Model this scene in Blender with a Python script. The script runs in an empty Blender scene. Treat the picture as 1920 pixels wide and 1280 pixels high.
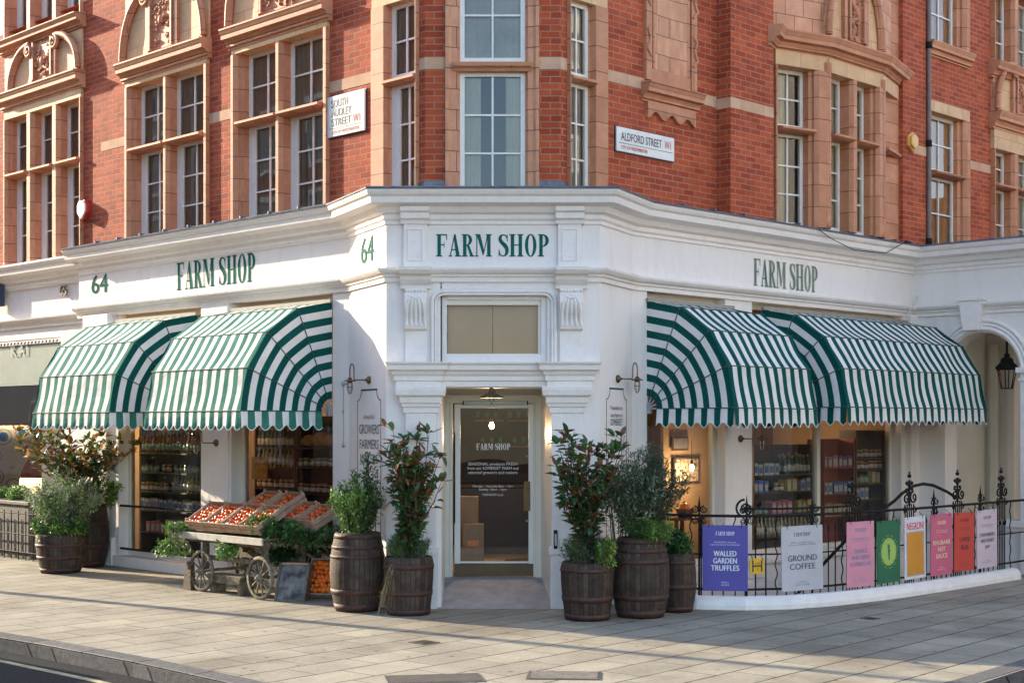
import bpy, bmesh, math, random
from mathutils import Vector, Matrix
R = math.radians
sc = bpy.context.scene
random.seed(7)
# ------------------------------------------------------------------ camera, sky, sun
FL_, CX, HY, CH = 2775.0, 960.0, 795.0, 2.11      # focal length in photo pixels, principal column, horizon row, eye height
cam_d = bpy.data.cameras.new('camera'); cam = bpy.data.objects.new('camera', cam_d); sc.collection.objects.link(cam)
cam.location = (0, 0, CH); cam.rotation_euler = (R(90), 0, 0)
cam_d.sensor_width = 36; cam_d.lens = FL_ / 1920 * 36; cam_d.shift_y = (HY - 640) / 1920; cam_d.clip_end = 500; cam_d.clip_start = .1
sc.camera = cam
SUN_EL, SUN_TR = 19.5, 33.2        # elevation; light travels toward (cos, -sin) of this angle on the ground
tv = Vector((math.cos(R(SUN_TR)) * math.cos(R(SUN_EL)), -math.sin(R(SUN_TR)) * math.cos(R(SUN_EL)), -math.sin(R(SUN_EL))))
w = bpy.data.worlds.new('World'); sc.world = w; w.use_nodes = True
nt = w.node_tree; bg = nt.nodes['Background']
sky = nt.nodes.new('ShaderNodeTexSky'); sky.sky_type = 'NISHITA'; sky.sun_disc = False
sky.sun_elevation = R(SUN_EL); sky.sun_rotation = math.atan2(-tv.x, -tv.y); sky.air_density = 1.0; sky.dust_density = 1.1; sky.ozone_density = 1.5
nt.links.new(sky.outputs[0], bg.inputs[0]); bg.inputs[1].default_value = 0.15
sl = bpy.data.lights.new('sun', 'SUN'); sl.energy = 3.1; sl.angle = R(0.5); sl.color = (1, .85, .62)
so = bpy.data.objects.new('sun', sl); sc.collection.objects.link(so); so.rotation_euler = tv.to_track_quat('-Z', 'Y').to_euler(); so.location = (-20, 30, 20)
sc.view_settings.view_transform = 'Standard'; sc.view_settings.look = 'None'; sc.view_settings.gamma = 1; sc.view_settings.exposure = 2.02
sc.cycles.max_bounces = 6; sc.cycles.transparent_max_bounces = 12; sc.cycles.caustics_reflective = False; sc.cycles.caustics_refractive = False
try:
    sc.cycles.use_denoising = True; sc.cycles.sample_clamp_indirect = 4
except Exception: pass

# ------------------------------------------------------------------ frames
class Fr:
    def __init__(s, O, ang):
        s.O = Vector((O[0], O[1])); s.a = R(ang); s.u = Vector((math.cos(s.a), math.sin(s.a))); s.n = Vector((s.u.y, -s.u.x))
        s.M = Matrix(((s.u.x, -s.n.x, 0, O[0]), (s.u.y, -s.n.y, 0, O[1]), (0, 0, 1, 0), (0, 0, 0, 1)))   # local x=u, y=-d, z
    def w(s, u, d=0, z=0):
        p = s.O + s.u * u + s.n * d
        return Vector((p.x, p.y, z))
    def U(s, px, d=0):
        k = (px - CX) / FL_; o = s.O + s.n * d
        return (k * o.y - o.x) / (s.u.x - k * s.u.y)
    def Z(s, px, py, d=0):
        return CH + (HY - py) * s.w(s.U(px, d), d).y / FL_
    def hit(s, px, d=0):
        p = s.w(s.U(px, d), d); return (p.x, p.y)
def G(px, py, z=0):
    Y = FL_ * (CH - z) / (py - HY); return Vector(((px - CX) / FL_ * Y, Y, z))
FC = Fr((0, 17.2), 0)            # chamfer of the brick tower
FS = Fr((0, 17.0), 0)            # front of the shop entrance
FL = Fr((-1.01, 17.2), -45)      # left street front
FR = Fr((.564, 17.2), 45)        # right street front
P1 = Vector((-1.446, 17.0)); P2 = Vector((-1.998, 18.18)); P3 = Vector(FL.hit(150)); Q1 = Vector((1.01, 17.0)); Q2 = Vector((1.458, 17.96))
FQ = Fr(Q2, 45); Q3 = Vector(FQ.hit(1712))
FSL = Fr(P2, math.degrees(math.atan2(P1.y - P2.y, P1.x - P2.x)))   # oblique pier face left of entrance
FSR = Fr(Q1, math.degrees(math.atan2(Q2.y - Q1.y, Q2.x - Q1.x)))
FP = Fr(Q3, -45)                 # porch flank

# ------------------------------------------------------------------ materials
MATS = {}
def _nt(name):
    m = bpy.data.materials.new(name); m.use_nodes = True; MATS[name] = m
    return m, m.node_tree, m.node_tree.nodes['Principled BSDF']
def nd(nt, t, **k):
    n = nt.nodes.new(t)
    for a, v in k.items():
        if a in n.inputs: n.inputs[a].default_value = v
        else: setattr(n, a, v)
    return n
def ramp(nt, pts):
    r = nt.nodes.new('ShaderNodeValToRGB'); e = r.color_ramp.elements
    while len(e) > 1: e.remove(e[0])
    e[0].position = pts[0][0]; e[0].color = (*pts[0][1], 1)
    for p, c in pts[1:]:
        x = e.new(p); x.color = (*c, 1)
    return r
def mat(name, c, c2=None, rough=.6, ns=6, bump=0, bs=40, metal=0, spec=.5, streak=False, sheen=0, coat=0, emit=0, trans=0, rp=(.38, .62), bdist=.02):
    if name in MATS: return MATS[name]
    m, t, b = _nt(name); L = t.links.new
    b.inputs['Roughness'].default_value = rough; b.inputs['Metallic'].default_value = metal; b.inputs['Specular IOR Level'].default_value = spec
    b.inputs['Sheen Weight'].default_value = sheen; b.inputs['Coat Weight'].default_value = coat
    b.inputs['Base Color'].default_value = (*c, 1)
    tc = nd(t, 'ShaderNodeTexCoord')
    if c2:
        mp = nd(t, 'ShaderNodeMapping'); L(tc.outputs['Object'], mp.inputs[0])
        if streak: mp.inputs['Scale'].default_value = (1, 1, .18)
        n = nd(t, 'ShaderNodeTexNoise', Scale=ns, Detail=6.0, Roughness=.65); L(mp.outputs[0], n.inputs['Vector'])
        r = ramp(t, [(rp[0], c2), (rp[1], c)]); L(n.outputs['Fac'], r.inputs[0]); L(r.outputs[0], b.inputs['Base Color'])
    if bump:
        n = nd(t, 'ShaderNodeTexNoise', Scale=bs, Detail=5.0); L(tc.outputs['Object'], n.inputs['Vector'])
        bp = nd(t, 'ShaderNodeBump', Strength=bump, Distance=bdist); L(n.outputs['Fac'], bp.inputs['Height']); L(bp.outputs[0], b.inputs['Normal'])
    if emit:
        b.inputs['Emission Color'].default_value = (*c, 1); b.inputs['Emission Strength'].default_value = emit
    if trans:
        tr = nd(t, 'ShaderNodeBsdfTranslucent'); tr.inputs[0].default_value = (*c, 1); mx = nd(t, 'ShaderNodeMixShader'); mx.inputs[0].default_value = trans
        L(b.outputs[0], mx.inputs[1]); L(tr.outputs[0], mx.inputs[2]); L(mx.outputs[0], t.nodes['Material Output'].inputs[0])
        if c2: L(r.outputs[0], tr.inputs[0])
    return m
def brick_mat(name, c1, c2, mortar, bw, rh, ms, off=.5, swap=False, bump=.3, rough=.85, rot=0, nsc=1.2, dirt=None, spec=.3, bias=0, spots=0):
    m, t, b = _nt(name); L = t.links.new
    tc = nd(t, 'ShaderNodeTexCoord'); mp = nd(t, 'ShaderNodeMapping'); L(tc.outputs['UV'], mp.inputs[0]); mp.inputs['Rotation'].default_value = (0, 0, rot)
    src = mp.outputs[0]
    if swap:
        sp = nd(t, 'ShaderNodeSeparateXYZ'); L(src, sp.inputs[0]); cb = nd(t, 'ShaderNodeCombineXYZ'); L(sp.outputs[1], cb.inputs[0]); L(sp.outputs[0], cb.inputs[1]); src = cb.outputs[0]
    nz0 = nd(t, 'ShaderNodeTexNoise', Scale=9.0, Detail=2.0); L(src, nz0.inputs['Vector'])
    wob = nd(t, 'ShaderNodeVectorMath', operation='SCALE'); L(nz0.outputs['Color'], wob.inputs[0]); wob.inputs['Scale'].default_value = ms * .8
    ad = nd(t, 'ShaderNodeVectorMath', operation='ADD'); L(src, ad.inputs[0]); L(wob.outputs[0], ad.inputs[1]); src = ad.outputs[0]
    br = nd(t, 'ShaderNodeTexBrick', Scale=1.0); br.offset = off
    br.inputs['Brick Width'].default_value = bw; br.inputs['Row Height'].default_value = rh; br.inputs['Mortar Size'].default_value = ms; br.inputs['Mortar Smooth'].default_value = .3
    br.inputs['Bias'].default_value = bias
    br.inputs['Color1'].default_value = (*c1, 1); br.inputs['Color2'].default_value = (*c2, 1); br.inputs['Mortar'].default_value = (*mortar, 1)
    L(src, br.inputs['Vector'])
    n = nd(t, 'ShaderNodeTexNoise', Scale=nsc, Detail=8.0, Roughness=.7); L(tc.outputs['UV'], n.inputs['Vector'])
    r = ramp(t, [(.3, dirt or (.55, .5, .5)), (.7, (1.12, 1.1, 1.08))]); L(n.outputs['Fac'], r.inputs[0])
    mx = nd(t, 'ShaderNodeMix', data_type='RGBA', blend_type='MULTIPLY'); mx.inputs[0].default_value = 1
    L(br.outputs['Color'], mx.inputs[6]); L(r.outputs[0], mx.inputs[7]); L(mx.outputs[2], b.inputs['Base Color'])
    if spots:
        vz = nd(t, 'ShaderNodeTexVoronoi', Scale=spots); L(tc.outputs['UV'], vz.inputs['Vector']); n2 = nd(t, 'ShaderNodeTexNoise', Scale=.8, Detail=4.0); L(tc.outputs['UV'], n2.inputs['Vector'])
        r2 = ramp(t, [(.05, (.45, .43, .42)), (.10, (1, 1, 1))]); L(vz.outputs['Distance'], r2.inputs[0]); r3 = ramp(t, [(.42, (.72, .70, .70)), (.50, (1, 1, 1)), (.66, (1.08, 1.06, 1.0))]); L(n2.outputs['Fac'], r3.inputs[0])
        m2 = nd(t, 'ShaderNodeMix', data_type='RGBA', blend_type='MULTIPLY'); m2.inputs[0].default_value = 1; L(r2.outputs[0], m2.inputs[6]); L(r3.outputs[0], m2.inputs[7])
        m3 = nd(t, 'ShaderNodeMix', data_type='RGBA', blend_type='MULTIPLY'); m3.inputs[0].default_value = 1; L(mx.outputs[2], m3.inputs[6]); L(m2.outputs[2], m3.inputs[7]); L(m3.outputs[2], b.inputs['Base Color'])
    nf = nd(t, 'ShaderNodeTexNoise', Scale=60.0, Detail=4.0); L(tc.outputs['UV'], nf.inputs['Vector'])
    inv = nd(t, 'ShaderNodeMath', operation='MULTIPLY_ADD'); L(br.outputs['Fac'], inv.inputs[0]); inv.inputs[1].default_value = -1.0; L(nf.outputs['Fac'], inv.inputs[2])
    bp = nd(t, 'ShaderNodeBump', Strength=bump, Distance=.01); L(inv.outputs[0], bp.inputs['Height']); L(bp.outputs[0], b.inputs['Normal'])
    b.inputs['Roughness'].default_value = rough; b.inputs['Specular IOR Level'].default_value = spec
    return m
def glass_mat(name, tint=(1, 1, 1), f=1.5):
    m, t, b = _nt(name); L = t.links.new; t.nodes.remove(b)
    fr = nd(t, 'ShaderNodeFresnel', IOR=f); tr = nd(t, 'ShaderNodeBsdfTransparent'); tr.inputs[0].default_value = (*tint, 1)
    gl = nd(t, 'ShaderNodeBsdfGlossy', Roughness=.0); gl.inputs[0].default_value = (1, 1, 1, 1)
    tc = nd(t, 'ShaderNodeTexCoord'); n = nd(t, 'ShaderNodeTexNoise', Scale=1.7, Detail=1.0); L(tc.outputs['Object'], n.inputs['Vector'])
    bp = nd(t, 'ShaderNodeBump', Strength=.06, Distance=.03); L(n.outputs['Fac'], bp.inputs['Height']); L(bp.outputs[0], gl.inputs['Normal'])
    mx = nd(t, 'ShaderNodeMixShader'); L(fr.outputs[0], mx.inputs[0]); L(tr.outputs[0], mx.inputs[1]); L(gl.outputs[0], mx.inputs[2]); L(mx.outputs[0], t.nodes['Material Output'].inputs[0])
    return m
BRICK = brick_mat('brick_red', (.50, .100, .038), (.31, .048, .022), (.40, .22, .15), .225, .075, .0075, nsc=2.2, dirt=(.70, .62, .58), bias=-.15, bump=.5)
TERRA = brick_mat('terracotta', (.60, .29, .175), (.48, .215, .12), (.16, .07, .045), 5, .30, .006, nsc=3.5, dirt=(.78, .70, .62), bump=.15, rough=.6)
TERRAB = brick_mat('terracotta_blocks', (.68, .36, .225), (.58, .28, .17), (.18, .08, .05), .32, .24, .006, nsc=3.5, dirt=(.8, .72, .65), bump=.15, rough=.6)
CREAM = brick_mat('buff_terracotta', (.68, .46, .27), (.62, .39, .22), (.3, .16, .1), .45, .4, .004, nsc=3, dirt=(.82, .76, .70), bump=.15, rough=.65)
BAND = brick_mat('stone_band', (.62, .42, .29), (.56, .35, .235), (.38, .22, .15), .5, .6, .004, nsc=3, dirt=(.82, .76, .70), bump=.15)
WHITE = mat('white_stucco', (.80, .745, .715), (.73, .68, .645), rough=.6, ns=3.6, bump=.5, bs=7, streak=True, spec=.25, rp=(.28, .50))
WHITE2 = mat('white_gloss_paint', (.81, .755, .725), (.75, .69, .655), rough=.45, ns=7, bump=.25, bs=22, spec=.3, rp=(.30, .52))
CREAMP = mat('cream_paint', (.74, .70, .62), (.70, .66, .57), rough=.35, ns=3, bump=.05, bs=20)
SASH = mat('sash_paint', (.80, .77, .73), (.74, .71, .66), rough=.4, ns=8)
LEAD = mat('lead_flashing', (.10, .115, .16), (.16, .18, .23), rough=.5, ns=7, metal=.3, bump=.3, bs=12)
GLASS = glass_mat('window_glass', (.94, .94, .94), 1.45)
GLASSU = glass_mat('upper_glass', (.90, .89, .86), 1.7)
CURT = mat('curtain_cloth', (.62, .57, .45), (.48, .44, .34), rough=.9, ns=3, streak=True)
NETC = mat('net_curtain', (.52, .47, .42), (.38, .34, .30), rough=.9, ns=2)
BLIND = mat('roller_blind', (.62, .36, .22), (.54, .32, .19), rough=.9, ns=1.5)
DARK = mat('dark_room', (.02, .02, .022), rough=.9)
IRON = mat('black_iron', (.012, .012, .014), (.03, .026, .024), rough=.65, ns=20, bump=.2, bs=60, spec=.1)
TEAL = mat('teal_paint', (.008, .10, .078), (.014, .13, .10), rough=.8, ns=14, spec=.1)
TEALF = mat('faded_teal_paint', (.012, .11, .07), (.03, .15, .10), rough=.9, ns=12, spec=.05)
COPPER = mat('tarnished_copper', (.22, .11, .05), (.10, .065, .05), rough=.45, ns=25, metal=.7)
BRONZE = mat('bronze', (.13, .075, .035), (.10, .06, .03), rough=.35, ns=10, metal=.6)
GALV = mat('galvanised_steel', (.42, .43, .45), (.34, .35, .37), rough=.45, ns=20, metal=.5)
WOODG = mat('weathered_wood', (.22, .185, .125), (.09, .075, .052), rough=.8, ns=14, bump=.4, bs=30)
WOODD = mat('dark_wood', (.085, .05, .03), (.05, .03, .02), rough=.6, ns=10, bump=.3, bs=30)
CRATE = mat('crate_wood', (.50, .33, .22), (.34, .21, .13), rough=.8, ns=10, bump=.3, bs=30)
BARREL = brick_mat('barrel_staves', (.105, .072, .053), (.045, .031, .025), (.01, .007, .006), 40, .058, .003, swap=True, nsc=8, dirt=(.35, .32, .3), bump=.6, rough=.7)
HOOP = mat('rusty_hoop', (.085, .034, .022), (.04, .022, .018), rough=.65, ns=18, metal=.1, bump=.3, bs=40)
SOIL = mat('potting_soil', (.03, .02, .014), (.06, .04, .03), rough=1, ns=30, bump=1, bs=50)
TOM = mat('tomato_skin', (.60, .035, .010), (.72, .15, .02), rough=.22, ns=9)
ORANGE = mat('orange_peel', (.90, .22, .02), (.85, .15, .01), rough=.35, ns=9, bump=.1, bs=300)
CALYX = mat('calyx_green', (.06, .16, .03), rough=.6)
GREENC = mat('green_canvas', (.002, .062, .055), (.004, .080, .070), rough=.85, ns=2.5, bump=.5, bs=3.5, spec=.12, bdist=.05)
GREENF = mat('pale_green_canvas', (.052, .185, .142), (.034, .145, .11), rough=.9, ns=2.2, bump=.6, bs=3.5, spec=.1, bdist=.05)  # paler green for the fronts and valances of the left pair of awnings
WCANV = mat('white_canvas', (.74, .715, .69), (.64, .62, .60), rough=.85, ns=3, bump=.6, bs=3.5, spec=.1, bdist=.05)
SEAM = mat('seam_green', (.03, .07, .06), rough=.7)
BULB = mat('lit_bulb', (1, .62, .28), emit=14)
LAMPGLASS = glass_mat('lamp_glass', (.95, .97, .97), 1.3)

def paving(name):
    m, t, b = _nt(name); L = t.links.new; tc = nd(t, 'ShaderNodeTexCoord'); mp = nd(t, 'ShaderNodeMapping'); L(tc.outputs['UV'], mp.inputs[0]); mp.inputs['Rotation'].default_value = (0, 0, R(-49))
    wn = nd(t, 'ShaderNodeTexNoise', Scale=3.0, Detail=3.0); L(mp.outputs[0], wn.inputs['Vector']); sc_ = nd(t, 'ShaderNodeVectorMath', operation='SCALE'); L(wn.outputs['Color'], sc_.inputs[0]); sc_.inputs['Scale'].default_value = .02
    ad = nd(t, 'ShaderNodeVectorMath', operation='ADD'); L(mp.outputs[0], ad.inputs[0]); L(sc_.outputs[0], ad.inputs[1])
    def br(w, h, ms, c1, c2, mo, off):
        x = nd(t, 'ShaderNodeTexBrick', Scale=1.0); x.offset = off
        for k, v in (('Brick Width', w), ('Row Height', h), ('Mortar Size', ms), ('Mortar Smooth', .2), ('Bias', 0.)): x.inputs[k].default_value = v
        for k, v in (('Color1', c1), ('Color2', c2), ('Mortar', mo)): x.inputs[k].default_value = (*v, 1)
        L(ad.outputs[0], x.inputs['Vector']); return x
    A = br(.72, .43, .009, (.34, .312, .248), (.27, .246, .20), (.12, .105, .085), .37); B_ = br(1000, .43, .011, (1, 1, 1), (1, 1, 1), (.16, .14, .12), 0)
    def mul(a, c):
        x = nd(t, 'ShaderNodeMix', data_type='RGBA', blend_type='MULTIPLY'); x.inputs[0].default_value = 1; L(a, x.inputs[6]); L(c, x.inputs[7]); return x.outputs[2]
    def noise(s, pts, d=6.0):
        n = nd(t, 'ShaderNodeTexNoise', Scale=s, Detail=d, Roughness=.65); L(tc.outputs['UV'], n.inputs['Vector']); r = ramp(t, pts); L(n.outputs['Fac'], r.inputs[0]); return r.outputs[0]
    # joint shadow is put into the row joints' colour, weaker where dirt fills them
    jn = nd(t, 'ShaderNodeMix', data_type='RGBA', blend_type='MIX'); L(noise(2.2, [(.40, (0, 0, 0)), (.58, (1, 1, 1))], 3.0), jn.inputs[0]); L(B_.outputs['Color'], jn.inputs[6]); 
    j2 = nd(t, 'ShaderNodeMix', data_type='RGBA', blend_type='MIX'); j2.inputs[0].default_value = .45; L(B_.outputs['Color'], j2.inputs[6]); j2.inputs[7].default_value = (1, 1, 1, 1); L(j2.outputs[2], jn.inputs[7])
    c = mul(A.outputs['Color'], jn.outputs[2]); c = mul(c, noise(1.3, [(.30, (.74, .72, .71)), (.62, (1.04, 1.03, 1.0))])); c = mul(c, noise(.55, [(.36, (.72, .69, .67)), (.50, (1, 1, 1)), (.66, (1.06, 1.05, 1.02))], 5.0)); c = mul(c, noise(26, [(.3, (.86, .85, .84)), (.6, (1.05, 1.05, 1.05))], 4.0))
    vz = nd(t, 'ShaderNodeTexVoronoi', Scale=3.2); L(tc.outputs['UV'], vz.inputs['Vector']); r2 = ramp(t, [(.06, (.42, .40, .38)), (.10, (1, 1, 1))]); L(vz.outputs['Distance'], r2.inputs[0]); c = mul(c, r2.outputs[0])
    L(c, b.inputs['Base Color']); b.inputs['Roughness'].default_value = .8; b.inputs['Specular IOR Level'].default_value = .25
    h1 = nd(t, 'ShaderNodeMath', operation='MULTIPLY_ADD'); L(B_.outputs['Fac'], h1.inputs[0]); h1.inputs[1].default_value = -2.; n3 = nd(t, 'ShaderNodeTexNoise', Scale=14., Detail=6.); L(tc.outputs['UV'], n3.inputs['Vector']); L(n3.outputs['Fac'], h1.inputs[2])
    bp = nd(t, 'ShaderNodeBump', Strength=.45, Distance=.012); L(h1.outputs[0], bp.inputs['Height']); L(bp.outputs[0], b.inputs['Normal']); return m
# ------------------------------------------------------------------ objects and meshes
def tag(o, label=None, cat=None, group=None, kind=None):
    if label: o['label'] = label
    if cat: o['category'] = cat
    if group: o['group'] = group
    if kind: o['kind'] = kind
    return o
def empty(name, loc=(0, 0, 0), rz=0, label=None, cat=None, group=None, parent=None):
    o = bpy.data.objects.new(name, None); sc.collection.objects.link(o); o.location = loc; o.rotation_euler = (0, 0, rz); o.empty_display_size = .1
    if parent: o.parent = parent
    return tag(o, label, cat, group)
SPLIT = dict(scroll_moulding='scroll_moulding', pilaster='pilaster', stone_band='stone_band', inner_pier='inner_pier', frieze_block='frieze_block', lead_apron='lead_apron', corner_shaft='corner_shaft', bay_jambs='bay_jamb', gallery_pier='gallery_pier', niche_frame='niche_frame', lead_rolls='lead_roll', shopfront_wall='shopfront_wall', interior_floor='interior_floor', interior_wall='interior_wall', interior_ceiling='interior_ceiling', partition_wall='partition_wall', blind='blind', ashlar_wall='ashlar_wall', window_sill='window_sill', upper_surround='upper_surround')
class MB:
    def __init__(s, M=None): s.v = []; s.f = []; s.m = []; s.uv = {}; s.M = M or Matrix(); s.cm = 0; s.sm = set()
    def fr(s, F): s.M = F.M.copy(); return s
    def add(s, vs, fs, mi=None, uvs=None, smooth=False):
        b = len(s.v); s.v += [s.M @ Vector(p) for p in vs]
        for i, f in enumerate(fs):
            if uvs: s.uv[len(s.f)] = uvs[i]
            if smooth: s.sm.add(len(s.f))
            s.f.append([b + k for k in f]); s.m.append(s.cm if mi is None else mi)
        return s
    def box(s, x0, x1, y0, y1, z0, z1, mi=None):
        if x0 > x1: x0, x1 = x1, x0
        if y0 > y1: y0, y1 = y1, y0
        if z0 > z1: z0, z1 = z1, z0
        return s.add([(x0, y0, z0), (x1, y0, z0), (x1, y1, z0), (x0, y1, z0), (x0, y0, z1), (x1, y0, z1), (x1, y1, z1), (x0, y1, z1)],
                     [(0, 3, 2, 1), (4, 5, 6, 7), (0, 1, 5, 4), (1, 2, 6, 5), (2, 3, 7, 6), (3, 0, 4, 7)], mi)
    def bd(s, u0, u1, d0, d1, z0, z1, mi=None): return s.box(u0, u1, -d0, -d1, z0, z1, mi)      # box by outward depth d
    def plan(s, poly, z0, z1, mi=None):          # poly of (u, d), any winding
        n = len(poly); A = sum(poly[i][0] * -poly[(i + 1) % n][1] - poly[(i + 1) % n][0] * -poly[i][1] for i in range(n))
        if A < 0: poly = poly[::-1]
        vs = [(u, -d, z0) for u, d in poly] + [(u, -d, z1) for u, d in poly]
        return s.add(vs, [tuple(range(n))[::-1], tuple(range(n, 2 * n))] + [(i, (i + 1) % n, n + (i + 1) % n, n + i) for i in range(n)], mi)
    def face(s, poly, d0, d1, mi=None):          # poly of (u, z) extruded in d (front at d1)
        n = len(poly); A = sum(poly[i][0] * poly[(i + 1) % n][1] - poly[(i + 1) % n][0] * poly[i][1] for i in range(n))
        if A < 0: poly = poly[::-1]
        vs = [(u, -d1, z) for u, z in poly] + [(u, -d0, z) for u, z in poly]
        return s.add(vs, [tuple(range(n)), tuple(range(n, 2 * n))[::-1]] + [((i + 1) % n, i, n + i, n + (i + 1) % n) for i in range(n)], mi)
    def tube(s, pts, r, n=8, mi=None, closed=False, rs=None):
        pts = [Vector(p) for p in pts]; N = len(pts); vs = []
        ref = None
        for i, p in enumerate(pts):
            t = (pts[(i + 1) % N] - pts[i - 1]) if closed else (pts[min(i + 1, N - 1)] - pts[max(i - 1, 0)])
            t = t.normalized() if t.length > 1e-9 else Vector((0, 0, 1))
            if ref is None: ref = t.orthogonal().normalized()
            ref = (ref - t * ref.dot(t)); ref = ref.normalized() if ref.length > 1e-6 else t.orthogonal().normalized()
            b = t.cross(ref); rr = rs[i] if rs else r
            for k in range(n):
                a = 2 * math.pi * k / n; vs.append(p + (ref * math.cos(a) + b * math.sin(a)) * rr)
        fs = [(i * n + k, i * n + (k + 1) % n, ((i + 1) % N) * n + (k + 1) % n, ((i + 1) % N) * n + k) for i in range(N if closed else N - 1) for k in range(n)]
        s.add(vs, fs, mi, smooth=True)
        if not closed: s.add(vs[:n], [tuple(range(n))[::-1]], mi); s.add(vs[-n:], [tuple(range(n))], mi)
        return s
    def lathe(s, prof, n=24, c=(0, 0, 0), mi=None, axis='z', smooth=True):
        vs = []; fs = []; uvs = []; R0 = max(r for r, z in prof)
        for r, z in prof:
            for k in range(n):
                a = 2 * math.pi * k / n; x, y = r * math.cos(a), r * math.sin(a)
                vs.append((c[0] + x, c[1] + y, c[2] + z) if axis == 'z' else ((c[0] + x, c[1] + z, c[2] + y) if axis == 'y' else (c[0] + z, c[1] + x, c[2] + y)))
        P = len(prof)
        for i in range(P - 1):
            for k in range(n):
                k2 = (k + 1) % n; q = (i * n + k, i * n + k2, (i + 1) * n + k2, (i + 1) * n + k)
                w = 2 * math.pi * R0 / n; uu = [(k * w, prof[i][1]), ((k + 1) * w, prof[i][1]), ((k + 1) * w, prof[i + 1][1]), (k * w, prof[i + 1][1])]
                if axis != 'z': q = q[::-1] if axis == 'y' else q; uu = uu[::-1] if axis == 'y' else uu
                fs.append(q); uvs.append(uu)
        return s.add(vs, fs, mi, uvs, smooth)
    def sph(s, c, r, n=10, m=6, mi=None, sc_=(1, 1, 1)):
        vs = []; fs = []
        for i in range(m + 1):
            t = math.pi * i / m
            for k in range(n):
                a = 2 * math.pi * k / n; vs.append((c[0] + r * sc_[0] * math.sin(t) * math.cos(a), c[1] + r * sc_[1] * math.sin(t) * math.sin(a), c[2] - r * sc_[2] * math.cos(t)))
        for i in range(m):
            for k in range(n): fs.append((i * n + k, i * n + (k + 1) % n, (i + 1) * n + (k + 1) % n, (i + 1) * n + k))
        return s.add(vs, fs, mi, smooth=True)
    def sweep(s, prof, path, mi=None, caps=True, closed=False):   # prof [(d,z)] outward to the right of travel left->right seen from outside
        P = [Vector(p) for p in path]; N = len(P); vs = []; k = len(prof)
        for i, p in enumerate(P):
            def nrm(a, b): t = (b - a).normalized(); return Vector((t.y, -t.x))
            if closed: n1 = nrm(P[i - 1], p); n2 = nrm(p, P[(i + 1) % N])
            else: n1 = nrm(P[max(i - 1, 0)], P[max(i - 1, 0) + 1]); n2 = nrm(P[min(i, N - 2)], P[min(i, N - 2) + 1])
            mm = (n1 + n2); mm = mm / max(.3, (1 + n1.dot(n2)))
            for d, z in prof: vs.append((p.x + mm.x * d, p.y + mm.y * d, z))
        fs = []
        for i in range(N if closed else N - 1):
            for j in range(k - 1):
                a = i * k + j; b = ((i + 1) % N) * k + j
                fs.append((a, b, b + 1, a + 1))
        s.add(vs, fs, mi)
        if caps and not closed: s.add(vs[:k], [tuple(range(k))], mi); s.add(vs[-k:], [tuple(range(k))[::-1]], mi)
        return s
    def quad(s, a, b, c, d, mi=None): return s.add([a, b, c, d], [(0, 1, 2, 3)], mi)
    def build(s, name, mats, parent=None, off=None, bevel=0, smooth=False, subsurf=0, link=True):
        if name in SPLIT and parent:
            fa = list(range(len(s.v)))
            def fi(i):
                while fa[i] != i: fa[i] = fa[fa[i]]; i = fa[i]
                return i
            for f in s.f:
                for k in f[1:]: fa[fi(k)] = fi(f[0])
            g = {}
            for i, f in enumerate(s.f): g.setdefault(fi(f[0]), []).append(i)
            if len(g) > 1:
                for ids in g.values():
                    q = type(s)(); mp = {}
                    for i in ids:
                        for k in s.f[i]:
                            if k not in mp: mp[k] = len(q.v); q.v.append(s.v[k])
                        if i in s.uv: q.uv[len(q.f)] = s.uv[i]
                        if i in s.sm: q.sm.add(len(q.f))
                        q.f.append([mp[k] for k in s.f[i]]); q.m.append(s.m[i])
                    o = q.build(SPLIT[name], mats, parent, off, bevel, smooth, subsurf)
                return o
            name = SPLIT[name]
        if not isinstance(mats, (list, tuple)): mats = [mats]
        me = bpy.data.meshes.new(name)
        vs = s.v
        uvl = []
        for i, f in enumerate(s.f):
            if i in s.uv: uvl += s.uv[i]; continue
            p = [vs[k] for k in f]; n = Vector((0, 0, 0))
            for q in range(len(p)):
                a, b = p[q], p[(q + 1) % len(p)]; n += Vector(((a.y - b.y) * (a.z + b.z), (a.z - b.z) * (a.x + b.x), (a.x - b.x) * (a.y + b.y)))
            if n.length < 1e-12: n = Vector((0, 0, 1))
            n.normalize()
            if abs(n.z) > .75: uvl += [(q.x, q.y) for q in p]
            else:
                t = Vector((-n.y, n.x)).normalized() if n.xy.length > 1e-6 else Vector((1, 0)); uvl += [(q.x * t.x + q.y * t.y, q.z) for q in p]
        if off is None: off = parent.location if (parent and s.world) else Vector((0, 0, 0))
        me.from_pydata([v - off for v in vs], [], s.f)
        for m in mats: me.materials.append(m)
        for i, pl in enumerate(me.polygons): pl.material_index = s.m[i]; pl.use_smooth = smooth or (i in s.sm)
        l = me.uv_layers.new(name='UVMap')
        if len(uvl) == len(l.data):
            for i, uv in enumerate(uvl): l.data[i].uv = uv
        me.validate(); me.update()
        o = bpy.data.objects.new(name, me)
        if link: sc.collection.objects.link(o)
        if parent: o.parent = parent
        if bevel:
            b = o.modifiers.new('bevel', 'BEVEL'); b.width = bevel; b.segments = 2; b.limit_method = 'ANGLE'; b.angle_limit = R(40)
        if subsurf:
            b = o.modifiers.new('subsurf', 'SUBSURF'); b.levels = subsurf; b.render_levels = subsurf
        return o
    world = False
class WB(MB):           # mesh given in world coordinates under an unrotated root
    world = True
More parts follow.
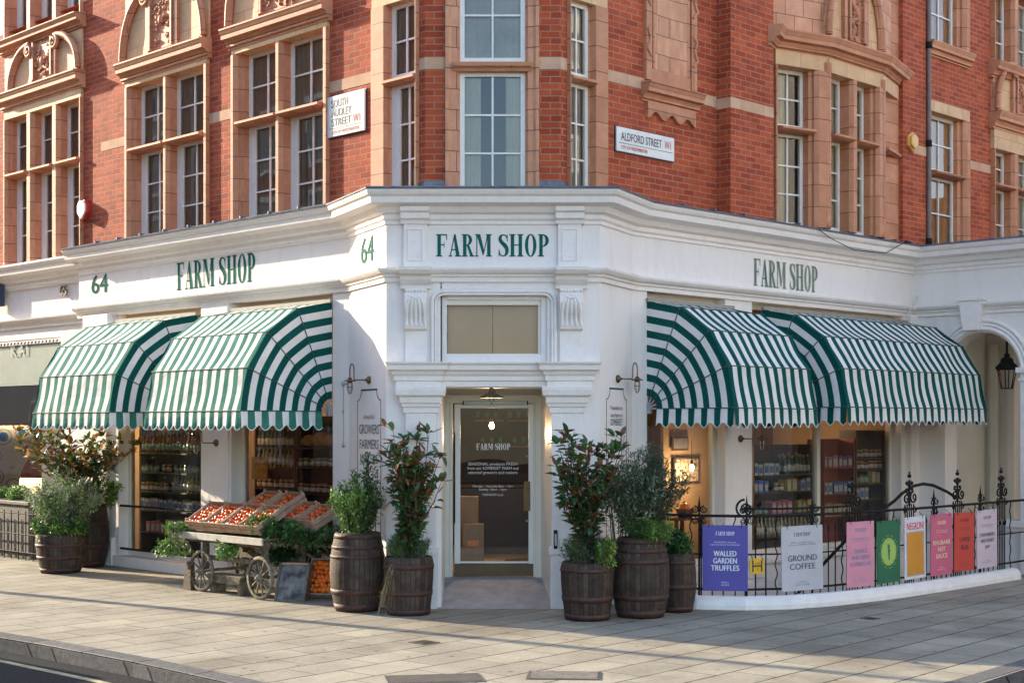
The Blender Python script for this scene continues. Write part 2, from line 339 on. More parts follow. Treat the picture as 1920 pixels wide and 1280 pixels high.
def dup(o, loc=None, rz=None, label=None, group=None, parent=None):
    c = o.copy(); sc.collection.objects.link(c)
    if parent: c.parent = parent
    if loc is not None: c.location = loc
    if rz is not None: c.rotation_euler = (0, 0, rz)
    if label: c['label'] = label
    if group: c['group'] = group
    for ch in [x for x in bpy.data.objects if x.parent == o]: dup(ch, parent=c)
    return c
def text_mesh(s, size, sx=1.0, spacing=1.0, align='CENTER', lines=None):
    c = bpy.data.curves.new('t', 'FONT'); c.body = s; c.size = size; c.align_x = align; c.space_character = spacing; c.resolution_u = 3
    if lines: c.space_line = lines
    o = bpy.data.objects.new('t', c); sc.collection.objects.link(o); bpy.context.view_layer.update()
    me = bpy.data.meshes.new_from_object(o.evaluated_get(bpy.context.evaluated_depsgraph_get()))
    vs = [(v.co.x * sx, v.co.y) for v in me.vertices]; fs = [tuple(p.vertices) for p in me.polygons]
    bpy.data.objects.remove(o); bpy.data.curves.remove(c); bpy.data.meshes.remove(me)
    return vs, fs
def text(mb, s, u, z, size, d=.004, sx=1.0, mi=None, align='CENTER', spacing=1.0, bold=0, width=None, lines=None, shear=0):
    vs, fs = text_mesh(s, size, sx, spacing, align, lines)
    if not vs: return mb
    if width:
        xs = [v[0] for v in vs]; k = width / (max(xs) - min(xs)); vs = [(x * k, y) for x, y in vs]
    reps = [(0, 0)] if not bold else [(0, 0), (bold, .0006), (-bold, .0012)]
    for dx, dd in reps: mb.add([(u + x + dx, -(d + dd), z + y + shear * x) for x, y in vs], fs, mi)
    return mb
# condensed bold serif capitals drawn from strokes; cap height 1
def ring(cx, cy, rx, ry, tx, ty, a0=0, a1=360, n=28):
    out = []
    for i in range(n):
        p = []
        for a, k in ((a0 + (a1 - a0) * i / n, 1), (a0 + (a1 - a0) * (i + 1) / n, 1), (a0 + (a1 - a0) * (i + 1) / n, 0), (a0 + (a1 - a0) * i / n, 0)):
            a = R(a); p.append((cx + (rx - (0 if k else tx)) * math.cos(a), cy + (ry - (0 if k else ty)) * math.sin(a)))
        out.append(p)
    return out
def stem(x0, x1, y0=0, y1=1, s0=True, s1=True, e=.055, t=.05):
    o = [[(x0, y0), (x1, y0), (x1, y1), (x0, y1)]]
    if s0: o.append([(x0 - e, y0), (x1 + e, y0), (x1 + e, y0 + t), (x0 - e, y0 + t)])
    if s1: o.append([(x0 - e, y1 - t), (x1 + e, y1 - t), (x1 + e, y1), (x0 - e, y1)])
    return o
def spine(P):
    out = []; n = len(P)
    L = []
    for i, (x, y, h) in enumerate(P):
        a = P[max(i - 1, 0)]; b = P[min(i + 1, n - 1)]; dx, dy = b[0] - a[0], b[1] - a[1]; q = math.hypot(dx, dy); L.append(((x - dy / q * h, y + dx / q * h), (x + dy / q * h, y - dx / q * h)))
    for i in range(n - 1): out.append([L[i][0], L[i][1], L[i + 1][1], L[i + 1][0]])
    return out
def rect(a, b, c, d): return [[(a, c), (b, c), (b, d), (a, d)]]
GLY = {
 'F': (stem(.07, .21) + rect(.15, .46, .945, 1) + [[(.46, 1), (.42, .95), (.435, .74), (.46, .74)]] + rect(.2, .35, .50, .55) + [[(.33, .40), (.355, .40), (.355, .65), (.33, .65)]], .50),
 'A': ([[(.07, .03), (.115, .03), (.275, .93), (.25, 1)], [(.25, 1), (.31, 1), (.475, .03), (.33, .03), (.235, .80)]] + rect(.13, .36, .28, .33) + rect(.02, .17, 0, .05) + rect(.28, .53, 0, .05), .54),
 'R': (stem(.07, .21) + ring(.20, .74, .24, .26, .13, .05, -90, 90, 16) + [[(.22, .50), (.32, .50), (.49, 0.03), (.36, 0.03)]] + rect(.34, .54, 0, .05), .55),
 'M': (stem(.06, .10, e=.045) + stem(.50, .64, e=.05) + [[(.07, 1), (.22, 1), (.39, .22), (.33, .03)], [(.33, .03), (.37, .12), (.55, 1), (.50, 1)]] + rect(.02, .2, .95, 1), .70),
 'S': (spine([(.40, .70, .012), (.395, .80, .02), (.37, .89, .03), (.31, .955, .028), (.24, .97, .025), (.16, .94, .045), (.115, .87, .06), (.105, .79, .068), (.13, .70, .075), (.19, .61, .08), (.27, .53, .085), (.34, .44, .085), (.38, .34, .078), (.385, .23, .07), (.365, .13, .06), (.32, .06, .045), (.25, .03, .025), (.18, .035, .025), (.11, .09, .03), (.075, .18, .025), (.065, .30, .012)]) + rect(.39, .415, .66, .99) + rect(.05, .075, .01, .33), .47),
 'H': (stem(.07, .21) + stem(.39, .53) + rect(.2, .4, .49, .54), .61),
 'O': (ring(.27, .5, .235, .51, .135, .045, n=40), .55),
 'P': (stem(.07, .21) + ring(.20, .715, .26, .285, .14, .05, -90, 90, 16), .50),
 ' ': ([], .22)}
def serif(mb, s, u0, z0, h, width=None, d=.004, mi=None, align='L'):
    W = sum(GLY[c][1] for c in s); k = (width / W) if width else h; x = u0 - (W * k / 2 if align == 'C' else 0); j = 0
    for c in s:
        for P in GLY[c][0]:
            q = [(x + a * k, -(d + j * .00012), z0 + b * h) for a, b in P]; A = sum(q[i][0] * q[(i + 1) % len(q)][2] - q[(i + 1) % len(q)][0] * q[i][2] for i in range(len(q)))
            if A < 0: q = q[::-1]
            mb.add(q, [tuple(range(len(q)))], mi); j = (j + 1) % 9
        x += GLY[c][1] * k
    return mb
# ------------------------------------------------------------------ ground
PAVE = paving('york_paving')
ASPH = mat('asphalt', (.034, .034, .037), (.018, .018, .021), rough=.95, ns=30, bump=.6, bs=120, spec=.08)
KERB = mat('granite_kerb', (.26, .26, .27), (.15, .15, .16), rough=.7, ns=40, bump=.5, bs=60)
YEL = mat('worn_yellow_paint', (.40, .35, .19), (.20, .18, .12), rough=.8, ns=12)
CONC = mat('polished_concrete', (.34, .335, .35), (.25, .25, .265), rough=.6, ns=5, bump=.15, bs=50)
kerb = [Vector(p) for p in [(-60, 66), (-20, 27.3), (-9.2, 18.0), (-5.06, 14.64), (-4.53, 14.21), (-3.37, 13.16), (-2.42, 12.2), (-1.3, 11.05), (-.5, 10.55), (.5, 10.2), (1.6, 10.35), (2.7, 11.0), (3.8, 12.05), (6.2, 14.8), (12, 21.2), (50, 62)]]
def geo(name, polys, z, m, kind='structure'):
    mb = MB()
    for p in polys: mb.add([(x, y, z) for x, y in p], [tuple(range(len(p)))])
    return tag(mb.build(name, m), kind=kind)
# area railing path (plinth centre line), left end returns to the shop wall
RP = [Vector(p) for p in [(1.62, 17.62), (1.78, 17.22), (2.15, 17.02), (2.65, 16.93), (3.15, 17.03), (3.7, 17.33), (4.3, 17.80), (4.9, 18.33), (5.6, 19.02), (6.3, 19.72), (6.85, 20.27)]]
L0 = Fr(P2, -45); e0 = Vector(FL.w(-60).xy)
wl = [Vector((FL.w(-60)).xy), Vector((FL.w(-8)).xy), P2, P1, Vector((-.95, 17.0)), Vector((-.68, 18.0)), Vector((.30, 18.0)), Vector((.56, 17.0)), Q1, Q2]
rail_out = RP
far_r = [RP[-1], Vector((7.3, 21.0)), Vector((60, 73))]
poly = [(v.x, v.y) for v in kerb] + [(v.x, v.y) for v in far_r[::-1]] + [(v.x, v.y) for v in RP[::-1][1:]] + [(v.x, v.y) for v in wl[::-1]]
mb = MB(); mb.add([(x, y, 0) for x, y in poly], [tuple(range(len(poly)))[::-1] if False else tuple(range(len(poly)))])
pv = mb.build('pavement', PAVE); tag(pv, kind='structure')
bm = bmesh.new(); bm.from_mesh(pv.data); bmesh.ops.triangulate(bm, faces=bm.faces[:]);
for f in bm.faces:
    if f.normal.z < 0: f.normal_flip()
bm.to_mesh(pv.data); bm.free()
off = lambda path, d: [Vector((p.x, p.y)) for p in path]
kb = MB(); kb.sweep([(0, .003), (.012, .003), (.125, .0), (.15, -.015), (.155, -.16)], [(p.x, p.y) for p in kerb])
kb = MB(); kb.sweep([(-.22, -.03), (-.22, .004), (-.03, .004), (.0, -.014), (.012, -.16)], [(p.x, p.y) for p in kerb])
tag(kb.build('kerb', brick_mat('granite_kerb_stones', (.17, .165, .165), (.115, .115, .12), (.02, .02, .02), .9, 30, .014, nsc=14, dirt=(.5, .5, .5), rot=R(42), bump=.6, spec=.1), None), kind='structure')
rd = MB()
for a, b in zip(kerb[:-1], kerb[1:]):
    pass
rd.add([(p.x, p.y, -.13) for p in kerb] + [(90, 62, -.13), (90, -60, -.13), (-90, -60, -.13), (-90, 66, -.13)], [tuple(range(len(kerb) + 4))])
ro = rd.build('road', ASPH); tag(ro, kind='structure')
bm = bmesh.new(); bm.from_mesh(ro.data); bmesh.ops.triangulate(bm, faces=bm.faces[:])
for f in bm.faces:
    if f.normal.z < 0: f.normal_flip()
bm.to_mesh(ro.data); bm.free()
ln = MB(); ln.sweep([(.32, -.125), (.40, -.125)], [(p.x, p.y) for p in kerb], caps=False)
tag(ln.build('road_line', YEL), kind='structure')
def cover(px, py, w, h, rz, m, name, label, slots=0):
    c = G(px, py, 0); t = empty(name, (c.x, c.y, 0), rz, label, 'drain cover')
    b = MB(); b.box(-w / 2, w / 2, -h / 2, h / 2, .0005, .006); b.build('rim', mat('cover_rim', (.10, .095, .09), rough=.5, metal=.4), t)
    b = MB(); b.box(-w / 2 + .03, w / 2 - .03, -h / 2 + .03, h / 2 - .03, .004, .0085); b.build('plate', m, t)
    if slots:
        b = MB()
        for i in range(slots): x = -w / 2 + .05 + (w - .1) * (i + .5) / slots; b.box(x - .006, x + .006, -h / 2 + .05, h / 2 - .05, .009, .013)
        b.build('grating', mat('cast_iron_grate', (.04, .035, .03), (.08, .05, .03), rough=.6, ns=20, metal=.5), t)
CPL = brick_mat('cover_tread', (.16, .145, .12), (.12, .11, .10), (.05, .04, .04), .03, .03, .005, nsc=6, bump=.8)
cover(795, 1204, .22, .22, R(45), mat('drain_hole', (.03, .025, .02), rough=.9), 'drain_cover', 'small square iron drain grating alone in sunlit paving left of centre', 6)
cover(815, 1272, .80, .42, R(10), CPL, 'manhole_cover', 'large ribbed utility cover at bottom edge left of centre')
cover(1058, 1266, .62, .40, R(-4), brick_mat('cover_tread_pale', (.30, .28, .24), (.26, .24, .21), (.10, .09, .08), .025, .025, .004, nsc=6, bump=.8), 'manhole_cover', 'pale textured utility cover in sunlit paving right of centre')
cover(1632, 1159, .16, .16, R(45), mat('drain_hole', (.03, .025, .02)), 'drain_cover', 'tiny round-looking stopcock cover in shaded paving before the signs')
# entrance ramp belongs to the shop building, built there

# ------------------------------------------------------------------ walls
def holes_wall(mb, F, u0, u1, z0, z1, d, holes, rev=.12, mi=0):
    us = sorted(set([u0, u1] + [h[0] for h in holes] + [h[1] for h in holes])); zs = sorted(set([z0, z1] + [h[2] for h in holes] + [h[3] for h in holes]))
    us = [u for u in us if u0 - 1e-6 <= u <= u1 + 1e-6]; zs = [z for z in zs if z0 - 1e-6 <= z <= z1 + 1e-6]
    mb.fr(F)
    for a, b in zip(us[:-1], us[1:]):
        for c, e in zip(zs[:-1], zs[1:]):
            mu, mz = (a + b) / 2, (c + e) / 2
            if any(h[0] < mu < h[1] and h[2] < mz < h[3] for h in holes): continue
            mb.add([(a, -d, c), (b, -d, c), (b, -d, e), (a, -d, e)], [(0, 1, 2, 3)], mi)
    for h in holes:
        a, b, c, e = h[:4]; y0, y1 = -d, -(d - rev)
        mb.add([(a, y0, c), (a, y1, c), (a, y1, e), (a, y0, e)], [(3, 2, 1, 0)], mi); mb.add([(b, y0, c), (b, y1, c), (b, y1, e), (b, y0, e)], [(0, 1, 2, 3)], mi)
        mb.add([(a, y0, e), (b, y0, e), (b, y1, e), (a, y1, e)], [(3, 2, 1, 0)], mi); mb.add([(a, y0, c), (b, y0, c), (b, y1, c), (a, y1, c)], [(0, 1, 2, 3)], mi)
def window(root, F, u0, u1, z0, z1, d, cols, rows, fw=.055, bar=.022, bottom=.07, curtain='cloth', name='window', casing=0, cw=None, glass=None):
    """one sash: white frame with bars, a glass pane and a curtain; d is the frame's front"""
    b = WB().fr(F); t = .05
    L = u0 + fw + casing; Rr = u1 - fw
    b.bd(u0, L, d - t, d, z0, z1); b.bd(Rr, u1, d - t, d, z0, z1); b.bd(L, Rr, d - t, d - .002, z1 - fw, z1); b.bd(L, Rr, d - t, d - .002, z0, z0 + bottom)
    for i in range(1, cols):
        x = L + (Rr - L) * i / cols; b.bd(x - bar / 2, x + bar / 2, d - t + .012, d - .012, z0 + bottom, z1 - fw)
    zb = z0 + bottom; zt = z1 - fw
    for i in range(1, rows):
        z = zb + (zt - zb) * i / rows; b.bd(L, Rr, d - t + .014, d - .014, z - bar / 2, z + bar / 2)
    w_ = b.build(name, SASH, root, off=root.location)
    g = WB().fr(F); dg = d - .03; g.add([(L, -dg, zb), (Rr, -dg, zb), (Rr, -dg, zt), (L, -dg, zt)], [(0, 1, 2, 3)])
    g.build('glass_pane', glass or GLASSU, w_, off=root.location)
    if curtain:
        c = WB().fr(F); dc = d - .066 - (abs(u0 * 37) % 1) * .006; n = 30
        def wave(x0, x1, zlo, zhi, amp=.008):
            vs = []; fs = []
            for i in range(n + 1):
                x = x0 + (x1 - x0) * i / n; dd = dc + amp * math.sin(i * 1.9 + x0 * 7); vs += [(x, -dd, zlo), (x, -dd, zhi)]
            for i in range(n): fs.append((2 * i, 2 * i + 2, 2 * i + 3, 2 * i + 1))
            c.add(vs, fs)
        if curtain == 'blind': wave(u0, u1, z0 if not cw else z1 - cw, z1, 0); mt = BLIND
        elif curtain == 'net': wave(u0 - .11, u1 + .11, z0, z1); mt = NETC
        elif curtain == 'open': wave(u0 - .11, u0 + (u1 - u0) * .32, z0, z1); wave(u1 - (u1 - u0) * .3, u1 + .11, z0, z1); mt = CURT
        elif curtain == 'side': wave(u0 - .11, u0 + (u1 - u0) * .62, z0, z1); mt = CURT
        else: wave(u0 - .11, u1 + .11, z0, z1); mt = CURT
        c.build('curtain', mt, w_, off=root.location)
    return w_
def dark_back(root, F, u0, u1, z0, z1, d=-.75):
    b = WB().fr(F); b.bd(u0, u1, d - .02, d, z0, z1); return b.build('dark_backing', DARK, root, off=root.location)  # dark sheet standing in for the unlit room behind the glass
CP = [(.0, 0), (.0, .0)]
def corn(zb, h, out, steps=4):
    """classical cornice profile (d,z) from the wall out and back on top"""
    p = [(-.05, zb), (.02, zb), (.02, zb + h * .10), (.05, zb + h * .14), (.05, zb + h * .24), (out * .35, zb + h * .30), (out * .45, zb + h * .42), (out * .78, zb + h * .48), (out * .80, zb + h * .68), (out * .86, zb + h * .74), (out * .97, zb + h * .90), (out, zb + h * .92), (out, zb + h), (-.05, zb + h + .03)]
    return p
def bay(root, F, uL, uR, n, z0, zt, z1, zc, zct, jl=.06, jr=.06, sp=.2, dm=.06, curt=('cloth',), cout=.17, rowsL=3, rowsU=2, casing=.05, mw=.11, capends=True, curtU=None, fd=-.13, lint=None, hood=False):
    """terracotta window bay: stepped jambs, mullions, transom, lintel, cornice; z0 sill, zt transom top, z1 head, zc..zct cornice"""
    b = WB().fr(F); tops = z1
    b.plan([(uL, dm), (uL + jl, dm), (uL + jl + sp * .25, dm - .05), (uL + jl + sp * .25, dm - .09), (uL + jl + sp * .5, dm - .11), (uL + jl + sp * .5, fd - .06), (uL, fd - .06)], z0, tops)
    b.plan([(uR, dm), (uR - jr, dm), (uR - jr - sp * .25, dm - .05), (uR - jr - sp * .25, dm - .09), (uR - jr - sp * .5, dm - .11), (uR - jr - sp * .5, fd - .06), (uR, fd - .06)], z0, tops)
    a0 = uL + jl + sp * .5; a1 = uR - jr - sp * .5; W = (a1 - a0 - (n - 1) * mw) / n; th = .10
    for i in range(n - 1):
        c = a0 + (W + mw) * i + W + mw / 2
        b.plan([(c - mw * .3, dm - .01), (c + mw * .3, dm - .01), (c + mw * .5, dm - .07), (c + mw * .5, fd - .06), (c - mw * .5, fd - .06), (c - mw * .5, dm - .07)], z0, tops)
    b.build('bay_jambs', TERRA, root, off=root.location, bevel=.006)
    t = WB().fr(F)
    for i in range(n):
        x0 = a0 + (W + mw) * i
        t.add([(x0 - .025, -(dm - .02), zt - .085), (x0 + W + .025, -(dm - .02), zt - .085), (x0 + W + .025, -(dm + .035), zt - .06), (x0 - .025, -(dm + .035), zt - .06),
               (x0 - .025, -(dm + .035), zt - .03), (x0 + W + .025, -(dm + .035), zt - .03), (x0 + W + .01, -(fd), zt + .02), (x0 - .01, -(fd), zt + .02), (x0 - .01, -(fd), zt - .085), (x0 + W + .01, -(fd), zt - .085)],
              [(0, 1, 2, 3), (3, 2, 5, 4), (4, 5, 6, 7), (8, 9, 1, 0), (0, 3, 4, 7, 8), (1, 9, 6, 5, 2)])
    t.build('transom', TERRA, root, off=root.location)
    l = WB().fr(F); l.bd(uL + .002, uR - .002, fd - .06, dm - .012, tops, zc + .005); l.build('lintel', CREAM, root, off=root.location, bevel=.005)
    if zct:
        c = WB(); A = F.w(uL - .06, 0); B_ = F.w(uR + .06, 0)
        c.sweep([(d + dm - .02 if d > 0 else fd, z) for d, z in corn(zc, zct - zc, cout)], [(A.x, A.y), (B_.x, B_.y)]); c.build('cornice', TERRA, root, off=root.location)
    for i in range(n):
        x0 = a0 + (W + mw) * i
        window(root, F, x0 - .005, x0 + W + .005, z0, zt - .07, fd, 2, rowsL, curtain=curt[i % len(curt)], casing=casing * 1.8)
        window(root, F, x0 - .005, x0 + W + .005, zt + .0, z1 + .005, fd, 2, rowsU, curtain=(curtU or curt)[i % len(curtU or curt)], bottom=.05)
    dark_back(root, F, uL, uR, z0, z1, fd - .6)
    return a0, a1
def spiral(mb, cx, cz, r0, d, turns=1.75, flip=1, tr=.035, n=30):
    pts = []; rs = []
    for i in range(n):
        a = turns * 2 * math.pi * i / (n - 1); r = r0 * (1 - .82 * i / (n - 1)); pts.append((cx + flip * r * math.cos(a + math.pi * .5), -(d + .03 * i / n), cz + r * math.sin(a + math.pi * .5))); rs.append(tr * (1 - .5 * i / n))
    mb.tube(pts, tr, 7, rs=rs)
def pediment(root, F, uL, uR, z0, h, d=.1, panel=True):
    """broken scrolled pediment with a carved panel"""
    W = uR - uL; c = (uL + uR) / 2; b = WB().fr(F)
    pts = [(uL, z0)] ; n = 12
    left = [(uL + .02 + (W * .30) * (1 - math.cos(R(90) * i / n)), z0 + .04 + (h - .10) * math.sin(R(90) * i / n)) for i in range(n + 1)]
    right = [(2 * c - x, z) for x, z in left][::-1]
    b.face([(uL, z0)] + left + right + [(uR, z0)], -.05, d - .05)
    b.build('pediment', CREAM, root, off=root.location)
    r = WB().fr(F)
    for arc in (left, right):
        for dd, rr, off_ in ((d, .05, 0), (d - .02, .03, -.075)):
            r.tube([(x + (c - x) * (-off_ / W * .8), -dd, z + off_ * .6) for x, z in arc], rr, 8)
    spiral(r, left[-1][0] + .02, z0 + h - .17, .115, d + .02, flip=1); spiral(r, right[0][0] - .02, z0 + h - .17, .115, d + .02, flip=-1)
    pw = W * .13
    for s_ in (-1, 1):
        r.bd(c + s_ * (pw + .09) - .035, c + s_ * (pw + .09) + .035, d - .06, d + .01, z0 + .03, z0 + h - .28)
    r.build('scroll_moulding', TERRA, root, off=root.location)
    q = WB().fr(F); rnd = random.Random(int(abs(uL) * 1000))
    q.bd(c - pw, c + pw, d - .05, d - .02, z0 + .06, z0 + h - .10)
    for s_ in (-1, 1):
        q.bd(c + s_ * pw - .02, c + s_ * pw + .02, d - .05, d + .03, z0 + .06, z0 + h - .06)
        for i in range(22):
            x = rnd.uniform(.1, .9) * pw; z = z0 + .1 + rnd.uniform(0, 1) * (h - .26); a = rnd.uniform(0, 6); rr = rnd.uniform(.02, .045)
            q.tube([(c + s_ * (x + rr * math.cos(a + t) * (1 - t / 7)), -(d - .01 + .015 * math.sin(t)), z + rr * math.sin(a + t) * (1 - t / 7)) for t in [k * .8 for k in range(6)]], .011, 5)
        q.sph((c + s_ * pw * .35, -(d), z0 + h * .5), .035, 8, 5)
    q.sph((c, -(d + .005), z0 + h * .45), .06, 10, 6, sc_=(.9, .7, 1.2))
    q.build('carved_panel', TERRA, root, off=root.location)

B = empty('corner_building', (-.22, 17.0, 0), 0, 'red brick corner building with white painted shopfront lettered FARM SHOP', 'building')
N = empty('left_building', (-8.5, 24.8, 0), 0, 'neighbouring brick building numbered 65 with gallery window at the left edge', 'building'); N.name = 'terraced_building'
E = empty('porch_building', (8, 24.5, 0), 0, 'red brick building beyond the drainpipe with white arched porch at the right edge', 'building')
ZTOP = 8.6; ZB = 4.60
# --- left street front, brick
uA0, uA1 = FL.U(432, .06), FL.U(611, .06); uB0, uB1 = FL.U(233, .06), FL.U(386, .06); uC1 = FL.U(150, .06); uC0 = uC1 - 2.55
uS0, uS1 = FL.U(695, .06), FL.U(779, .06)
wl_ = WB(); holes_wall(wl_, FL, uC1 - .02 + .55, 0, ZB, ZTOP, 0, [(uA0, uA1, ZB, ZTOP), (uB0, uB1, ZB, 7.45), (uS0, uS1, ZB, ZTOP)], .2)
holes_wall(wl_, FC, -1.01, .564, ZB, ZTOP, 0, [(FC.U(836), FC.U(1010), ZB, ZTOP)], .15)
uT0, uT1 = FR.U(1070, .06), FR.U(1141, .06)
uN0, uN1 = FR.U(1207, .02), FR.U(1306, .02)
uRet = FR.U(1343)
holes_wall(wl_, FR, 0, uRet, ZB, ZTOP, 0, [(uT0, uT1, ZB, ZTOP)], .2)
uBow0 = FR.U(1450, .23); uE = FR.U(1738, .23)
wl_.fr(FR); wl_.add([(uRet, 0, ZB), (uRet, -.23, ZB), (uRet, -.23, ZTOP), (uRet, 0, ZTOP)], [(0, 1, 2, 3)])
# bow bay polyline
def ray_u(F, px, d=0): return F.U(px, d)
pB0 = Vector(FR.hit(1450, .12)); FB1 = Fr(pB0, 30); pB1 = Vector(FB1.hit(1548)); FB2 = Fr(pB1, 45); pB2 = Vector(FB2.hit(1650)); FB3 = Fr(pB2, 61); pB3 = Vector(FB3.hit(1690))
uBow1 = (pB3 - FR.O).dot(FR.u)
uBow2 = FR.U(1693, .23); holes_wall(wl_, FR, uRet, uE, ZB, ZTOP, .23, [(uBow0, uBow2, ZB, ZTOP)], .4)
wl_.build('brick_wall', BRICK, B, off=B.location)
# pale stone bands in the brickwork
zb0 = FC.Z(815, 130); zb1 = FC.Z(815, 108)
bd_ = WB().fr(FL); s0 = FL.Z(410, 235); s1 = FL.Z(410, 213)
for a, b_ in ((uB1 + .001, uA0 - .001), (uA1 + .001, uS0 - .001), (uS1, .004)): bd_.bd(a, b_, -.05, .006, zb0, zb1)
bd_.bd(uC1 + .53, uB0 - .001, -.05, .006, zb0, zb1)
bd_.fr(FC); bd_.bd(-1.013, FC.U(836), -.05, .006, zb0, zb1); bd_.bd(FC.U(1010), .567, -.05, .006, zb0, zb1)
bd_.fr(FR); bd_.bd(-.004, uT0, -.05, .006, zb0, zb1); bd_.bd(uT1, uRet, -.05, .006, zb0, zb1); bd_.bd(uRet - .006, uBow0, .0, .236, zb0 - .03, zb1 - .03); bd_.bd(uBow1, uE, .1, .236, zb0 - .03, zb1 - .03)
bd_.build('stone_band', BAND, B, off=B.location)
# bays on the left
zsA = FL.Z(490, 402, -.1); ztA = FL.Z(490, 213, .08); zhA = FL.Z(490, 96, -.1); zcA = FL.Z(608, 40, .06)
bay(B, FL, uA0, uA1, 2, 4.72, ztA, zhA, zcA, zcA + .26, curt=('cloth', 'cloth'), curtU=('cloth',))
pediment(B, FL, uA0 - .02, uA1 + .02, zcA + .27, 1.15)
bay(B, FL, uB0, uB1, 2, 4.72, ztA, zhA, zcA, zcA + .26, curt=('cloth', 'side'), curtU=('cloth',))
pediment(B, FL, uB0 - .02, uB1 + .02, zcA + .27, 1.0)
b = WB().fr(FL); zq = zcA + 1.34
b.bd(uB0 - .02, uB1 + .02, -.06, .03, zcA + .27, ZTOP); b.build('upper_surround', CREAM, B, off=B.location)
c = WB(); A_ = FL.w(uB0 - .08); B_ = FL.w(uB1 + .08); c.sweep([(d + .03, z) for d, z in corn(zq, .24, .2)], [(A_.x, A_.y), (B_.x, B_.y)]); c.build('cornice', TERRA, B, off=B.location)
# oblique tower windows
bay(B, FL, uS0, uS1, 1, 4.74, FL.Z(750, 140, .08), FL.Z(750, 12, -.1), FL.Z(750, 12, -.1) + .3, None, jl=.24, jr=.015, sp=.05, curt=('net',), casing=.05, fd=-.05)
bay(B, FR, uT0, uT1, 1, 4.74, FR.Z(1090, 140, .08), FR.Z(1090, 12, -.1), FR.Z(1090, 12, -.1) + .3, None, jl=.015, jr=.22, sp=.05, curt=('net',), casing=.0, fd=-.05)
# tower front window
b = WB().fr(FC); xa, xb, xc, xd = FC.U(835), FC.U(862), FC.U(985), FC.U(1011)
b.plan([(xa, .05), (xa + .04, .05), (xa + .07, .02), (xb - .03, .02), (xb, -.03), (xb, -.2), (xa, -.2)], 4.72, ZTOP); b.plan([(xd, .05), (xd - .04, .05), (xd - .07, .02), (xc + .03, .02), (xc, -.03), (xc, -.2), (xd, -.2)], 4.72, ZTOP)
b.build('bay_jambs', TERRAB, B, off=B.location, bevel=.006)
zt0, zt1 = FC.Z(920, 133, .05), FC.Z(920, 113, .05)
b = WB(); A_ = FC.w(xb - .07); B_ = FC.w(xc + .07); b.sweep([(-.1, zt0 - .0), (.03, zt0), (.05, zt0 + .03), (.09, zt0 + .05), (.10, zt0 + .09), (-.1, zt1 + .02)], [(A_.x, A_.y), (B_.x, B_.y)]); b.build('transom', TERRA, B, off=B.location)
window(B, FC, xb, xc, 4.74, zt0 + .01, -.05, 2, 3, bottom=.08, curtain='open'); window(B, FC, xb, xc, zt1, zt1 + 1.1, -.05, 2, 2, bottom=.05, curtain='net')
dark_back(B, FC, xb - .1, xc + .1, 4.7, ZTOP, -.7)
# lead apron under the tower brick
b = WB().fr(FC); b.bd(-1.02, xa, -.02, .02, ZB, 4.93); b.bd(xd, .574, -.02, .02, ZB, 4.93); b.fr(FL); b.bd(uS1, .01, -.02, .018, ZB, 4.92); b.fr(FR); b.bd(-.01, uT0, -.02, .018, ZB, 4.92); b.build('lead_apron', LEAD, B, off=B.location)
# niche panel on the right front
b = WB().fr(FR); zn0 = FR.Z(1255, 160, .03)
iu0, iu1 = FR.U(1228), FR.U(1283)
b.bd(uN0 + .02, uN0 + .13, -.02, .05, zn0, ZTOP); b.bd(uN1 - .13, uN1 - .02, -.02, .05, zn0, ZTOP); b.bd(uN0 + .13, uN1 - .13, -.02, .03, zn0, zn0 + .16); b.bd(uN0 + .16, uN0 + .2, -.0, .04, zn0 + .16, ZTOP); b.bd(uN1 - .2, uN1 - .16, -.0, .04, zn0 + .16, ZTOP)
for zz in [zn0 + .3 + .62 * i for i in range(4)]:
    for s_, uu in ((1, uN0 + .13), (-1, uN1 - .13)):
        b.tube([(uu - s_ * .02, -.05, zz), (uu - s_ * .10, -.06, zz + .08), (uu - s_ * .04, -.06, zz + .2), (uu - s_ * .09, -.06, zz + .32), (uu - s_ * .02, -.05, zz + .38)], .022, 6)
b.build('niche_frame', TERRA, B, off=B.location, bevel=.004)
b = WB().fr(FR); n = 10; nu0, nu1 = uN0 + .2, uN1 - .2
for i in range(n):
    a0, a1 = math.pi * i / n, math.pi * (i + 1) / n; x0 = (nu0 + nu1) / 2 - math.cos(a0) * (nu1 - nu0) / 2; x1 = (nu0 + nu1) / 2 - math.cos(a1) * (nu1 - nu0) / 2
    d0, d1 = .035 - .03 * math.sin(a0), .035 - .03 * math.sin(a1)
    b.add([(x0, -d0, zn0 + .16), (x1, -d1, zn0 + .16), (x1, -d1, ZTOP), (x0, -d0, ZTOP)], [(0, 1, 2, 3)])
b.build('niche_panel', TERRAB, B, off=B.location)
c = WB(); A_ = FR.w(uN0 - .03); B_ = FR.w(uN1 + .03); z_ = FR.Z(1255, 196, .1); c.sweep([(d, z) for d, z in corn(z_, .22, .16)], [(A_.x, A_.y), (B_.x, B_.y)]); c.build('niche_shelf', TERRA, B, off=B.location)
ap = [(uN0 + .05, z_)]
for i in range(25): t = i / 24; ap.append((uN0 + .05 + (uN1 - uN0 - .1) * t, z_ - .16 - .045 * math.cos(t * 6 * math.pi)))
ap.append((uN1 - .05, z_)); b = WB().fr(FR); b.face(ap, -.02, .05); b.build('niche_apron', TERRA, B, off=B.location)
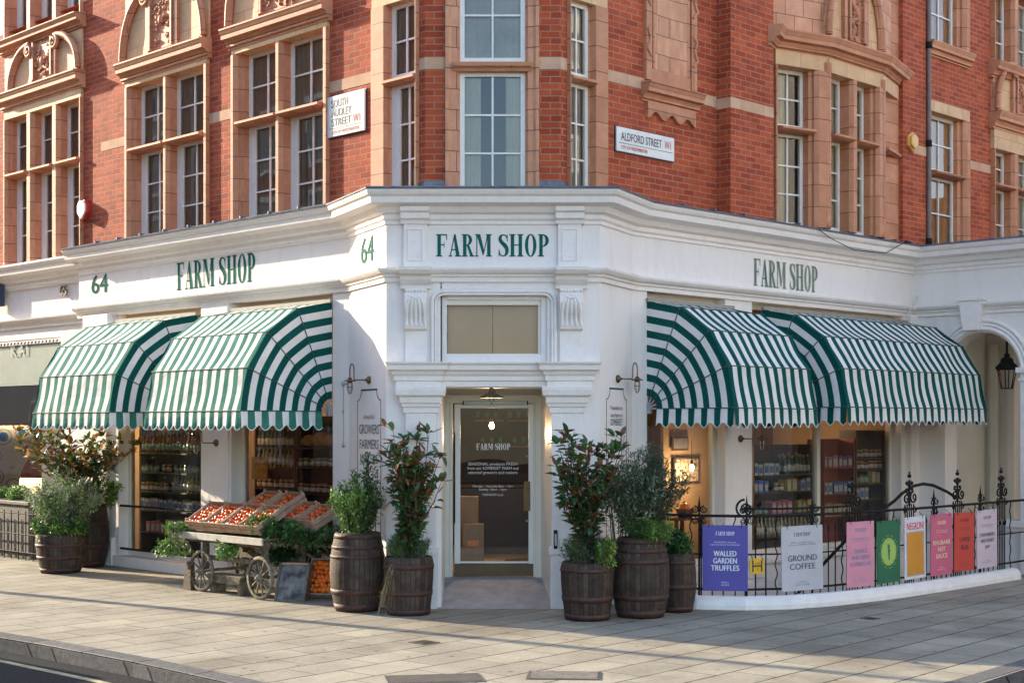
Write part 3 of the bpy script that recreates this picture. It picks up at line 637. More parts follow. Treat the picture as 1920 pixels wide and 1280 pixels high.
# bow bay
zbt = FB1.Z(1480, 234, .05); zbh = FB1.Z(1480, 130, -.1); zbc = FB1.Z(1450, 92, .06); 
L1 = FB1.U(1548); L2 = FB2.U(1650); L3 = FB3.U(1690)
bay(B, FB1, 0, L1 - .001, 1, 4.81, zbt, zbh, zbc, None, jl=.02, jr=.17, sp=.20, curt=('side',), casing=.0, fd=-.16)
bay(B, FB2, 0.001, L2 - .001, 2, 4.81, zbt, zbh, zbc, None, jl=.05, jr=.10, sp=.16, curt=('cloth',), casing=.0, mw=.15, fd=-.16)
bay(B, FB3, 0.001, L3, 1, 4.81, zbt, zbh, zbc, None, jl=.10, jr=.10, sp=.12, curt=('cloth',), casing=.0, fd=-.16)
b = WB()
for bp_, rr in ((pB1, .055), (pB2, .05)):
    b.lathe([(0, 4.81), (rr + .02, 4.81), (rr + .02, 4.95), (rr, 4.99), (rr, zbh - .05), (rr + .03, zbh), (rr + .03, zbh + .12)], 14, (bp_.x, bp_.y, 0))
b.build('corner_shaft', TERRA, B, off=B.location)
c = WB(); c.sweep([(d + .02, z) for d, z in corn(zbc, .26, .19)], [tuple(FR.hit(1440, .23)), tuple(pB0), tuple(pB1), tuple(pB2), tuple(pB3), tuple(FR.w(uBow1 + .1, .0).xy)]); c.build('cornice', TERRA, B, off=B.location)
b = WB()
for F_, l_ in ((FB1, L1), (FB2, L2), (FB3, L3)): b.fr(F_); b.bd(-.02, l_ + .02, -.3, -.015, zbc + .25, ZTOP)
b.build('ashlar_wall', TERRAB, B, off=B.location)
pediment(B, FB2, -.05, L2 - .05, zbc + .28, 1.05, d=.08)
c = WB(); c.sweep([(d, z) for d, z in corn(zbc + 1.36, .25, .2)], [tuple(pB0), tuple(pB1), tuple(pB2), tuple(pB3)]); c.build('cornice', TERRA, B, off=B.location)

b = WB().fr(FR); b.bd(uBow2 - .5, uBow2 + .005, -.35, .16, ZB + .2, ZTOP); b.build('bay_return', TERRA, B, off=B.location); b = WB().fr(FR); b.bd(uBow0 - .01, uBow0 + .045, -.25, .20, ZB + .2, ZTOP); b.build('bay_return', TERRA, B, off=B.location)
# --- neighbour on the left: bay C and the floor above
b = WB(); holes_wall(b, FL, uC1 - 8, uC1 + .53, ZB - .0, ZTOP, 0, [(uC0, uC1, ZB, ZTOP)], .2); b.build('brick_wall', BRICK, N, off=N.location)
ztC = FL.Z(118, 297, .08); zhC = FL.Z(130, 196, -.1); zcC = FL.Z(148, 185, .06) + .05; zcC = FL.Z(148, 165, .06)
bay(N, FL, uC0, uC1, 3, 4.70, ztC, zhC, zcC, zcC + .26, curt=('side', 'cloth', 'cloth'), curtU=('open', 'cloth'), sp=.12, jl=.05, jr=.03, mw=.2)
pediment(N, FL, uC0 + .3, uC1 + .02, zcC + .27, .72)
zsC = FL.Z(150, 45, .15)
c = WB(); A_ = FL.w(uC0 - .1); B_ = FL.w(uC1 + .08); c.sweep([(d + .04, z) for d, z in corn(zsC, .2, .17)], [(A_.x, A_.y), (B_.x, B_.y)]); c.build('cornice', TERRA, N, off=N.location)
b = WB().fr(FL); b.bd(uC0, uC1, -.1, .03, zcC + .27, zsC + .1); b.build('upper_surround', CREAM, N, off=N.location)
bay(N, FL, uC0, uC1, 3, zsC + .2, zsC + 2.6, zsC + 3, zsC + 3.1, None, curt=('open', 'cloth'), sp=.12, jl=.05, jr=.03, mw=.2)
# --- building on the right
uF0, uF1 = FR.U(1744, .25), FR.U(1819, .25); uG0 = FR.U(1868, .3); uG1 = uG0 + 3.2
zr0 = 4.3; zrt = FR.Z(1770, 318, .3); zrh = FR.Z(1770, 222, .1); zrc = FR.Z(1775, 196, .25); zus = FR.Z(1745, 85, .3)
b = WB(); holes_wall(b, FR, uE, uE + 14, 4.2, 9.6, .2, [(uF0, uF1, 4.2, zrc), (uF0, uF1 - .02, zus, 9.6), (uG0, uG1, 4.2, 9.6)], .2); b.build('brick_wall', BRICK, E, off=E.location)
bay(E, Fr(FR.w(0, .2).xy, 45), uF0, uF1, 1, zr0, zrt, zrh, zrc, None, jl=.02, jr=.10, sp=.26, curt=('blind',), casing=0, fd=-.12)
bay(E, Fr(FR.w(0, .2).xy, 45), uF0, uF1 - .02, 1, zus + .12, zus + 1.6, 9.3, 9.4, None, jl=.02, jr=.1, sp=.26, curt=('blind',), casing=0, fd=-.12)
c = WB(); A_ = FR.w(uF0 - .02, .2); B_ = FR.w(uF1 + .06, .2); c.sweep(corn(zus - .12, .22, .13), [(A_.x, A_.y), (B_.x, B_.y)]); c.build('window_sill', TERRA, E, off=E.location)
FG = Fr(FR.w(0, .22).xy, 45); zgc = FR.Z(1868, 240, .3); zgt = FR.Z(1880, 342, .3)
bay(E, FG, uG0, uG1, 4, zr0, zgt, zgc - .32, zgc, zgc + .27, jl=.03, jr=.1, sp=.12, curt=('blind', 'cloth'), mw=.2, casing=0)
pediment(E, FG, uG0 + .0, uG1 - 1.4, zgc + .28, .9)
zgs = FR.Z(1868, 133, .3)
c = WB(); A_ = FG.w(uG0 - .08); B_ = FG.w(uG1 + .1); c.sweep([(d + .03, z) for d, z in corn(zgs - .1, .25, .17)], [(A_.x, A_.y), (B_.x, B_.y)]); c.build('cornice', TERRA, E, off=E.location)
b = WB().fr(FG); b.bd(uG0, uG1, -.1, .03, zgc + .28, zgs); b.build('upper_surround', TERRAB, E, off=E.location)
bay(E, FG, uG0, uG1, 4, zgs + .14, 9.3, 9.5, 9.55, None, jl=.03, jr=.1, sp=.12, curt=('blind', 'cloth'), mw=.2, casing=0)
bd_ = WB().fr(FR); zz_ = FR.Z(1830, 330, .2); bd_.bd(uF1, uG0, .1, .207, zb0 - .04, zb1 - .04); bd_.build('stone_band', BAND, E, off=E.location)
# ------------------------------------------------------------------ shopfront of the corner building
T_ = lambda v: (v.x, v.y)
PA = Vector(FL.hit(148, .0))
path = [T_(PA), T_(P2), T_(P1), T_(Q1), T_(Q2), T_(Q3)]
ZC = 4.40
c = WB(); c.sweep([(-.3, ZC)] + [(.02, ZC), (.02, ZC + .04), (.045, ZC + .06), (.045, ZC + .11), (.10, ZC + .13), (.13, ZC + .19), (.24, ZC + .22), (.25, ZC + .29), (.28, ZC + .31), (.30, ZC + .345), (.30, ZC + .375), (-.35, ZC + .40)], path, caps=False); c.build('cornice', WHITE2, B, off=B.location, bevel=.004)
c = WB(); c.sweep([(.26, ZC + .374), (.315, ZC + .366), (.32, ZC + .385), (.29, ZC + .398), (-.35, ZC + .428), (-.5, ZC + .43)], path, caps=False); c.build('lead_flashing', LEAD, B, off=B.location)
rb = WB()
for a, b_ in ((P2, PA), (Q2, Q3)):
    t = (b_ - a).normalized(); nn = Vector((t.y, -t.x)) if a == Q2 else Vector((-t.y, t.x)); L_ = (b_ - a).length; F_ = Fr(a, math.degrees(math.atan2(t.y, t.x))) if a == Q2 else Fr(a, -45); s_ = 1 if a == Q2 else -1
    for i in range(1, int(L_ / .62)):
        rb.fr(F_); u = s_ * .62 * i; rb.bd(u - .012, u + .012, .0, .326, ZC + .392, ZC + .410 + .008)
rb.build('lead_rolls', LEAD, B, off=B.location)
f = WB(); f.sweep([(-.15, 3.86), (.0, 3.86), (.0, ZC + .005)], path, caps=False); f.build('fascia', WHITE, B, off=B.location)
LMP = [(-.2, 3.74), (.03, 3.74), (.03, 3.79), (.055, 3.80), (.06, 3.825), (.10, 3.84), (.125, 3.87), (.13, 3.895), (-.02, 3.905)]
c = WB(); c.sweep(LMP, path, caps=False); c.build('fascia_moulding', WHITE2, B, off=B.location)
# ground floor piers.  left front: window openings by photo columns
uw = dict(a0=FL.U(222, .0), a1=FL.U(380, .0), b0=FL.U(434, .0), b1=FL.U(624, .0))
zs = .16
p = WB(); holes_wall(p, FL, FL.U(165), FL.U(655), 0, 3.78, 0, [(uw['a0'], uw['a1'], zs, 3.76), (uw['b0'], uw['b1'], zs, 3.76)], .28)
p.fr(FSL); Ls = (P1 - P2).length
p.bd(0, Ls, -.3, 0, 0, 3.78); p.fr(FSR); Lr = (Q2 - Q1).length; p.bd(0, Lr, -.3, 0, 0, 3.78)
p.fr(FS); pxo0, pxo1 = FS.U(828), FS.U(1036)
p.bd(P1.x, pxo0, -.25, 0, 0, 3.78); p.bd(pxo1, Q1.x, -.25, 0, 0, 3.78)
c0, c1, d0, d1 = FQ.U(1213), FQ.U(1360), FQ.U(1410), FQ.U(1690)
holes_wall(p, FQ, -.0, FQ.U(1712), -2.6, 3.78, 0, [(c0, c1, .30, 3.76), (d0, d1, .34, 3.76), (FQ.U(1440), FQ.U(1560), -2.0, -.25)], .28)
p.build('shopfront_wall', WHITE, B, off=B.location)
b = WB().fr(FQ); b.bd(FQ.U(1440), FQ.U(1560), -.3, -.25, -2.0, -.25); b.build('basement_window', DARK, B, off=B.location)
# horizontal rustication grooves at the basement front and string sill
b = WB().fr(FQ)
for z in [-.9, -.65, -.4, -.16, .06]: b.bd(0.02, FQ.U(1440) - .02, -.02, .022, z, z + .19)
b.bd(-.0, FQ.U(1700), -.05, .05, .24, .31); b.build('rusticated_base', WHITE, B, off=B.location, bevel=.006)
# pilaster strips on the left front
b = WB().fr(FL)
b.bd(FL.U(165), FL.U(204), -.02, .045, 0, 3.77); b.bd(FL.U(150, .05) , FL.U(216), -.02, .065, 0, .42); b.bd(FL.U(380) + .0, FL.U(430), -.02, .03, .0, 3.77)
b.bd(FL.U(165) - .02, FL.U(210), -.02, .08, 3.45, 3.76)
b.build('pilaster', WHITE, B, off=B.location, bevel=.006)
b = WB().fr(FL); b.bd(FL.U(216), FL.U(640), -.03, .05, .0, zs + .0); b.build('window_sill', WHITE2, B, off=B.location, bevel=.008)
b = WB().fr(FQ); b.bd(FQ.U(1698), FQ.U(1716), -.1, .10, -.5, 3.76)
b.build('pilaster', WHITE, B, off=B.location, bevel=.006)
# shop windows
def shopwin(F, u0, u1, z0, z1, d, mull=(), nm='shop_window'):
    b = WB().fr(F); fw = .06; t = .07
    b.bd(u0, u0 + fw, d - t, d, z0, z1); b.bd(u1 - fw, u1, d - t, d, z0, z1); b.bd(u0 + fw, u1 - fw, d - t, d, z0, z0 + .07); b.bd(u0 + fw, u1 - fw, d - t, d, z1 - .1, z1)
    for m in mull: b.bd(m - .04, m + .04, d - t, d + .015, z0 + .07, z1 - .1)
    w_ = b.build(nm, CREAMP, B, off=B.location, bevel=.004)
    g = WB().fr(F); g.add([(u0 + fw, -(d - .03), z0 + .07), (u1 - fw, -(d - .03), z0 + .07), (u1 - fw, -(d - .03), z1 - .1), (u0 + fw, -(d - .03), z1 - .1)], [(0, 1, 2, 3)]); g.build('glass_pane', GLASS, w_, off=B.location)
    return w_
wA = shopwin(FL, uw['a0'], uw['a1'], zs, 3.76, -.16); wB = shopwin(FL, uw['b0'], uw['b1'], zs, 3.76, -.16)
wC = shopwin(FQ, c0, c1, .30, 3.76, -.16); wD = shopwin(FQ, d0, d1, .34, 3.76, -.16, mull=(FQ.U(1536, -.14),))
# black guard bars before the left window
for z in (.93 - .02, .28):
    b = WB().fr(FL); b.tube([(FL.U(226, .06), -.06, z), (FL.U(384, .06), -.06, z)], .017, 8)
    for u in (FL.U(226, .06), FL.U(384, .06)): b.tube([(u, -.06, z), (u, .0, z)], .012, 6)
    b.build('guard_bar', IRON, B, off=B.location)
# --- entrance: frieze blocks, consoles, mouldings, pilasters
X = lambda px, d=0: FS.U(px, d); Z = lambda py, d=0: FS.Z(923, py, d)
b = WB().fr(FS)
for a, e in ((757, 801), (1046, 1090)):
    b.bd(X(a), X(e), -.01, .05, 3.88, ZC + .01)
    b2 = WB().fr(FS)
    xa_, xb_ = X(a) + .045, X(e) - .045
    b2.bd(xa_, xa_ + .015, .049, .062, 3.98, ZC - .05); b2.bd(xb_ - .015, xb_, .049, .062, 3.98, ZC - .05); b2.bd(xa_ + .015, xb_ - .015, .049, .062, 3.98, 3.995); b2.bd(xa_ + .015, xb_ - .015, .049, .062, ZC - .065, ZC - .05)
    b2.build('frieze_panel', WHITE2, B, off=B.location, bevel=.003)
    A_, B_ = (X(a) - .03, 17.0), (X(e) + .03, 17.0); c = WB(); c.sweep([(-.01, ZC), (.07, ZC), (.08, ZC + .04), (.13, ZC + .06), (.13, ZC + .12), (.17, ZC + .14), (.17, ZC + .19), (-.01, ZC + .2)], [A_, B_]); c.build('frieze_cap', WHITE2, B, off=B.location)
b.build('frieze_block', WHITE2, B, off=B.location, bevel=.004)
for a, e in ((748, 812), (1038, 1104)):       # console head blocks
    c = WB(); A_, B_ = (X(a) + .02, 17.0), (X(e) - .02, 17.0)
    c.sweep([(-.01, 3.66), (.05, 3.66), (.06, 3.70), (.085, 3.72), (.12, 3.76), (.13, 3.80), (.20, 3.82), (.235, 3.86), (.24, 3.90), (-.01, 3.91)], [A_, B_]); c.build('console_head', WHITE2, B, off=B.location, bevel=.003)
for a, e in ((760, 801), (1049, 1092)):
    b = WB().fr(FS); u0, u1 = X(a), X(e); um = (u0 + u1) / 2
    prof = [(0, 3.66), (.125, 3.66), (.13, 3.60), (.15, 3.56), (.155, 3.50), (.13, 3.42), (.10, 3.36), (.09, 3.30), (.105, 3.24), (.095, 3.20), (.03, 3.18), (0, 3.18)]
    n = len(prof); vs = [(u0, -d, z) for d, z in prof] + [(u1, -d, z) for d, z in prof]
    b.add(vs, [tuple(range(n)), tuple(range(n, 2 * n))[::-1]] + [(i, n + i, n + (i + 1) % n, (i + 1) % n) for i in range(n)])
    for k in range(7): uu = u0 + (u1 - u0) * (k + .5) / 7; b.sph((uu, -.128, 3.63), .018, 8, 5)
    for k in range(5):
        uu = u0 + (u1 - u0) * (k + .5) / 5; b.tube([(uu + (um - uu) * .5, -.150, 3.57), (uu + (um - uu) * .1, -.155, 3.48), (uu, -.118, 3.38), (uu, -.100, 3.29), (uu + (uu - um) * .1, -.108, 3.23)], .018, 6, rs=[.008, .02, .018, .02, .014])
    b.tube([(u0 + .03, -.13, 3.585), (um - .04, -.15, 3.555), (um, -.155, 3.54), (um + .04, -.15, 3.555), (u1 - .03, -.13, 3.585)], .014, 6)
    b.build('scrolled_console', WHITE2, B, off=B.location)
    b = WB().fr(FS); b.bd(u0, u1, -.01, .04, 2.80, 3.18); b.build('console_shaft', WHITE2, B, off=B.location, bevel=.004)
# transom light over the door
zt_, zb_ = Z(545), Z(690); x0, x1 = X(826), X(1026)
b = WB().fr(FS)
b.bd(pxo0, x0, -.24, -.0, 2.80, 3.77); b.bd(x1, pxo1, -.24, -.0, 2.80, 3.77); b.bd(x0, x1, -.24, 0.0, zt_ - .03, 3.77)
b.build('transom_wall', WHITE2, B, off=B.location)
def frame_tube(u0, u1, z0, z1, r, d, rad, m, name):
    pts = []
    for (cx, cz, a0) in ((u1 - rad, z1 - rad, 0), (u0 + rad, z1 - rad, 90)):
        for i in range(7): a = R(a0 + 15 * i); pts.append((cx + rad * math.cos(a), -d, cz + rad * math.sin(a)))
    pts = [(u1, -d, z0)] + pts + [(u0, -d, z0)]
    b = WB().fr(FS); b.tube(pts, r, 8); return b.build(name, m, B, off=B.location)
frame_tube(X(811), X(1041), 2.80, Z(546), .026, .015, .12, WHITE2, 'roll_moulding'); frame_tube(X(817), X(1035), 2.80, Z(552), .014, .03, .10, WHITE2, 'roll_moulding')
b = WB().fr(FS); tz0, tz1 = Z(676), Z(560)
for (a, e, q, r_) in ((x0, x0 + .07, 2.80, tz1 + .06), (x1 - .07, x1, 2.80, tz1 + .06), (x0 + .07, x1 - .07, tz1 - .01, tz1 + .06), (x0 + .07, x1 - .07, 2.80, tz0 + .07)): b.bd(a, e, -.16, -.05, q, r_)
tw = b.build('transom_window', WHITE2, B, off=B.location, bevel=.006)
b = WB().fr(FS); gx0, gx1, gz0, gz1 = X(838, -.1), X(1009, -.1), Z(663, -.1), Z(572, -.1)
b.bd(x0 + .07, gx0, -.17, -.08, gz0, gz1); b.bd(gx1, x1 - .07, -.17, -.08, gz0, gz1); b.bd(x0 + .07, x1 - .07, -.17, -.08, gz1, tz1 - .01); b.bd(x0 + .07, x1 - .07, -.17, -.08, tz0 + .07, gz0)
b.build('transom_sash', CREAMP, tw, off=B.location, bevel=.005)
b = WB().fr(FS); b.add([(gx0, .13, gz0), (gx1, .13, gz0), (gx1, .13, gz1), (gx0, .13, gz1)], [(0, 1, 2, 3)]); b.build('glass_pane', GLASS, tw, off=B.location)
b = WB().fr(FS); b.bd(gx0, (gx0 + gx1) / 2 - .005, -.22, -.2, gz0, gz1); b.bd((gx0 + gx1) / 2 + .004, gx1, -.22, -.2, gz0, gz1); b.build('blind', BLIND, tw, off=B.location)
# entablature over the door with breaks over the pilasters
xp = [X(748), X(822), X(1030), X(1104)]
pth = [(xp[0], 17.0), (xp[0], 16.92), (xp[1], 16.92), (xp[1], 17.0), (xp[2], 17.0), (xp[2], 16.92), (xp[3], 16.92), (xp[3], 17.0)]
c = WB(); c.sweep([(-.1, 2.54), (.03, 2.54), (.03, 2.60), (.05, 2.61), (.05, 2.66), (.07, 2.68), (.08, 2.71), (.115, 2.73), (.12, 2.78), (.14, 2.80), (.145, 2.82), (-.1, 2.83)], pth, caps=False); c.build('entablature', WHITE2, B, off=B.location, bevel=.003)
b = WB().fr(FS); b.bd(pxo0 - .02, pxo1 + .02, -.9, .0, 2.53, 2.6); b.bd(pxo0 - .05, pxo1 + .05, -1.2, -.2, 2.56, 2.82); b.build('porch_soffit', CREAMP, B, off=B.location)
for a, e in ((760, 818), (1034, 1092)):
    u0, u1 = X(a, .07), X(e, .07); mir = 1
    b = WB().fr(FS); b.bd(u0, u1, -.01, .07, 0, 2.3); b.bd(u0 - .012, u1 + .012, -.01, .085, 0, .62); b.bd(u0 - .03, u1 + .03, -.01, .10, .62, .68); b.bd(u0 - .02, u1 + .02, -.01, .095, .68, .71)
    b.build('pilaster', WHITE2, B, off=B.location, bevel=.006)
    c = WB(); A_, B_ = (u0 - .0, 16.93), (u1 + .0, 16.93); c.sweep([(-.08, 2.24), (.012, 2.24), (.015, 2.30), (.03, 2.31), (.035, 2.34), (.05, 2.36), (.055, 2.42), (.09, 2.44), (.10, 2.50), (.10, 2.54), (-.08, 2.545)], [(u0 - .01, 17.0), (u0 - .01, 16.93), (u1 + .01, 16.93), (u1 + .01, 17.0)], caps=False); c.build('pilaster_capital', WHITE2, B, off=B.location, bevel=.003)
# recess
FD = Fr((0, 18.0), 0); Xd = lambda px: FD.U(px); Zd = lambda py: FD.Z(923, py)
b = WB()
r0, r1 = Xd(835), Xd(1014)
for (xa_, xb_) in ((pxo0, r0), (r1, pxo1)):
    M_ = [(xa_, 17.0), (xb_, 18.0)] if xa_ == pxo0 else [(xb_, 17.0), (xa_, 18.0)]
    b.sweep([(0, 0), (0, 2.56)], M_, caps=False)
    s_ = 1 if xa_ == pxo0 else -1
b.build('recess_wall', CREAMP, B, off=B.location)
b = WB().fr(FD); fz = Zd(740); b.bd(r0 - .06, Xd(843), -.1, .04, .2, fz); b.bd(Xd(1004), r1 + .06, -.1, .04, .2, fz); b.bd(Xd(843), Xd(1004), -.1, .04, fz - .10, fz); b.bd(r0 - .1, r1 + .1, -.12, .0, fz, 2.58)
b.bd(Xd(843), Xd(849), -.08, .02, .25, fz - .1); b.bd(Xd(1000), Xd(1004), -.08, .02, .25, fz - .1); b.build('door_frame', CREAMP, B, off=B.location, bevel=.005)
b = WB().add([(pxo0 - .05, 16.96, .0), (pxo1 + .05, 16.96, .0), (r1 + .02, 17.98, Zd(1080)), (r0 - .02, 17.98, Zd(1080)), (r0 - .02, 17.98, -.1), (r1 + .02, 17.98, -.1), (pxo0 - .05, 16.96, -.1), (pxo1 + .05, 16.96, -.1)], [(0, 1, 2, 3), (3, 2, 5, 4), (0, 3, 4, 6), (1, 7, 5, 2)]); b.build('entrance_ramp', CONC, B, off=B.location)
dz0, dz1 = Zd(1081), Zd(757); dx0, dx1 = Xd(852), Xd(1000); gx0, gx1 = Xd(863), Xd(991); gz0, gz1 = Zd(1052), Zd(765)
b = WB().fr(FD); b.bd(dx0, gx0, -.05, 0, dz0 + .16, dz1); b.bd(gx1, dx1, -.05, 0, dz0 + .16, dz1); b.bd(gx0, gx1, -.05, 0, gz1, dz1); b.bd(gx0, gx1, -.05, -.001, dz0 + .165, gz0)
door = b.build('door', mat('door_white', (.78, .77, .74), (.75, .73, .70), rough=.3, ns=4), B, off=B.location, bevel=.004)
b = WB().fr(FD); b.bd(dx0, dx1, -.05, .004, dz0 + .01, dz0 + .158); b.build('kick_plate', mat('kick_plate_bronze', (.11, .07, .035), (.085, .055, .03), rough=.4, ns=6, metal=.4), door, off=B.location)
b = WB().fr(FD); b.add([(gx0, .02, gz0), (gx1, .02, gz0), (gx1, .02, gz1), (gx0, .02, gz1)], [(0, 1, 2, 3)]); b.build('glass_pane', GLASS, door, off=B.location)
b = WB().fr(FD); b.bd(Xd(982), Xd(994), .001, .014, Zd(957), Zd(902)); b.build('push_plate', BRONZE, door, off=B.location)
for py in (855, 976):
    b = WB().fr(FD); b.lathe([(0, .0), (.012, .0), (.012, .014), (0, .014)], 12, (Xd(988), -.014, Zd(py)), axis='y'); b.build('door_lock', GALV, door, off=B.location)
b = WB().fr(FD); b.tube([(Xd(852), -.035, Zd(978)), (Xd(852), -.035, Zd(813))], .011, 8)
for py in (980, 811): b.tube([(Xd(852), -.035, Zd(py)), (Xd(852), .0, Zd(py))], .010, 6)
b.build('pull_handle', IRON, door, off=B.location)
b = WB().fr(FD); b.bd(Xd(870), Xd(988), .003, .06, Zd(759) + .005, Zd(752)); b.build('door_closer', GALV, door, off=B.location, bevel=.004)
b = WB().fr(FD); b.bd(Xd(870) - .012, Xd(870), .002, .062, Zd(759), Zd(751)); b.bd(Xd(988), Xd(988) + .012, .002, .062, Zd(759), Zd(751)); b.build('closer_cap', IRON, door, off=B.location)
b = WB().fr(FD); LW = mat('frosted_lettering', (.72, .72, .70), rough=.6); 
serif(b, 'FARM SHOP', X(923) , Zd(843), Zd(831) - Zd(843), width=Xd(953) - Xd(889), d=-.012, align='C')
for s, py, h, wd in (('SEASONAL products FRESH', 872, .052, .60), ('from our SOMERSET FARM and', 880, .052, .62), ('selected growers and makers', 888, .052, .60), ('Monday – Saturday 8am – 7pm', 913, .040, .49), ('Sunday 10am – 6pm', 919, .040, .34), ('FARMSHOP.co.uk', 929, .038, .25)):
    text(b, s, X(922), Zd(py), h, d=-.012, width=wd)
b.build('door_lettering', LW, door, off=B.location)
b = WB().fr(FS); b.bd(X(1038, .075), X(1045, .075), .07, .10, FS.Z(1042, 1028, .08), FS.Z(1042, 993, .08)); b.build('entry_keypad', IRON, B, off=B.location, bevel=.004)
b = WB().fr(FS); b.bd(X(1040, .1), X(1044, .1), .1, .106, FS.Z(1042, 1022, .08), FS.Z(1042, 1000, .08)); b.build('keypad_plate', GALV, B, off=B.location)
# --- painted lettering
def fascia_text(F, s, px0, px1, pyb, pyt, d, m, name='fascia_lettering'):
    u0, u1 = F.U(px0, d), F.U(px1, d); um = (px0 + px1) / 2; b = WB().fr(F)
    z0 = F.Z(um, pyb, d); serif(b, s, u0, z0, F.Z(um, pyt, d) - z0, width=u1 - u0, d=d); return b.build(name, m, B, off=B.location)
fascia_text(FS, 'FARM SHOP', 817, 1031, 481, 439, .004, TEAL)
fascia_text(FL, 'FARM SHOP', 331, 480, 536, 483, .007, TEALF)
FAD = mat('patchily_faded_teal', (.03, .11, .085), (.22, .25, .16), rough=.6, ns=1.1)
fascia_text(FQ, 'FARM SHOP', 1413, 1534, 542, 492, .007, FAD)
b = WB().fr(FL); text(b, '64', FL.U(187), FL.Z(187, 549), .40, d=.006, width=FL.U(202) - FL.U(172), bold=.006); b.build('house_number', TEALF, B, off=B.location)
b = WB().fr(FSL); text(b, '64', FSL.U(689), FSL.Z(689, 492), .44, d=.006, width=FSL.U(700) - FSL.U(677), bold=.006); b.build('house_number', TEAL, B, off=B.location)
INK = mat('sign_ink', (.05, .06, .07), rough=.6)
def painted_panel(F, pxl, pxr, pyt, pyn, lines, z0=.75):
    u0, u1 = F.U(pxl, .004), F.U(pxr, .004); um = (u0 + u1) / 2; pm = (pxl + pxr) / 2; zt, zn = F.Z(pm, pyt), F.Z(pm, pyn); q = (u1 - u0) * .17; b = WB().fr(F)
    arcL = [(u0 + q * (1 - math.cos(R(t))) * 1, zn + (zt - zn) * math.sin(R(t)) ) for t in range(0, 91, 15)]
    arcL = [(u0 + q * math.sin(R(t)), zn + (zt - zn) * (1 - math.cos(R(t)))) for t in range(0, 91, 15)]
    arcR = [(u0 + u1 - x, z) for x, z in arcL]
    tk = .010
    b.bd(u0, u0 + tk, .001, .004, z0, zn); b.bd(u1 - tk, u1, .001, .004, z0, zn); b.bd(u0 + q - .01, u1 - q + .01, .001, .004, zt - .02, zt)
    for arc, s_ in ((arcL, 1), (arcR, -1)):
        for i in range(len(arc) - 1):
            (xa_, za_), (xb_, zb__) = arc[i], arc[i + 1]; P = [(xa_, -.004, za_), (xb_, -.004, zb__), (xb_ + s_ * .013, -.004, zb__ - .004), (xa_ + s_ * .013, -.004, za_ - .012)]
            b.add(P if s_ < 0 else P[::-1], [(0, 1, 2, 3)])
    o = b.build('painted_border', TEAL, B, off=B.location)
    b = WB().fr(F)
    for s, py, h, wd in lines: text(b, s, um, F.Z(pm, py), h, d=.004, width=(u1 - u0) * wd)
    b.build('painted_lettering', INK, B, off=B.location)
painted_panel(FSL, 670, 714, 729, 750, (('A shop full of', 785, .075, .46), ('GROWERS', 813, .16, .84), ('FARMERS', 841, .16, .80), ('MAKERS', 868, .16, .74)))
painted_panel(FSR, 1137, 1175, 727, 748, (('Founded on', 768, .075, .58), ('our farm in', 782, .075, .56), ('SOMERSET', 797, .11, .6), ('Bringing all', 831, .075, .56)))
# --- porch flank (right neighbour)
Lp = 4.2; ppath = [T_(Q3), T_(Vector(FP.w(Lp).xy))]
c = WB(); c.sweep([(-.3, ZC)] + [(.02, ZC), (.02, ZC + .04), (.045, ZC + .06), (.045, ZC + .11), (.10, ZC + .13), (.13, ZC + .19), (.24, ZC + .22), (.25, ZC + .29), (.28, ZC + .31), (.30, ZC + .345), (.30, ZC + .375), (-.35, ZC + .40)], ppath); c.build('cornice', WHITE2, E, off=E.location)
c = WB(); c.sweep([(.26, ZC + .374), (.315, ZC + .37), (.30, ZC + .398), (-2, ZC + .42)], ppath); c.build('lead_flashing', LEAD, E, off=E.location)
c = WB(); c.sweep(LMP, ppath); c.build('fascia_moulding', WHITE2, E, off=E.location)
# arch opening: centre and radius from the photo
ua0, ua1 = FP.U(1772, 0), FP.U(1912, 0); uc = (ua0 + ua1) / 2; ra = (ua1 - ua0) / 2; zsn = FP.Z(1845, 622) - ra
b = WB(); b.fr(FP); wl0 = [(ua0, 0.0), (ua0, zsn)]
seg = 20; arcp = [(uc - ra * math.cos(math.pi * i / seg), zsn + ra * math.sin(math.pi * i / seg)) for i in range(seg + 1)]
ZW = 3.80
def aw(mb, d, rev, z0=-2.6, zt=ZW, ul=0, ur=Lp, up=1):
    q = lambda u, z: (u, -d, z)
    mb.add([q(ul, z0), q(ua0, z0), q(ua0, zsn), q(ul, zsn)], [(0, 1, 2, 3)]); mb.add([q(ua1, z0), q(ur, z0), q(ur, zsn), q(ua1, zsn)], [(0, 1, 2, 3)])
    mb.add([q(ua0, z0), q(ua1, z0), q(ua1, .55), q(ua0, .55)], [(0, 1, 2, 3)])
    for i in range(seg):
        (x0_, z0_), (x1_, z1_) = arcp[i], arcp[i + 1]; mb.add([q(x0_, z0_), q(x1_, z1_), q(x1_, zt), q(x0_, zt)], [(0, 1, 2, 3)])
        mb.add([(x0_, -d, z0_), (x1_, -d, z1_), (x1_, -d + rev, z1_), (x0_, -d + rev, z0_)], [(3, 2, 1, 0)])
    mb.add([q(ul, zsn), q(ua0, zsn), q(ua0, zt), q(ul, zt)], [(0, 1, 2, 3)]); mb.add([q(ua1, zsn), q(ur, zsn), q(ur, zt), q(ua1, zt)], [(0, 1, 2, 3)])
    for u, s_ in ((ua0, 1), (ua1, -1)):
        P = [(u, -d, z0), (u, -d, zsn), (u, -d + rev, zsn), (u, -d + rev, z0)]; mb.add(P if s_ > 0 else P[::-1], [(0, 1, 2, 3)])
aw(b, 0, .35); b.bd(0, Lp, -.05, 0, 3.86, ZC + .01); b.build('porch_wall', WHITE, E, off=E.location)
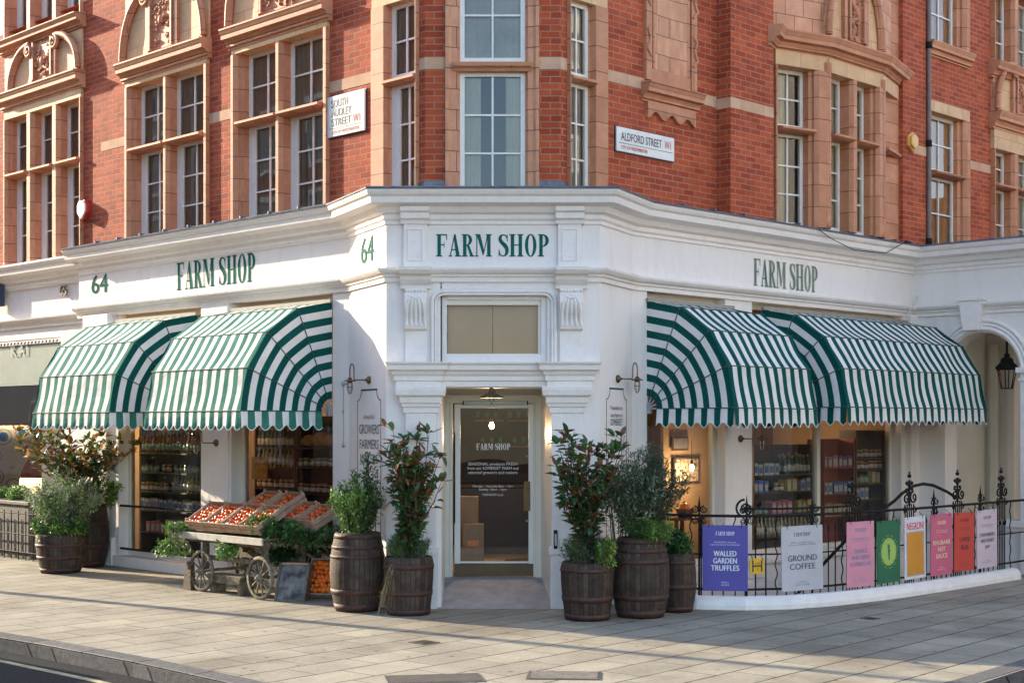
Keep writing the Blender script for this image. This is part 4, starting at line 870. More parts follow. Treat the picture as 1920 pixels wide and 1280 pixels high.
b = WB(); b.fr(FP); aw(b, -2.3, .3, z0=0); b.build('porch_wall', CREAMP, E, off=E.location)
b = WB().fr(FP); b.bd(-.6, Lp, -2.3, .0, ZW, ZW + .05); b.bd(0, Lp, -2.3, -.05, -.02, .02); b.bd(-.02, 0.02, -2.3, -.36, 0, ZW); b.build('porch_vault', CREAMP, E, off=E.location)
for rr, tr in ((ra + .05, .035), (ra + .11, .03), (ra + .17, .035)):
    pts = [(uc - rr * math.cos(math.pi * i / 24), -.01, zsn + rr * math.sin(math.pi * i / 24)) for i in range(25)]
    b = WB().fr(FP); b.tube(pts, tr, 8); b.build('arch_moulding', WHITE2, E, off=E.location)
b = WB().fr(FP); zk0, zk1 = FP.Z(1822, 620), FP.Z(1822, 565); uk = FP.U(1822, .08); b.face([(uk - .12, zk0), (uk + .12, zk0), (uk + .19, zk1 + .0), (uk - .19, zk1)], 0, .13); b.face([(uk - .21, zk1), (uk + .21, zk1), (uk + .21, zk1 + .05), (uk - .21, zk1 + .05)], 0, .15); b.build('keystone', WHITE2, E, off=E.location, bevel=.005)
for u, nm in ((ua1 + .04, 0), ):
    b = WB().fr(FP); b.bd(u, u + .30, -.0, .07, -.3, zsn - .03); b.bd(u - .05, u + .34, 0, .12, zsn - .03, zsn + .05); b.bd(u - .02, u + .32, 0, .1, zsn - .15, zsn - .1); b.build('pilaster', WHITE2, E, off=E.location, bevel=.006)
b = WB().fr(FP); b.bd(-.02, Lp, -.3, .10, .62, .72); b.bd(0, Lp, -.1, .06, .56, .62); b.build('porch_sill', WHITE2, E, off=E.location, bevel=.006)
b = WB().fr(FP)
for u in (.12, .42, .85, 1.15): b.bd(u, u + .13, -2.3, -2.2, 0, ZW - .4)
b.bd(ua0 - .28, ua0 - .1, -.3, -.05, .6, zsn + .1); b.build('inner_pier', CREAMP, E, off=E.location, bevel=.01)
b = WB().fr(FP); b.bd(FP.U(1763, -1.6), FP.U(1786, -1.6), -1.7, -1.6, 0, 2.7); b.build('front_door', mat('mahogany', (.09, .028, .018), (.05, .018, .012), rough=.3, ns=6), E, off=E.location)
# outer street seen through the porch
b = WB().fr(FP); b.bd(ua0 - 1.2, Lp + 4, -9, -8.8, 0, 7); b.build('far_brick_wall', BRICK, E, off=E.location)
# --- left neighbour shop: fascia and gallery window
PN0 = FL.w(uC1 - 9, -.12); PN1 = FL.w(FL.U(165), -.12); npth = [(PN0.x, PN0.y), (PN1.x, PN1.y)]
dz = -.07
c = WB(); c.sweep([(d + .02, z + dz) for d, z in [(-.3, ZC), (.02, ZC), (.02, ZC + .04), (.045, ZC + .06), (.045, ZC + .11), (.10, ZC + .13), (.13, ZC + .19), (.24, ZC + .22), (.25, ZC + .29), (.28, ZC + .31), (.30, ZC + .345), (.30, ZC + .375), (-.35, ZC + .40)]], npth); c.build('cornice', WHITE2, N, off=N.location)
c = WB(); c.sweep([(d, z - .06) for d, z in LMP], npth); c.build('fascia_moulding', WHITE2, N, off=N.location)
c = WB(); c.sweep([(-.1, 3.5), (0, 3.5), (0, ZC)], npth, caps=False); c.build('fascia', WHITE, N, off=N.location)
b = WB().fr(FL); text(b, '65', FL.U(120, -.08), FL.Z(120, 553, -.08), .22, d=-.075, width=.22); 
t_ = b.v[:]; b2 = WB(); 
nrm = Vector((FL.n.x, FL.n.y, 0))
nb = b.build('house_number', mat('number_bronze', (.16, .13, .10), rough=.5, metal=.5), N, off=N.location); sd = nb.modifiers.new('thickness', 'SOLIDIFY'); sd.thickness = .03; sd.offset = 0
uK0, uK1 = FL.U(-120, -.1), FL.U(112, -.1)
GA = mat('gallery_frost', (.16, .23, .20), (.13, .19, .17), rough=.5, ns=2)
b = WB().fr(FL); b.bd(uK0, uK1, -.2, -.15, 2.75, 3.42); b.build('frosted_header', GA, N, off=N.location)
b = WB().fr(FL); text(b, 'KAI', FL.U(35, -.13), FL.Z(35, 668, -.13), .30, d=-.135, sx=1.25, spacing=1.15, shear=0); b.build('gallery_lettering', mat('brushed_letters', (.34, .38, .33), rough=.4, metal=.4), N, off=N.location)
b = WB().fr(FL); b.bd(uK1, FL.U(165), -.4, -.12, 0, 3.6); b.bd(uK0, uK1, -.3, -.13, 3.42, 3.52); b.build('gallery_pier', WHITE, N, off=N.location)
b = WB().fr(FL)
for i in range(26): u = uK1 - .1 - i * .12; b.sph((u, .11, 3.45), .016, 6, 4)
b.build('stud_row', IRON, N, off=N.location)
b = WB().fr(FL); b.add([(uK0, .18, .9), (uK1, .18, .9), (uK1, .18, 2.75), (uK0, .18, 2.75)], [(0, 1, 2, 3)]); b.build('gallery_window', GLASS, N, off=N.location)
b = WB().fr(FL); b.bd(uK0, uK1, -2.2, -2.15, 0, 3.6, 0); b.bd(uK0, uK1, -2.2, -.2, .7, .75, 0); b.bd(uK0, uK1, -.24, -.2, 2.12, 2.75, 1); b.build('gallery_interior', [mat('gallery_dark', (.045, .05, .055), (.02, .02, .025), rough=.7, ns=1), mat('gallery_panel', (.42, .47, .40), (.36, .40, .34), rough=.7, ns=1)], N, off=N.location)
b = WB().fr(FL); b.bd(uK0, uK1 + .05, -.25, -.12, 0, .9); b.build('stall_riser', mat('stone_riser', (.20, .19, .17), (.13, .12, .11), rough=.7, ns=4), N, off=N.location)

# ------------------------------------------------------------------ shop interior
back = [FL.w(-45, -.4), FL.w(0, -.4), FR.w(0, -.4), FR.w(25, -.4), Vector((22, 48, 0)), Vector((-34, 62, 0))]
b = WB(); b.add([(p.x, p.y, 8.62) for p in back], [tuple(range(6))]); b.build('light_block_slab', LEAD, B, off=B.location)  # unseen slab added to keep sun and sky out of the hollow building
b = WB()
for p, q in ((back[3], back[4]), (back[4], back[5]), (back[5], back[0])): b.add([(p.x, p.y, 0), (q.x, q.y, 0), (q.x, q.y, 8.62), (p.x, p.y, 8.62)], [(0, 1, 2, 3)])
b.build('light_block_wall', BRICK, B, off=B.location)  # unseen walls added to stop light entering the hollow shell from behind
b = WB().bd(-2.6, 2.6, -23.1, -23.0, 0, 3.8) if False else WB()
b.box(-2.6, 2.4, 23.0, 23.1, 1.35, 3.8, 0); b.box(-2.6, 2.4, 22.96, 23.1, 0, 1.35, 1); b.build('back_wall', [mat('back_plaster', (.14, .08, .055), (.08, .05, .04), rough=.8, ns=2), mat('navy_panelling', (.022, .024, .045), (.03, .03, .05), rough=.5, ns=4)], B, off=B.location)
b = WB(); b.box(-2.0, 2.0, 18.3, 23.0, 3.5, 3.55); b.build('salesroom_ceiling', mat('ceiling_dark', (.16, .12, .09), rough=.8), B, off=B.location)
WALLI = mat('interior_plaster', (.16, .10, .06), (.11, .07, .045), rough=.8, ns=1.5)
b = WB().fr(FL); b.bd(FL.U(160), -2.6, -2.6, -2.5, 0, 3.8); b.fr(FQ); b.bd(1.3, FQ.U(1712), -2.6, -2.5, 0, 3.8); b.build('interior_wall', WALLI, B, off=B.location)
b = WB().fr(FL); b.bd(FL.U(160), -.2, -2.5, -.31, -.02, .1); b.fr(FQ); b.bd(.3, FQ.U(1705), -2.5, -.31, .2, .29); b.build('interior_floor', WOODD, B, off=B.location)
b = WB().add([(-8, 18.35, .2), (8, 18.35, .2), (8, 30, .2), (-8, 30, .2)], [(0, 1, 2, 3)])
b = WB().add([(r0 - .4, 18.02, dz0 - .005), (r1 + .4, 18.02, dz0 - .005), (r1 + 1.5, 23, dz0 - .005), (r0 - 1.5, 23, dz0 - .005)], [(0, 1, 2, 3)]); b.build('interior_floor', mat('pale_floor', (.46, .40, .28), (.38, .33, .24), rough=.4, ns=3), B, off=B.location)
b = WB().fr(FL); b.add([(-1.6, .3, 3.70), (1.4, .3, 3.70), (1.4, 6, 3.70), (-1.6, 6, 3.70)], [(0, 1, 2, 3)]) if False else b.bd(FL.U(160), -1.3, -2.55, -.02, 3.79, 3.84); b.fr(FQ); b.bd(.3, FQ.U(1712), -2.55, -.02, 3.85, 3.88); b.build('interior_ceiling', mat('ceiling_dark', (.16, .12, .09), rough=.8), B, off=B.location)
b = WB().fr(FL); b.bd(FL.U(160) , FL.U(160) + .05, -2.5, -.3, 0, 3.8); b.fr(FQ); b.bd(FQ.U(1705), FQ.U(1705) + .05, -2.5, -.3, 0, 3.8); b.build('partition_wall', mat('interior_tan', (.42, .30, .17), (.36, .25, .14), rough=.8, ns=2), B, off=B.location)
# ------------------------------------------------------------------ awnings
def awning(F, uHub0, uHub1, uF0, uF1, zc, Rr, label, front, side, nper, hub=.16):
    """barrel awning: 4 facets on quarter-circle arms; side fans with concentric stripes. local x along the wall, -y outward"""
    root = empty('awning', F.w(uHub0, 0, 0), F.a, label, 'awning', 'striped shop awnings')
    W = uHub1 - uHub0; A = [90, 67, 44, 22, 0]; rnd = random.Random(int(W * 100))
    P = lambda a, r: (r * math.cos(R(a)), zc + r * math.sin(R(a)))       # (d, z)
    x0, x1 = uF0 - uHub0, uF1 - uHub0
    b = MB(); n = nper * 2 + 1
    for k in range(4):
        (d0, z0), (d1, z1) = P(A[k], Rr), P(A[k + 1], Rr); sub = 5
        for i in range(n):
            xa, xb = x0 + (x1 - x0) * i / n, x0 + (x1 - x0) * (i + 1) / n
            for s_ in range(sub):
                q = []
                for (x, t) in ((xa, (s_ + 1) / sub), (xb, (s_ + 1) / sub), (xb, s_ / sub), (xa, s_ / sub)):
                    sag = -.012 * math.sin(math.pi * t) + (.016 * math.sin(x * 5.1 + t * 2 + k) * math.sin(x * 2.3 + k * 2) * math.sin(math.pi * t)); dd, zz = d0 + (d1 - d0) * t, z0 + (z1 - z0) * t
                    nx, nz = (z0 - z1), (d1 - d0); ln_ = math.hypot(nx, nz); q.append((x, -(dd + nx / ln_ * sag), zz + nz / ln_ * sag))
                b.add(q, [(0, 1, 2, 3)], 0 if i % 2 == 0 else 1, smooth=True)
    b.build('canopy', [front, WCANV], root)
    for x, s_ in ((x0, 1), (x1, -1)):
        b = MB(); nr = 13; rs = [hub + (Rr - hub) * i / nr for i in range(nr + 1)]
        for k in range(4):
            for i in range(nr):
                sub = 3
                for j in range(sub):
                    q = []
                    for (r_, t) in ((rs[i], j / sub), (rs[i + 1], j / sub), (rs[i + 1], (j + 1) / sub), (rs[i], (j + 1) / sub)):
                        (da, za), (db, zb_) = P(A[k], r_), P(A[k + 1], r_); q.append((x + s_ * .02 * math.sin(math.pi * t) * (r_ / Rr), -(da + (db - da) * t), za + (zb_ - za) * t))
                    b.add(q if s_ < 0 else q[::-1], [(0, 1, 2, 3)], 0 if (nr - 1 - i) % 2 == 0 else 1, smooth=True)
        b.build('side_panel', [side, WCANV], root)
    # seams and arms
    b = MB(); e = .004
    for k in range(1, 5):
        d_, z_ = P(A[k], Rr + e); b.tube([(x0, -d_, z_), (x1, -d_, z_)], .0065, 6)
        for x, s_ in ((x0, -1), (x1, 1)):
            da, za = P(A[k], hub); db, zb_ = P(A[k], Rr + e); b.tube([(x + s_ * .006, -da, za), (x + s_ * .006, -db, zb_)], .0065, 6)
    b.build('seam', SEAM, root)
    b = MB()
    for x, s_ in ((x0 + .015, 1), (x1 - .015, -1)):
        for k in range(0, 5):
            da, za = P(A[k], .03); db, zb_ = P(A[k], Rr - .02); b.tube([(x, -da, za), (x, -db, zb_)], .012, 6)
        b.bd(x - .02, x + .02, 0, .06, zc - .06, zc + .06)
    for k in range(1, 5): d_, z_ = P(A[k], Rr - .02); b.tube([(x0, -d_, z_), (x1, -d_, z_)], .012, 6)
    b.build('frame', GALV, root)
    # valance with scalloped edge: path side - front - side
    b = MB(); drop = .20; trim = MB(); per = (x1 - x0) / n * 2; bt = []
    def strip(fx, length, nst, c0, flip=0):
        m = 6; tot = nst * m
        for i in range(tot):
            for j in range(3):
                q = []
                for (ii, jj) in ((i, j + 1), (i + 1, j + 1), (i + 1, j), (i, j)):
                    s = ii / tot; u = s * length; ph = s * nst / 2 + .25 * 0
                    low = drop + .032 * math.cos(2 * math.pi * (ph + .25 + (0 if c0 == 0 else .5))) * (-1); t = jj / 3
                    wv = .010 * math.sin(2 * math.pi * ph * 1.0 + 1.0) * t + .012 * t
                    q.append(fx(u, wv, zc - low * t))
                b.add(q, [(0, 1, 2, 3)], 0 if (i // m + c0) % 2 == 0 else 1, smooth=True)
        pts = []
        for i in range(tot + 1):
            s = i / tot; ph = s * nst / 2; low = drop - .032 * math.cos(2 * math.pi * (ph + .25 + (0 if c0 == 0 else .5))); wv = .010 * math.sin(2 * math.pi * ph + 1.0) + .012
            pts.append(fx(s * length, wv, zc - low))
        trim.tube(pts, .007, 5)
    strip(lambda u, wv, z: (x0 + u, -(Rr + wv), z), x1 - x0, n, 0)
    nr_ = 12
    strip(lambda u, wv, z: (x0 - wv, -(hub + u), z), Rr - hub, nr_, 1)
    strip(lambda u, wv, z: (x1 + wv, -(Rr - u), z), Rr - hub, nr_, 1)
    b.build('valance', [front, WCANV], root); trim.build('edge_trim', WCANV, root)
    b = MB(); b.box(-.02, W + .02, -.045, -.002, zc + Rr - .01, zc + Rr + .035); b.build('blind_box', mat('box_taupe', (.30, .27, .23), rough=.6), root)
    return root
# hub and front corners from the photo
def au(F, px, d): return F.U(px, d)
RA = 1.36
uR2 = FL.U(620, 0.02); uL2 = FL.U(272, RA); uR1 = FL.U(205, RA); uL1 = FL.U(62, RA)
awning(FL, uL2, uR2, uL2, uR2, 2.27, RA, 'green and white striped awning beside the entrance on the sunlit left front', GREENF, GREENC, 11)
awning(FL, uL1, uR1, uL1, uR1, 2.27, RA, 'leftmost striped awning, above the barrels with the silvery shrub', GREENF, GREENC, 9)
uL3 = FQ.U(1215, 0.02); RB = 1.32
# second pair on the shaded right front
uR3 = FQ.U(1532, RB); uL4 = FQ.U(1588, RB); uR4 = FQ.U(1850, RB)
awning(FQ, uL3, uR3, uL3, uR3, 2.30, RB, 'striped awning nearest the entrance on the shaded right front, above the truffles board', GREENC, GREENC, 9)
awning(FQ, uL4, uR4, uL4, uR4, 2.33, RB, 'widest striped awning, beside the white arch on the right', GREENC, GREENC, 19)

# ------------------------------------------------------------------ lamps
def wall_lamp(F, px, py, side, label, d=0.0, reach=.26, cond=True):
    """swan-neck bracket: backplate on the wall, arm to the side, lamp hanging"""
    u, z = F.U(px, d + .02), F.Z(px, py, d + .02); t = empty('wall_lamp', F.w(u, d, z), F.a, label, 'wall lamp', 'swan-neck wall lamps')
    b = MB(); b.lathe([(0, 0), (.045, 0), (.048, -.02), (.03, -.035), (.014, -.045), (.014, -.06)], 16, (0, 0, 0), axis='y'); b.build('back_plate', COPPER, t)
    s = side; b = MB(); r = .11; pts = [(0, -.05, 0), (0, -.12, 0)]
    pts = [(0, -.04, 0), (s * .04, -.13, 0), (s * .10, -.15, 0.0), (s * .13, -.15, .02)]
    for i in range(13): a = R(180 - 15 * i); pts.append((s * (.13 + .075 + .075 * math.cos(a)), -.15, .12 + .075 * math.sin(a)))
    pts.append((s * .28, -.15, .03)); b.tube(pts, .0075, 8); b.build('swan_neck', GALV if False else COPPER, t)
    c = (s * .28, -.15, 0); b = MB(); b.lathe([(0, .035), (.02, .035), (.03, .01), (.075, -.005), (.075, -.012), (.03, -.01), (.03, -.03)], 18, c); b.build('shade', COPPER, t)
    b = MB(); b.lathe([(.026, -.02), (.03, -.06), (.028, -.12), (.012, -.145), (0, -.148)], 14, c); b.build('lamp_glass', LAMPGLASS, t)
    b = MB()
    for i in range(4): a = R(45 + 90 * i); b.tube([(c[0] + .034 * math.cos(a), c[1] + .034 * math.sin(a), -.02), (c[0] + .036 * math.cos(a), c[1] + .036 * math.sin(a), -.10), (c[0] + .018 * math.cos(a), c[1] + .018 * math.sin(a), -.155), (c[0], c[1], -.162)], .0035, 5)
    b.tube([(c[0] + .037 * math.cos(R(i * 30)), c[1] + .037 * math.sin(R(i * 30)), -.08) for i in range(12)], .0035, 5, closed=True); b.build('cage', COPPER, t)
    return t
wall_lamp(FSL, 690, 712, -1, 'swan-neck lamp beside the striped awning left of the entrance')
wall_lamp(FSR, 1160, 710, 1, 'swan-neck lamp on the wall right of the entrance')
wall_lamp(FL, 404, 830, -1, 'swan-neck lamp half under the awning above the vegetable cart', d=.03)
wall_lamp(FQ, 1390, 822, 1, 'swan-neck lamp under the awning on the pier behind the railing')
t = empty('door_lamp', FS.w(X(922), .05, 2.53), 0, 'bronze pendant lamp with flared shade above the glass door', 'lamp')
b = MB(); b.lathe([(.025, 0), (.025, -.03), (.04, -.04), (.05, -.065), (.14, -.11), (.145, -.12), (.04, -.095)], 20); b.build('lamp_shade', BRONZE, t)
b = MB(); b.lathe([(.03, -.085), (.034, -.12), (.028, -.17), (0, -.185)], 12); b.build('lamp_glass', LAMPGLASS, t)
b = MB()
for i in range(4): a = R(45 + 90 * i); b.tube([(.036 * math.cos(a), .036 * math.sin(a), -.09), (.036 * math.cos(a), .036 * math.sin(a), -.15), (0, 0, -.195)], .0035, 5)
b.build('cage', BRONZE, t)
def conduit(F, px, pyt, pyb, s, label):
    u = F.U(px, .03); z1, z0 = F.Z(px, pyt, .03), F.Z(px, pyb, .03); t = empty('cable_conduit', F.w(u, 0, z0), F.a, label, 'conduit')
    b = MB(); h = z1 - z0; b.tube([(0, -.03, 0), (0, -.03, h)], .011, 8); b.tube([(0, -.03, h), (-s * .22, -.03, h + .015)], .008, 6); b.tube([(0, -.03, 0), (s * .14, -.03, -.01)], .012, 8); b.build('pipe', GALV, t)
    for z in (0, h, h * .55):
        b = MB(); b.lathe([(0, .012), (.03 if z != h * .55 else .018, .012), (.03 if z != h * .55 else .018, -.03), (0, -.03)], 12, (0, -.02, z), axis='y'); b.build('junction_box', GALV, t)
conduit(FSL, 645, 720, 834, -1, 'thin grey conduit running down the wall beside the left awning')
conduit(FSR, 1202, 714, 830, 1, 'thin grey conduit running down the wall beside the right awning')

# ------------------------------------------------------------------ street signs, alarms, pipe, cables
SIGNW = mat('sign_enamel', (.74, .74, .73), (.66, .66, .64), rough=.35, ns=4)
RED = mat('sign_red', (.55, .05, .04), rough=.5); BLK = mat('sign_black', (.03, .03, .035), rough=.5)
def street_sign(F, px0, px1, pyt, pyb, lines, label):
    u0, u1 = F.U(px0, .03), F.U(px1, .03); um = (px0 + px1) / 2; z1, z0 = F.Z(um, pyt, .03), F.Z(um, pyb, .03); W, Hh = u1 - u0, z1 - z0
    t = empty('street_sign', F.w((u0 + u1) / 2, 0, z0), F.a, label, 'street sign'); b = MB(); b.bd(-W / 2, W / 2, .012, .034, 0, Hh); b.build('sign_plate', SIGNW, t, bevel=.006)
    b = MB(); b.bd(-W / 2 - .012, W / 2 + .012, 0, .012, -.012, Hh + .012); b.build('backing_board', BLK, t)
    for s, x, z, h, wd, m, al in lines:
        b = MB(); text(b, s, x * W - W / 2 + (wd * W / 2), z * Hh, h * Hh, d=.036, width=wd * W, bold=.0012); b.build('lettering', m, t)
    b = MB(); b.bd(-W / 2 + .04, W / 2 - .04, .035, .0362, lines[0][6] * Hh, lines[0][6] * Hh + .006); b.build('rule_line', BLK, t)
street_sign(FL, 614, 684, 175, 252, [('SOUTH', .12, .72, .27, .44, BLK, .20), ('AUDLEY', .12, .49, .27, .53, BLK, 0), ('STREET', .12, .26, .27, .52, BLK, 0), ('W1', .71, .26, .27, .18, RED, 0), ('CITY OF WESTMINSTER', .12, .07, .11, .74, RED, 0)], 'white enamel street sign reading SOUTH AUDLEY STREET W1')
street_sign(FR, 1156, 1264, 248, 293, [('ALDFORD STREET', .07, .47, .48, .70, BLK, .34), ('W1', .83, .47, .48, .11, RED, 0), ('CITY OF WESTMINSTER', .07, .12, .20, .45, RED, 0)], 'white enamel street sign reading ALDFORD STREET W1')
u, z = FL.U(160, .03), FL.Z(160, 392, .03); t = empty('alarm_box', FL.w(u, 0, z), FL.a, 'pale shield-shaped alarm box with red sides on the left brickwork', 'alarm box')
pts = [(-.13, .06), (-.06, .13), (.06, .13), (.13, .06), (.13, -.06), (.02, -.17), (-.02, -.17), (-.13, -.06)]
b = MB(); b.face(pts, 0, .08); b.build('alarm_casing', mat('alarm_red', (.55, .03, .02), rough=.4), t, bevel=.01)
b = MB(); b.face([(x * .93, y * .93) for x, y in pts], .08, .11); b.build('alarm_cover', mat('alarm_cover', (.75, .70, .66), rough=.4), t, bevel=.01)
u, z = FR.U(1710, .26), FR.Z(1710, 266, .26); t = empty('alarm_box', FR.w(u, .23, z), FR.a, 'yellow hexagonal alarm box on the shaded right brickwork', 'alarm box')
pts = [(.15 * math.cos(R(90 + 60 * i)) * .95, .15 * math.sin(R(90 + 60 * i))) for i in range(6)]
b = MB(); b.face(pts, 0, .05); b.build('alarm_casing', mat('alarm_yellow', (.70, .36, .08), rough=.4), t, bevel=.01); b = MB(); b.face([(x * .8, y * .8) for x, y in pts], .05, .09); b.build('alarm_cover', mat('alarm_yellow_face', (.74, .42, .11), rough=.4), t, bevel=.015)
t = empty('drainpipe', FR.w(uE, .2, 4.8), FR.a, 'thin grey drainpipe between the two brick buildings on the right', 'drainpipe')
b = MB(); b.tube([(0, -.06, -.1), (0, -.06, 4.6)], .035, 10); b.build('pipe', mat('pipe_paint', (.17, .13, .12), (.11, .09, .09), rough=.5, ns=8), t)
for z in (.1, 1.6, 3.1):
    b = MB(); b.lathe([(.035, -.05), (.05, -.05), (.05, .05), (.035, .05)], 12, (0, -.06, z)); b.build('pipe_collar', IRON, t)
CBL = mat('cable_white', (.55, .54, .53), rough=.5)
Y_ = lambda px, py, d: FQ.w(FQ.U(px, d), d, FQ.Z(px, py, d))
b = MB(); b.tube([Y_(*p) for p in [(1740, 500, .02), (1725, 540, .02), (1716, 565, .1), (1702, 590, .14), (1692, 597, .14)]], .011, 6); o = b.build('white_cable', CBL); tag(o, 'white cable curling down the fascia by the drainpipe corner', 'cable')
b = MB(); b.tube([Y_(*p) for p in [(1535, 430, .33), (1560, 448, .31), (1600, 468, .30), (1660, 475, .30), (1690, 458, .31), (1706, 452, .33)]], .006, 5); o = b.build('black_cable', IRON); tag(o, 'slack dark cable drooping over the right cornice', 'cable')
b = MB(); p_ = Y_(1703, 455, .28); b.tube([p_ + Vector((-.05, -.05, .0)), p_ + Vector((.05, .05, -.02))], .03, 8); o = b.build('cable_connector', IRON); tag(o, 'small black cable connector lying on the right cornice', 'connector')

# ------------------------------------------------------------------ barrels
def barrel(px, py, h, rmax, rtop, rbot, label, hoops, tilt=0):
    p = G(px, py); t = empty('barrel', (p.x, p.y + rbot * .8, 0), random.uniform(0, 6), label, 'barrel', 'oak barrels used as planters')
    full = rtop < rmax * .93; n = 12
    def rr(z):
        s = z / h
        if full: return rmax - (rmax - rbot) * (1 - 2 * s) ** 2 if s < .5 else rmax - (rmax - rtop) * (2 * s - 1) ** 2
        return rbot + (rmax - rbot) * math.sin(min(1, s * 1.15) * math.pi / 2) if s < .87 else rmax - (rmax - rtop) * ((s - .87) / .13) ** 2
    prof = [(0, .01), (rr(0) - .02, .01), (rr(0), 0)] + [(rr(h * i / n), h * i / n) for i in range(1, n + 1)] + [(rr(h) - .028, h), (rr(h) - .03, h - .07)]
    b = MB(); b.lathe(prof, 48); b.build('staves', BARREL, t)
    b = MB(); b.lathe([(rr(h) - .03, h - .06), (.1, h - .045), (0, h - .04)], 24); b.build('soil', SOIL, t)
    for z0, z1 in hoops:
        z0 *= h; z1 *= h; b = MB(); e = .006; b.lathe([(rr(z0) + .001, z0), (rr(z0) + e, z0), (rr(z1) + e, z1), (rr(z1) + .001, z1)], 48)
        for k in (0, 2, 4): a = k * 1.03 + z0 * 7; b.sph(((rr((z0 + z1) / 2) + e) * math.cos(a), (rr((z0 + z1) / 2) + e) * math.sin(a), (z0 + z1) / 2), .007, 6, 4)
        b.build('hoop', HOOP, t)
    return t, rr(h)
HF = [(.02, .09), (.20, .255), (.72, .775), (.90, .985)]; HC = [(.03, .12), (.33, .42), (.80, .89)]
bA = barrel(667, 1147, .885, .315, .25, .245, 'tall full barrel left of the entrance, lit by the sun on one side', [(.02, .10), (.22, .29), (.68, .72), (.80, .84), (.93, .99)])
bB = barrel(764, 1154, .64, .278, .262, .235, 'cut-down barrel with the red-leaved magnolia left of the door', [(.02, .10), (.34, .42), (.80, .87)])
bC = barrel(1103, 1164, .62, .290, .275, .24, 'cut-down barrel with the magnolia right of the door', [(.03, .11), (.32, .42), (.84, .9)])
bD = barrel(1204, 1159, .87, .318, .25, .25, 'tall full barrel with the grey-leaved shrub right of the entrance', [(.02, .10), (.22, .29), (.68, .74), (.82, .87), (.93, .99)])
bE = barrel(1270, 1148, .66, .23, .20, .18, 'small dark barrel squeezed between the tall barrel and the railing', [(.03, .1), (.4, .48), (.82, .88)])
bF = barrel(105, 1075, .55, .345, .335, .27, 'wide half barrel with the silvery shrub at far left', [(.04, .13), (.36, .45), (.68, .76)])
bG = barrel(163, 1063, .93, .28, .22, .20, 'tall barrel behind the half barrel at far left', [(.02, .10), (.3, .38), (.66, .72), (.9, .98)])

# ------------------------------------------------------------------ plants
def lm(name, c, c2, rough=.45, t=.25): return mat(name, c, c2, rough=rough, ns=5, trans=t)
L_DK = lm('leaf_glossy_green', (.055, .14, .045), (.03, .085, .035), .3); L_MID = lm('leaf_mid_green', (.08, .19, .04), (.05, .13, .03)); L_LT = lm('leaf_light_green', (.26, .42, .09), (.17, .31, .06))
L_RU = lm('leaf_rust_underside', (.24, .095, .035), (.16, .06, .025), .6); L_OR = lm('leaf_sunlit_orange', (.46, .22, .03), (.34, .20, .03), .5); L_SI = lm('leaf_silver', (.44, .48, .34), (.26, .32, .18), .6, .15); L_GY = lm('leaf_grey_green', (.07, .115, .075), (.045, .08, .055), .6, .15)
L_ST = lm('straw_grass', (.42, .34, .17), (.30, .24, .12), .7); L_YG = lm('leaf_yellow_green', (.35, .42, .07), (.28, .36, .06)); BARK = mat('twig_bark', (.14, .09, .055), (.09, .06, .04), rough=.8, ns=20)
def leaf(b, p, dr, up, ln, wd, mi, curl=.15):
    dr = dr.normalized(); sd = dr.cross(up)
    sd = sd.normalized() if sd.length > 1e-4 else dr.orthogonal().normalized(); nn = sd.cross(dr)
    a = p; m1 = p + dr * ln * .35; m2 = p + dr * ln * .7 - nn * ln * curl * .5; tp = p + dr * ln - nn * ln * curl
    h = nn * wd * .18
    b.add([a, m1 + sd * wd / 2 + h, m2 + sd * wd * .40 + h, tp, m2 - sd * wd * .40 + h, m1 - sd * wd / 2 + h, m1, m2], [(0, 6, 1), (1, 6, 7, 2), (2, 7, 3), (0, 5, 6), (5, 4, 7, 6), (4, 3, 7)], mi, smooth=True)
def rv(r): 
    while True:
        v = Vector((r.uniform(-1, 1), r.uniform(-1, 1), r.uniform(-1, 1)))
        if .05 < v.length < 1: return v.normalized()
def plant_root(name, base, label, cat, group=None): return empty(name, base, 0, label, cat, group)
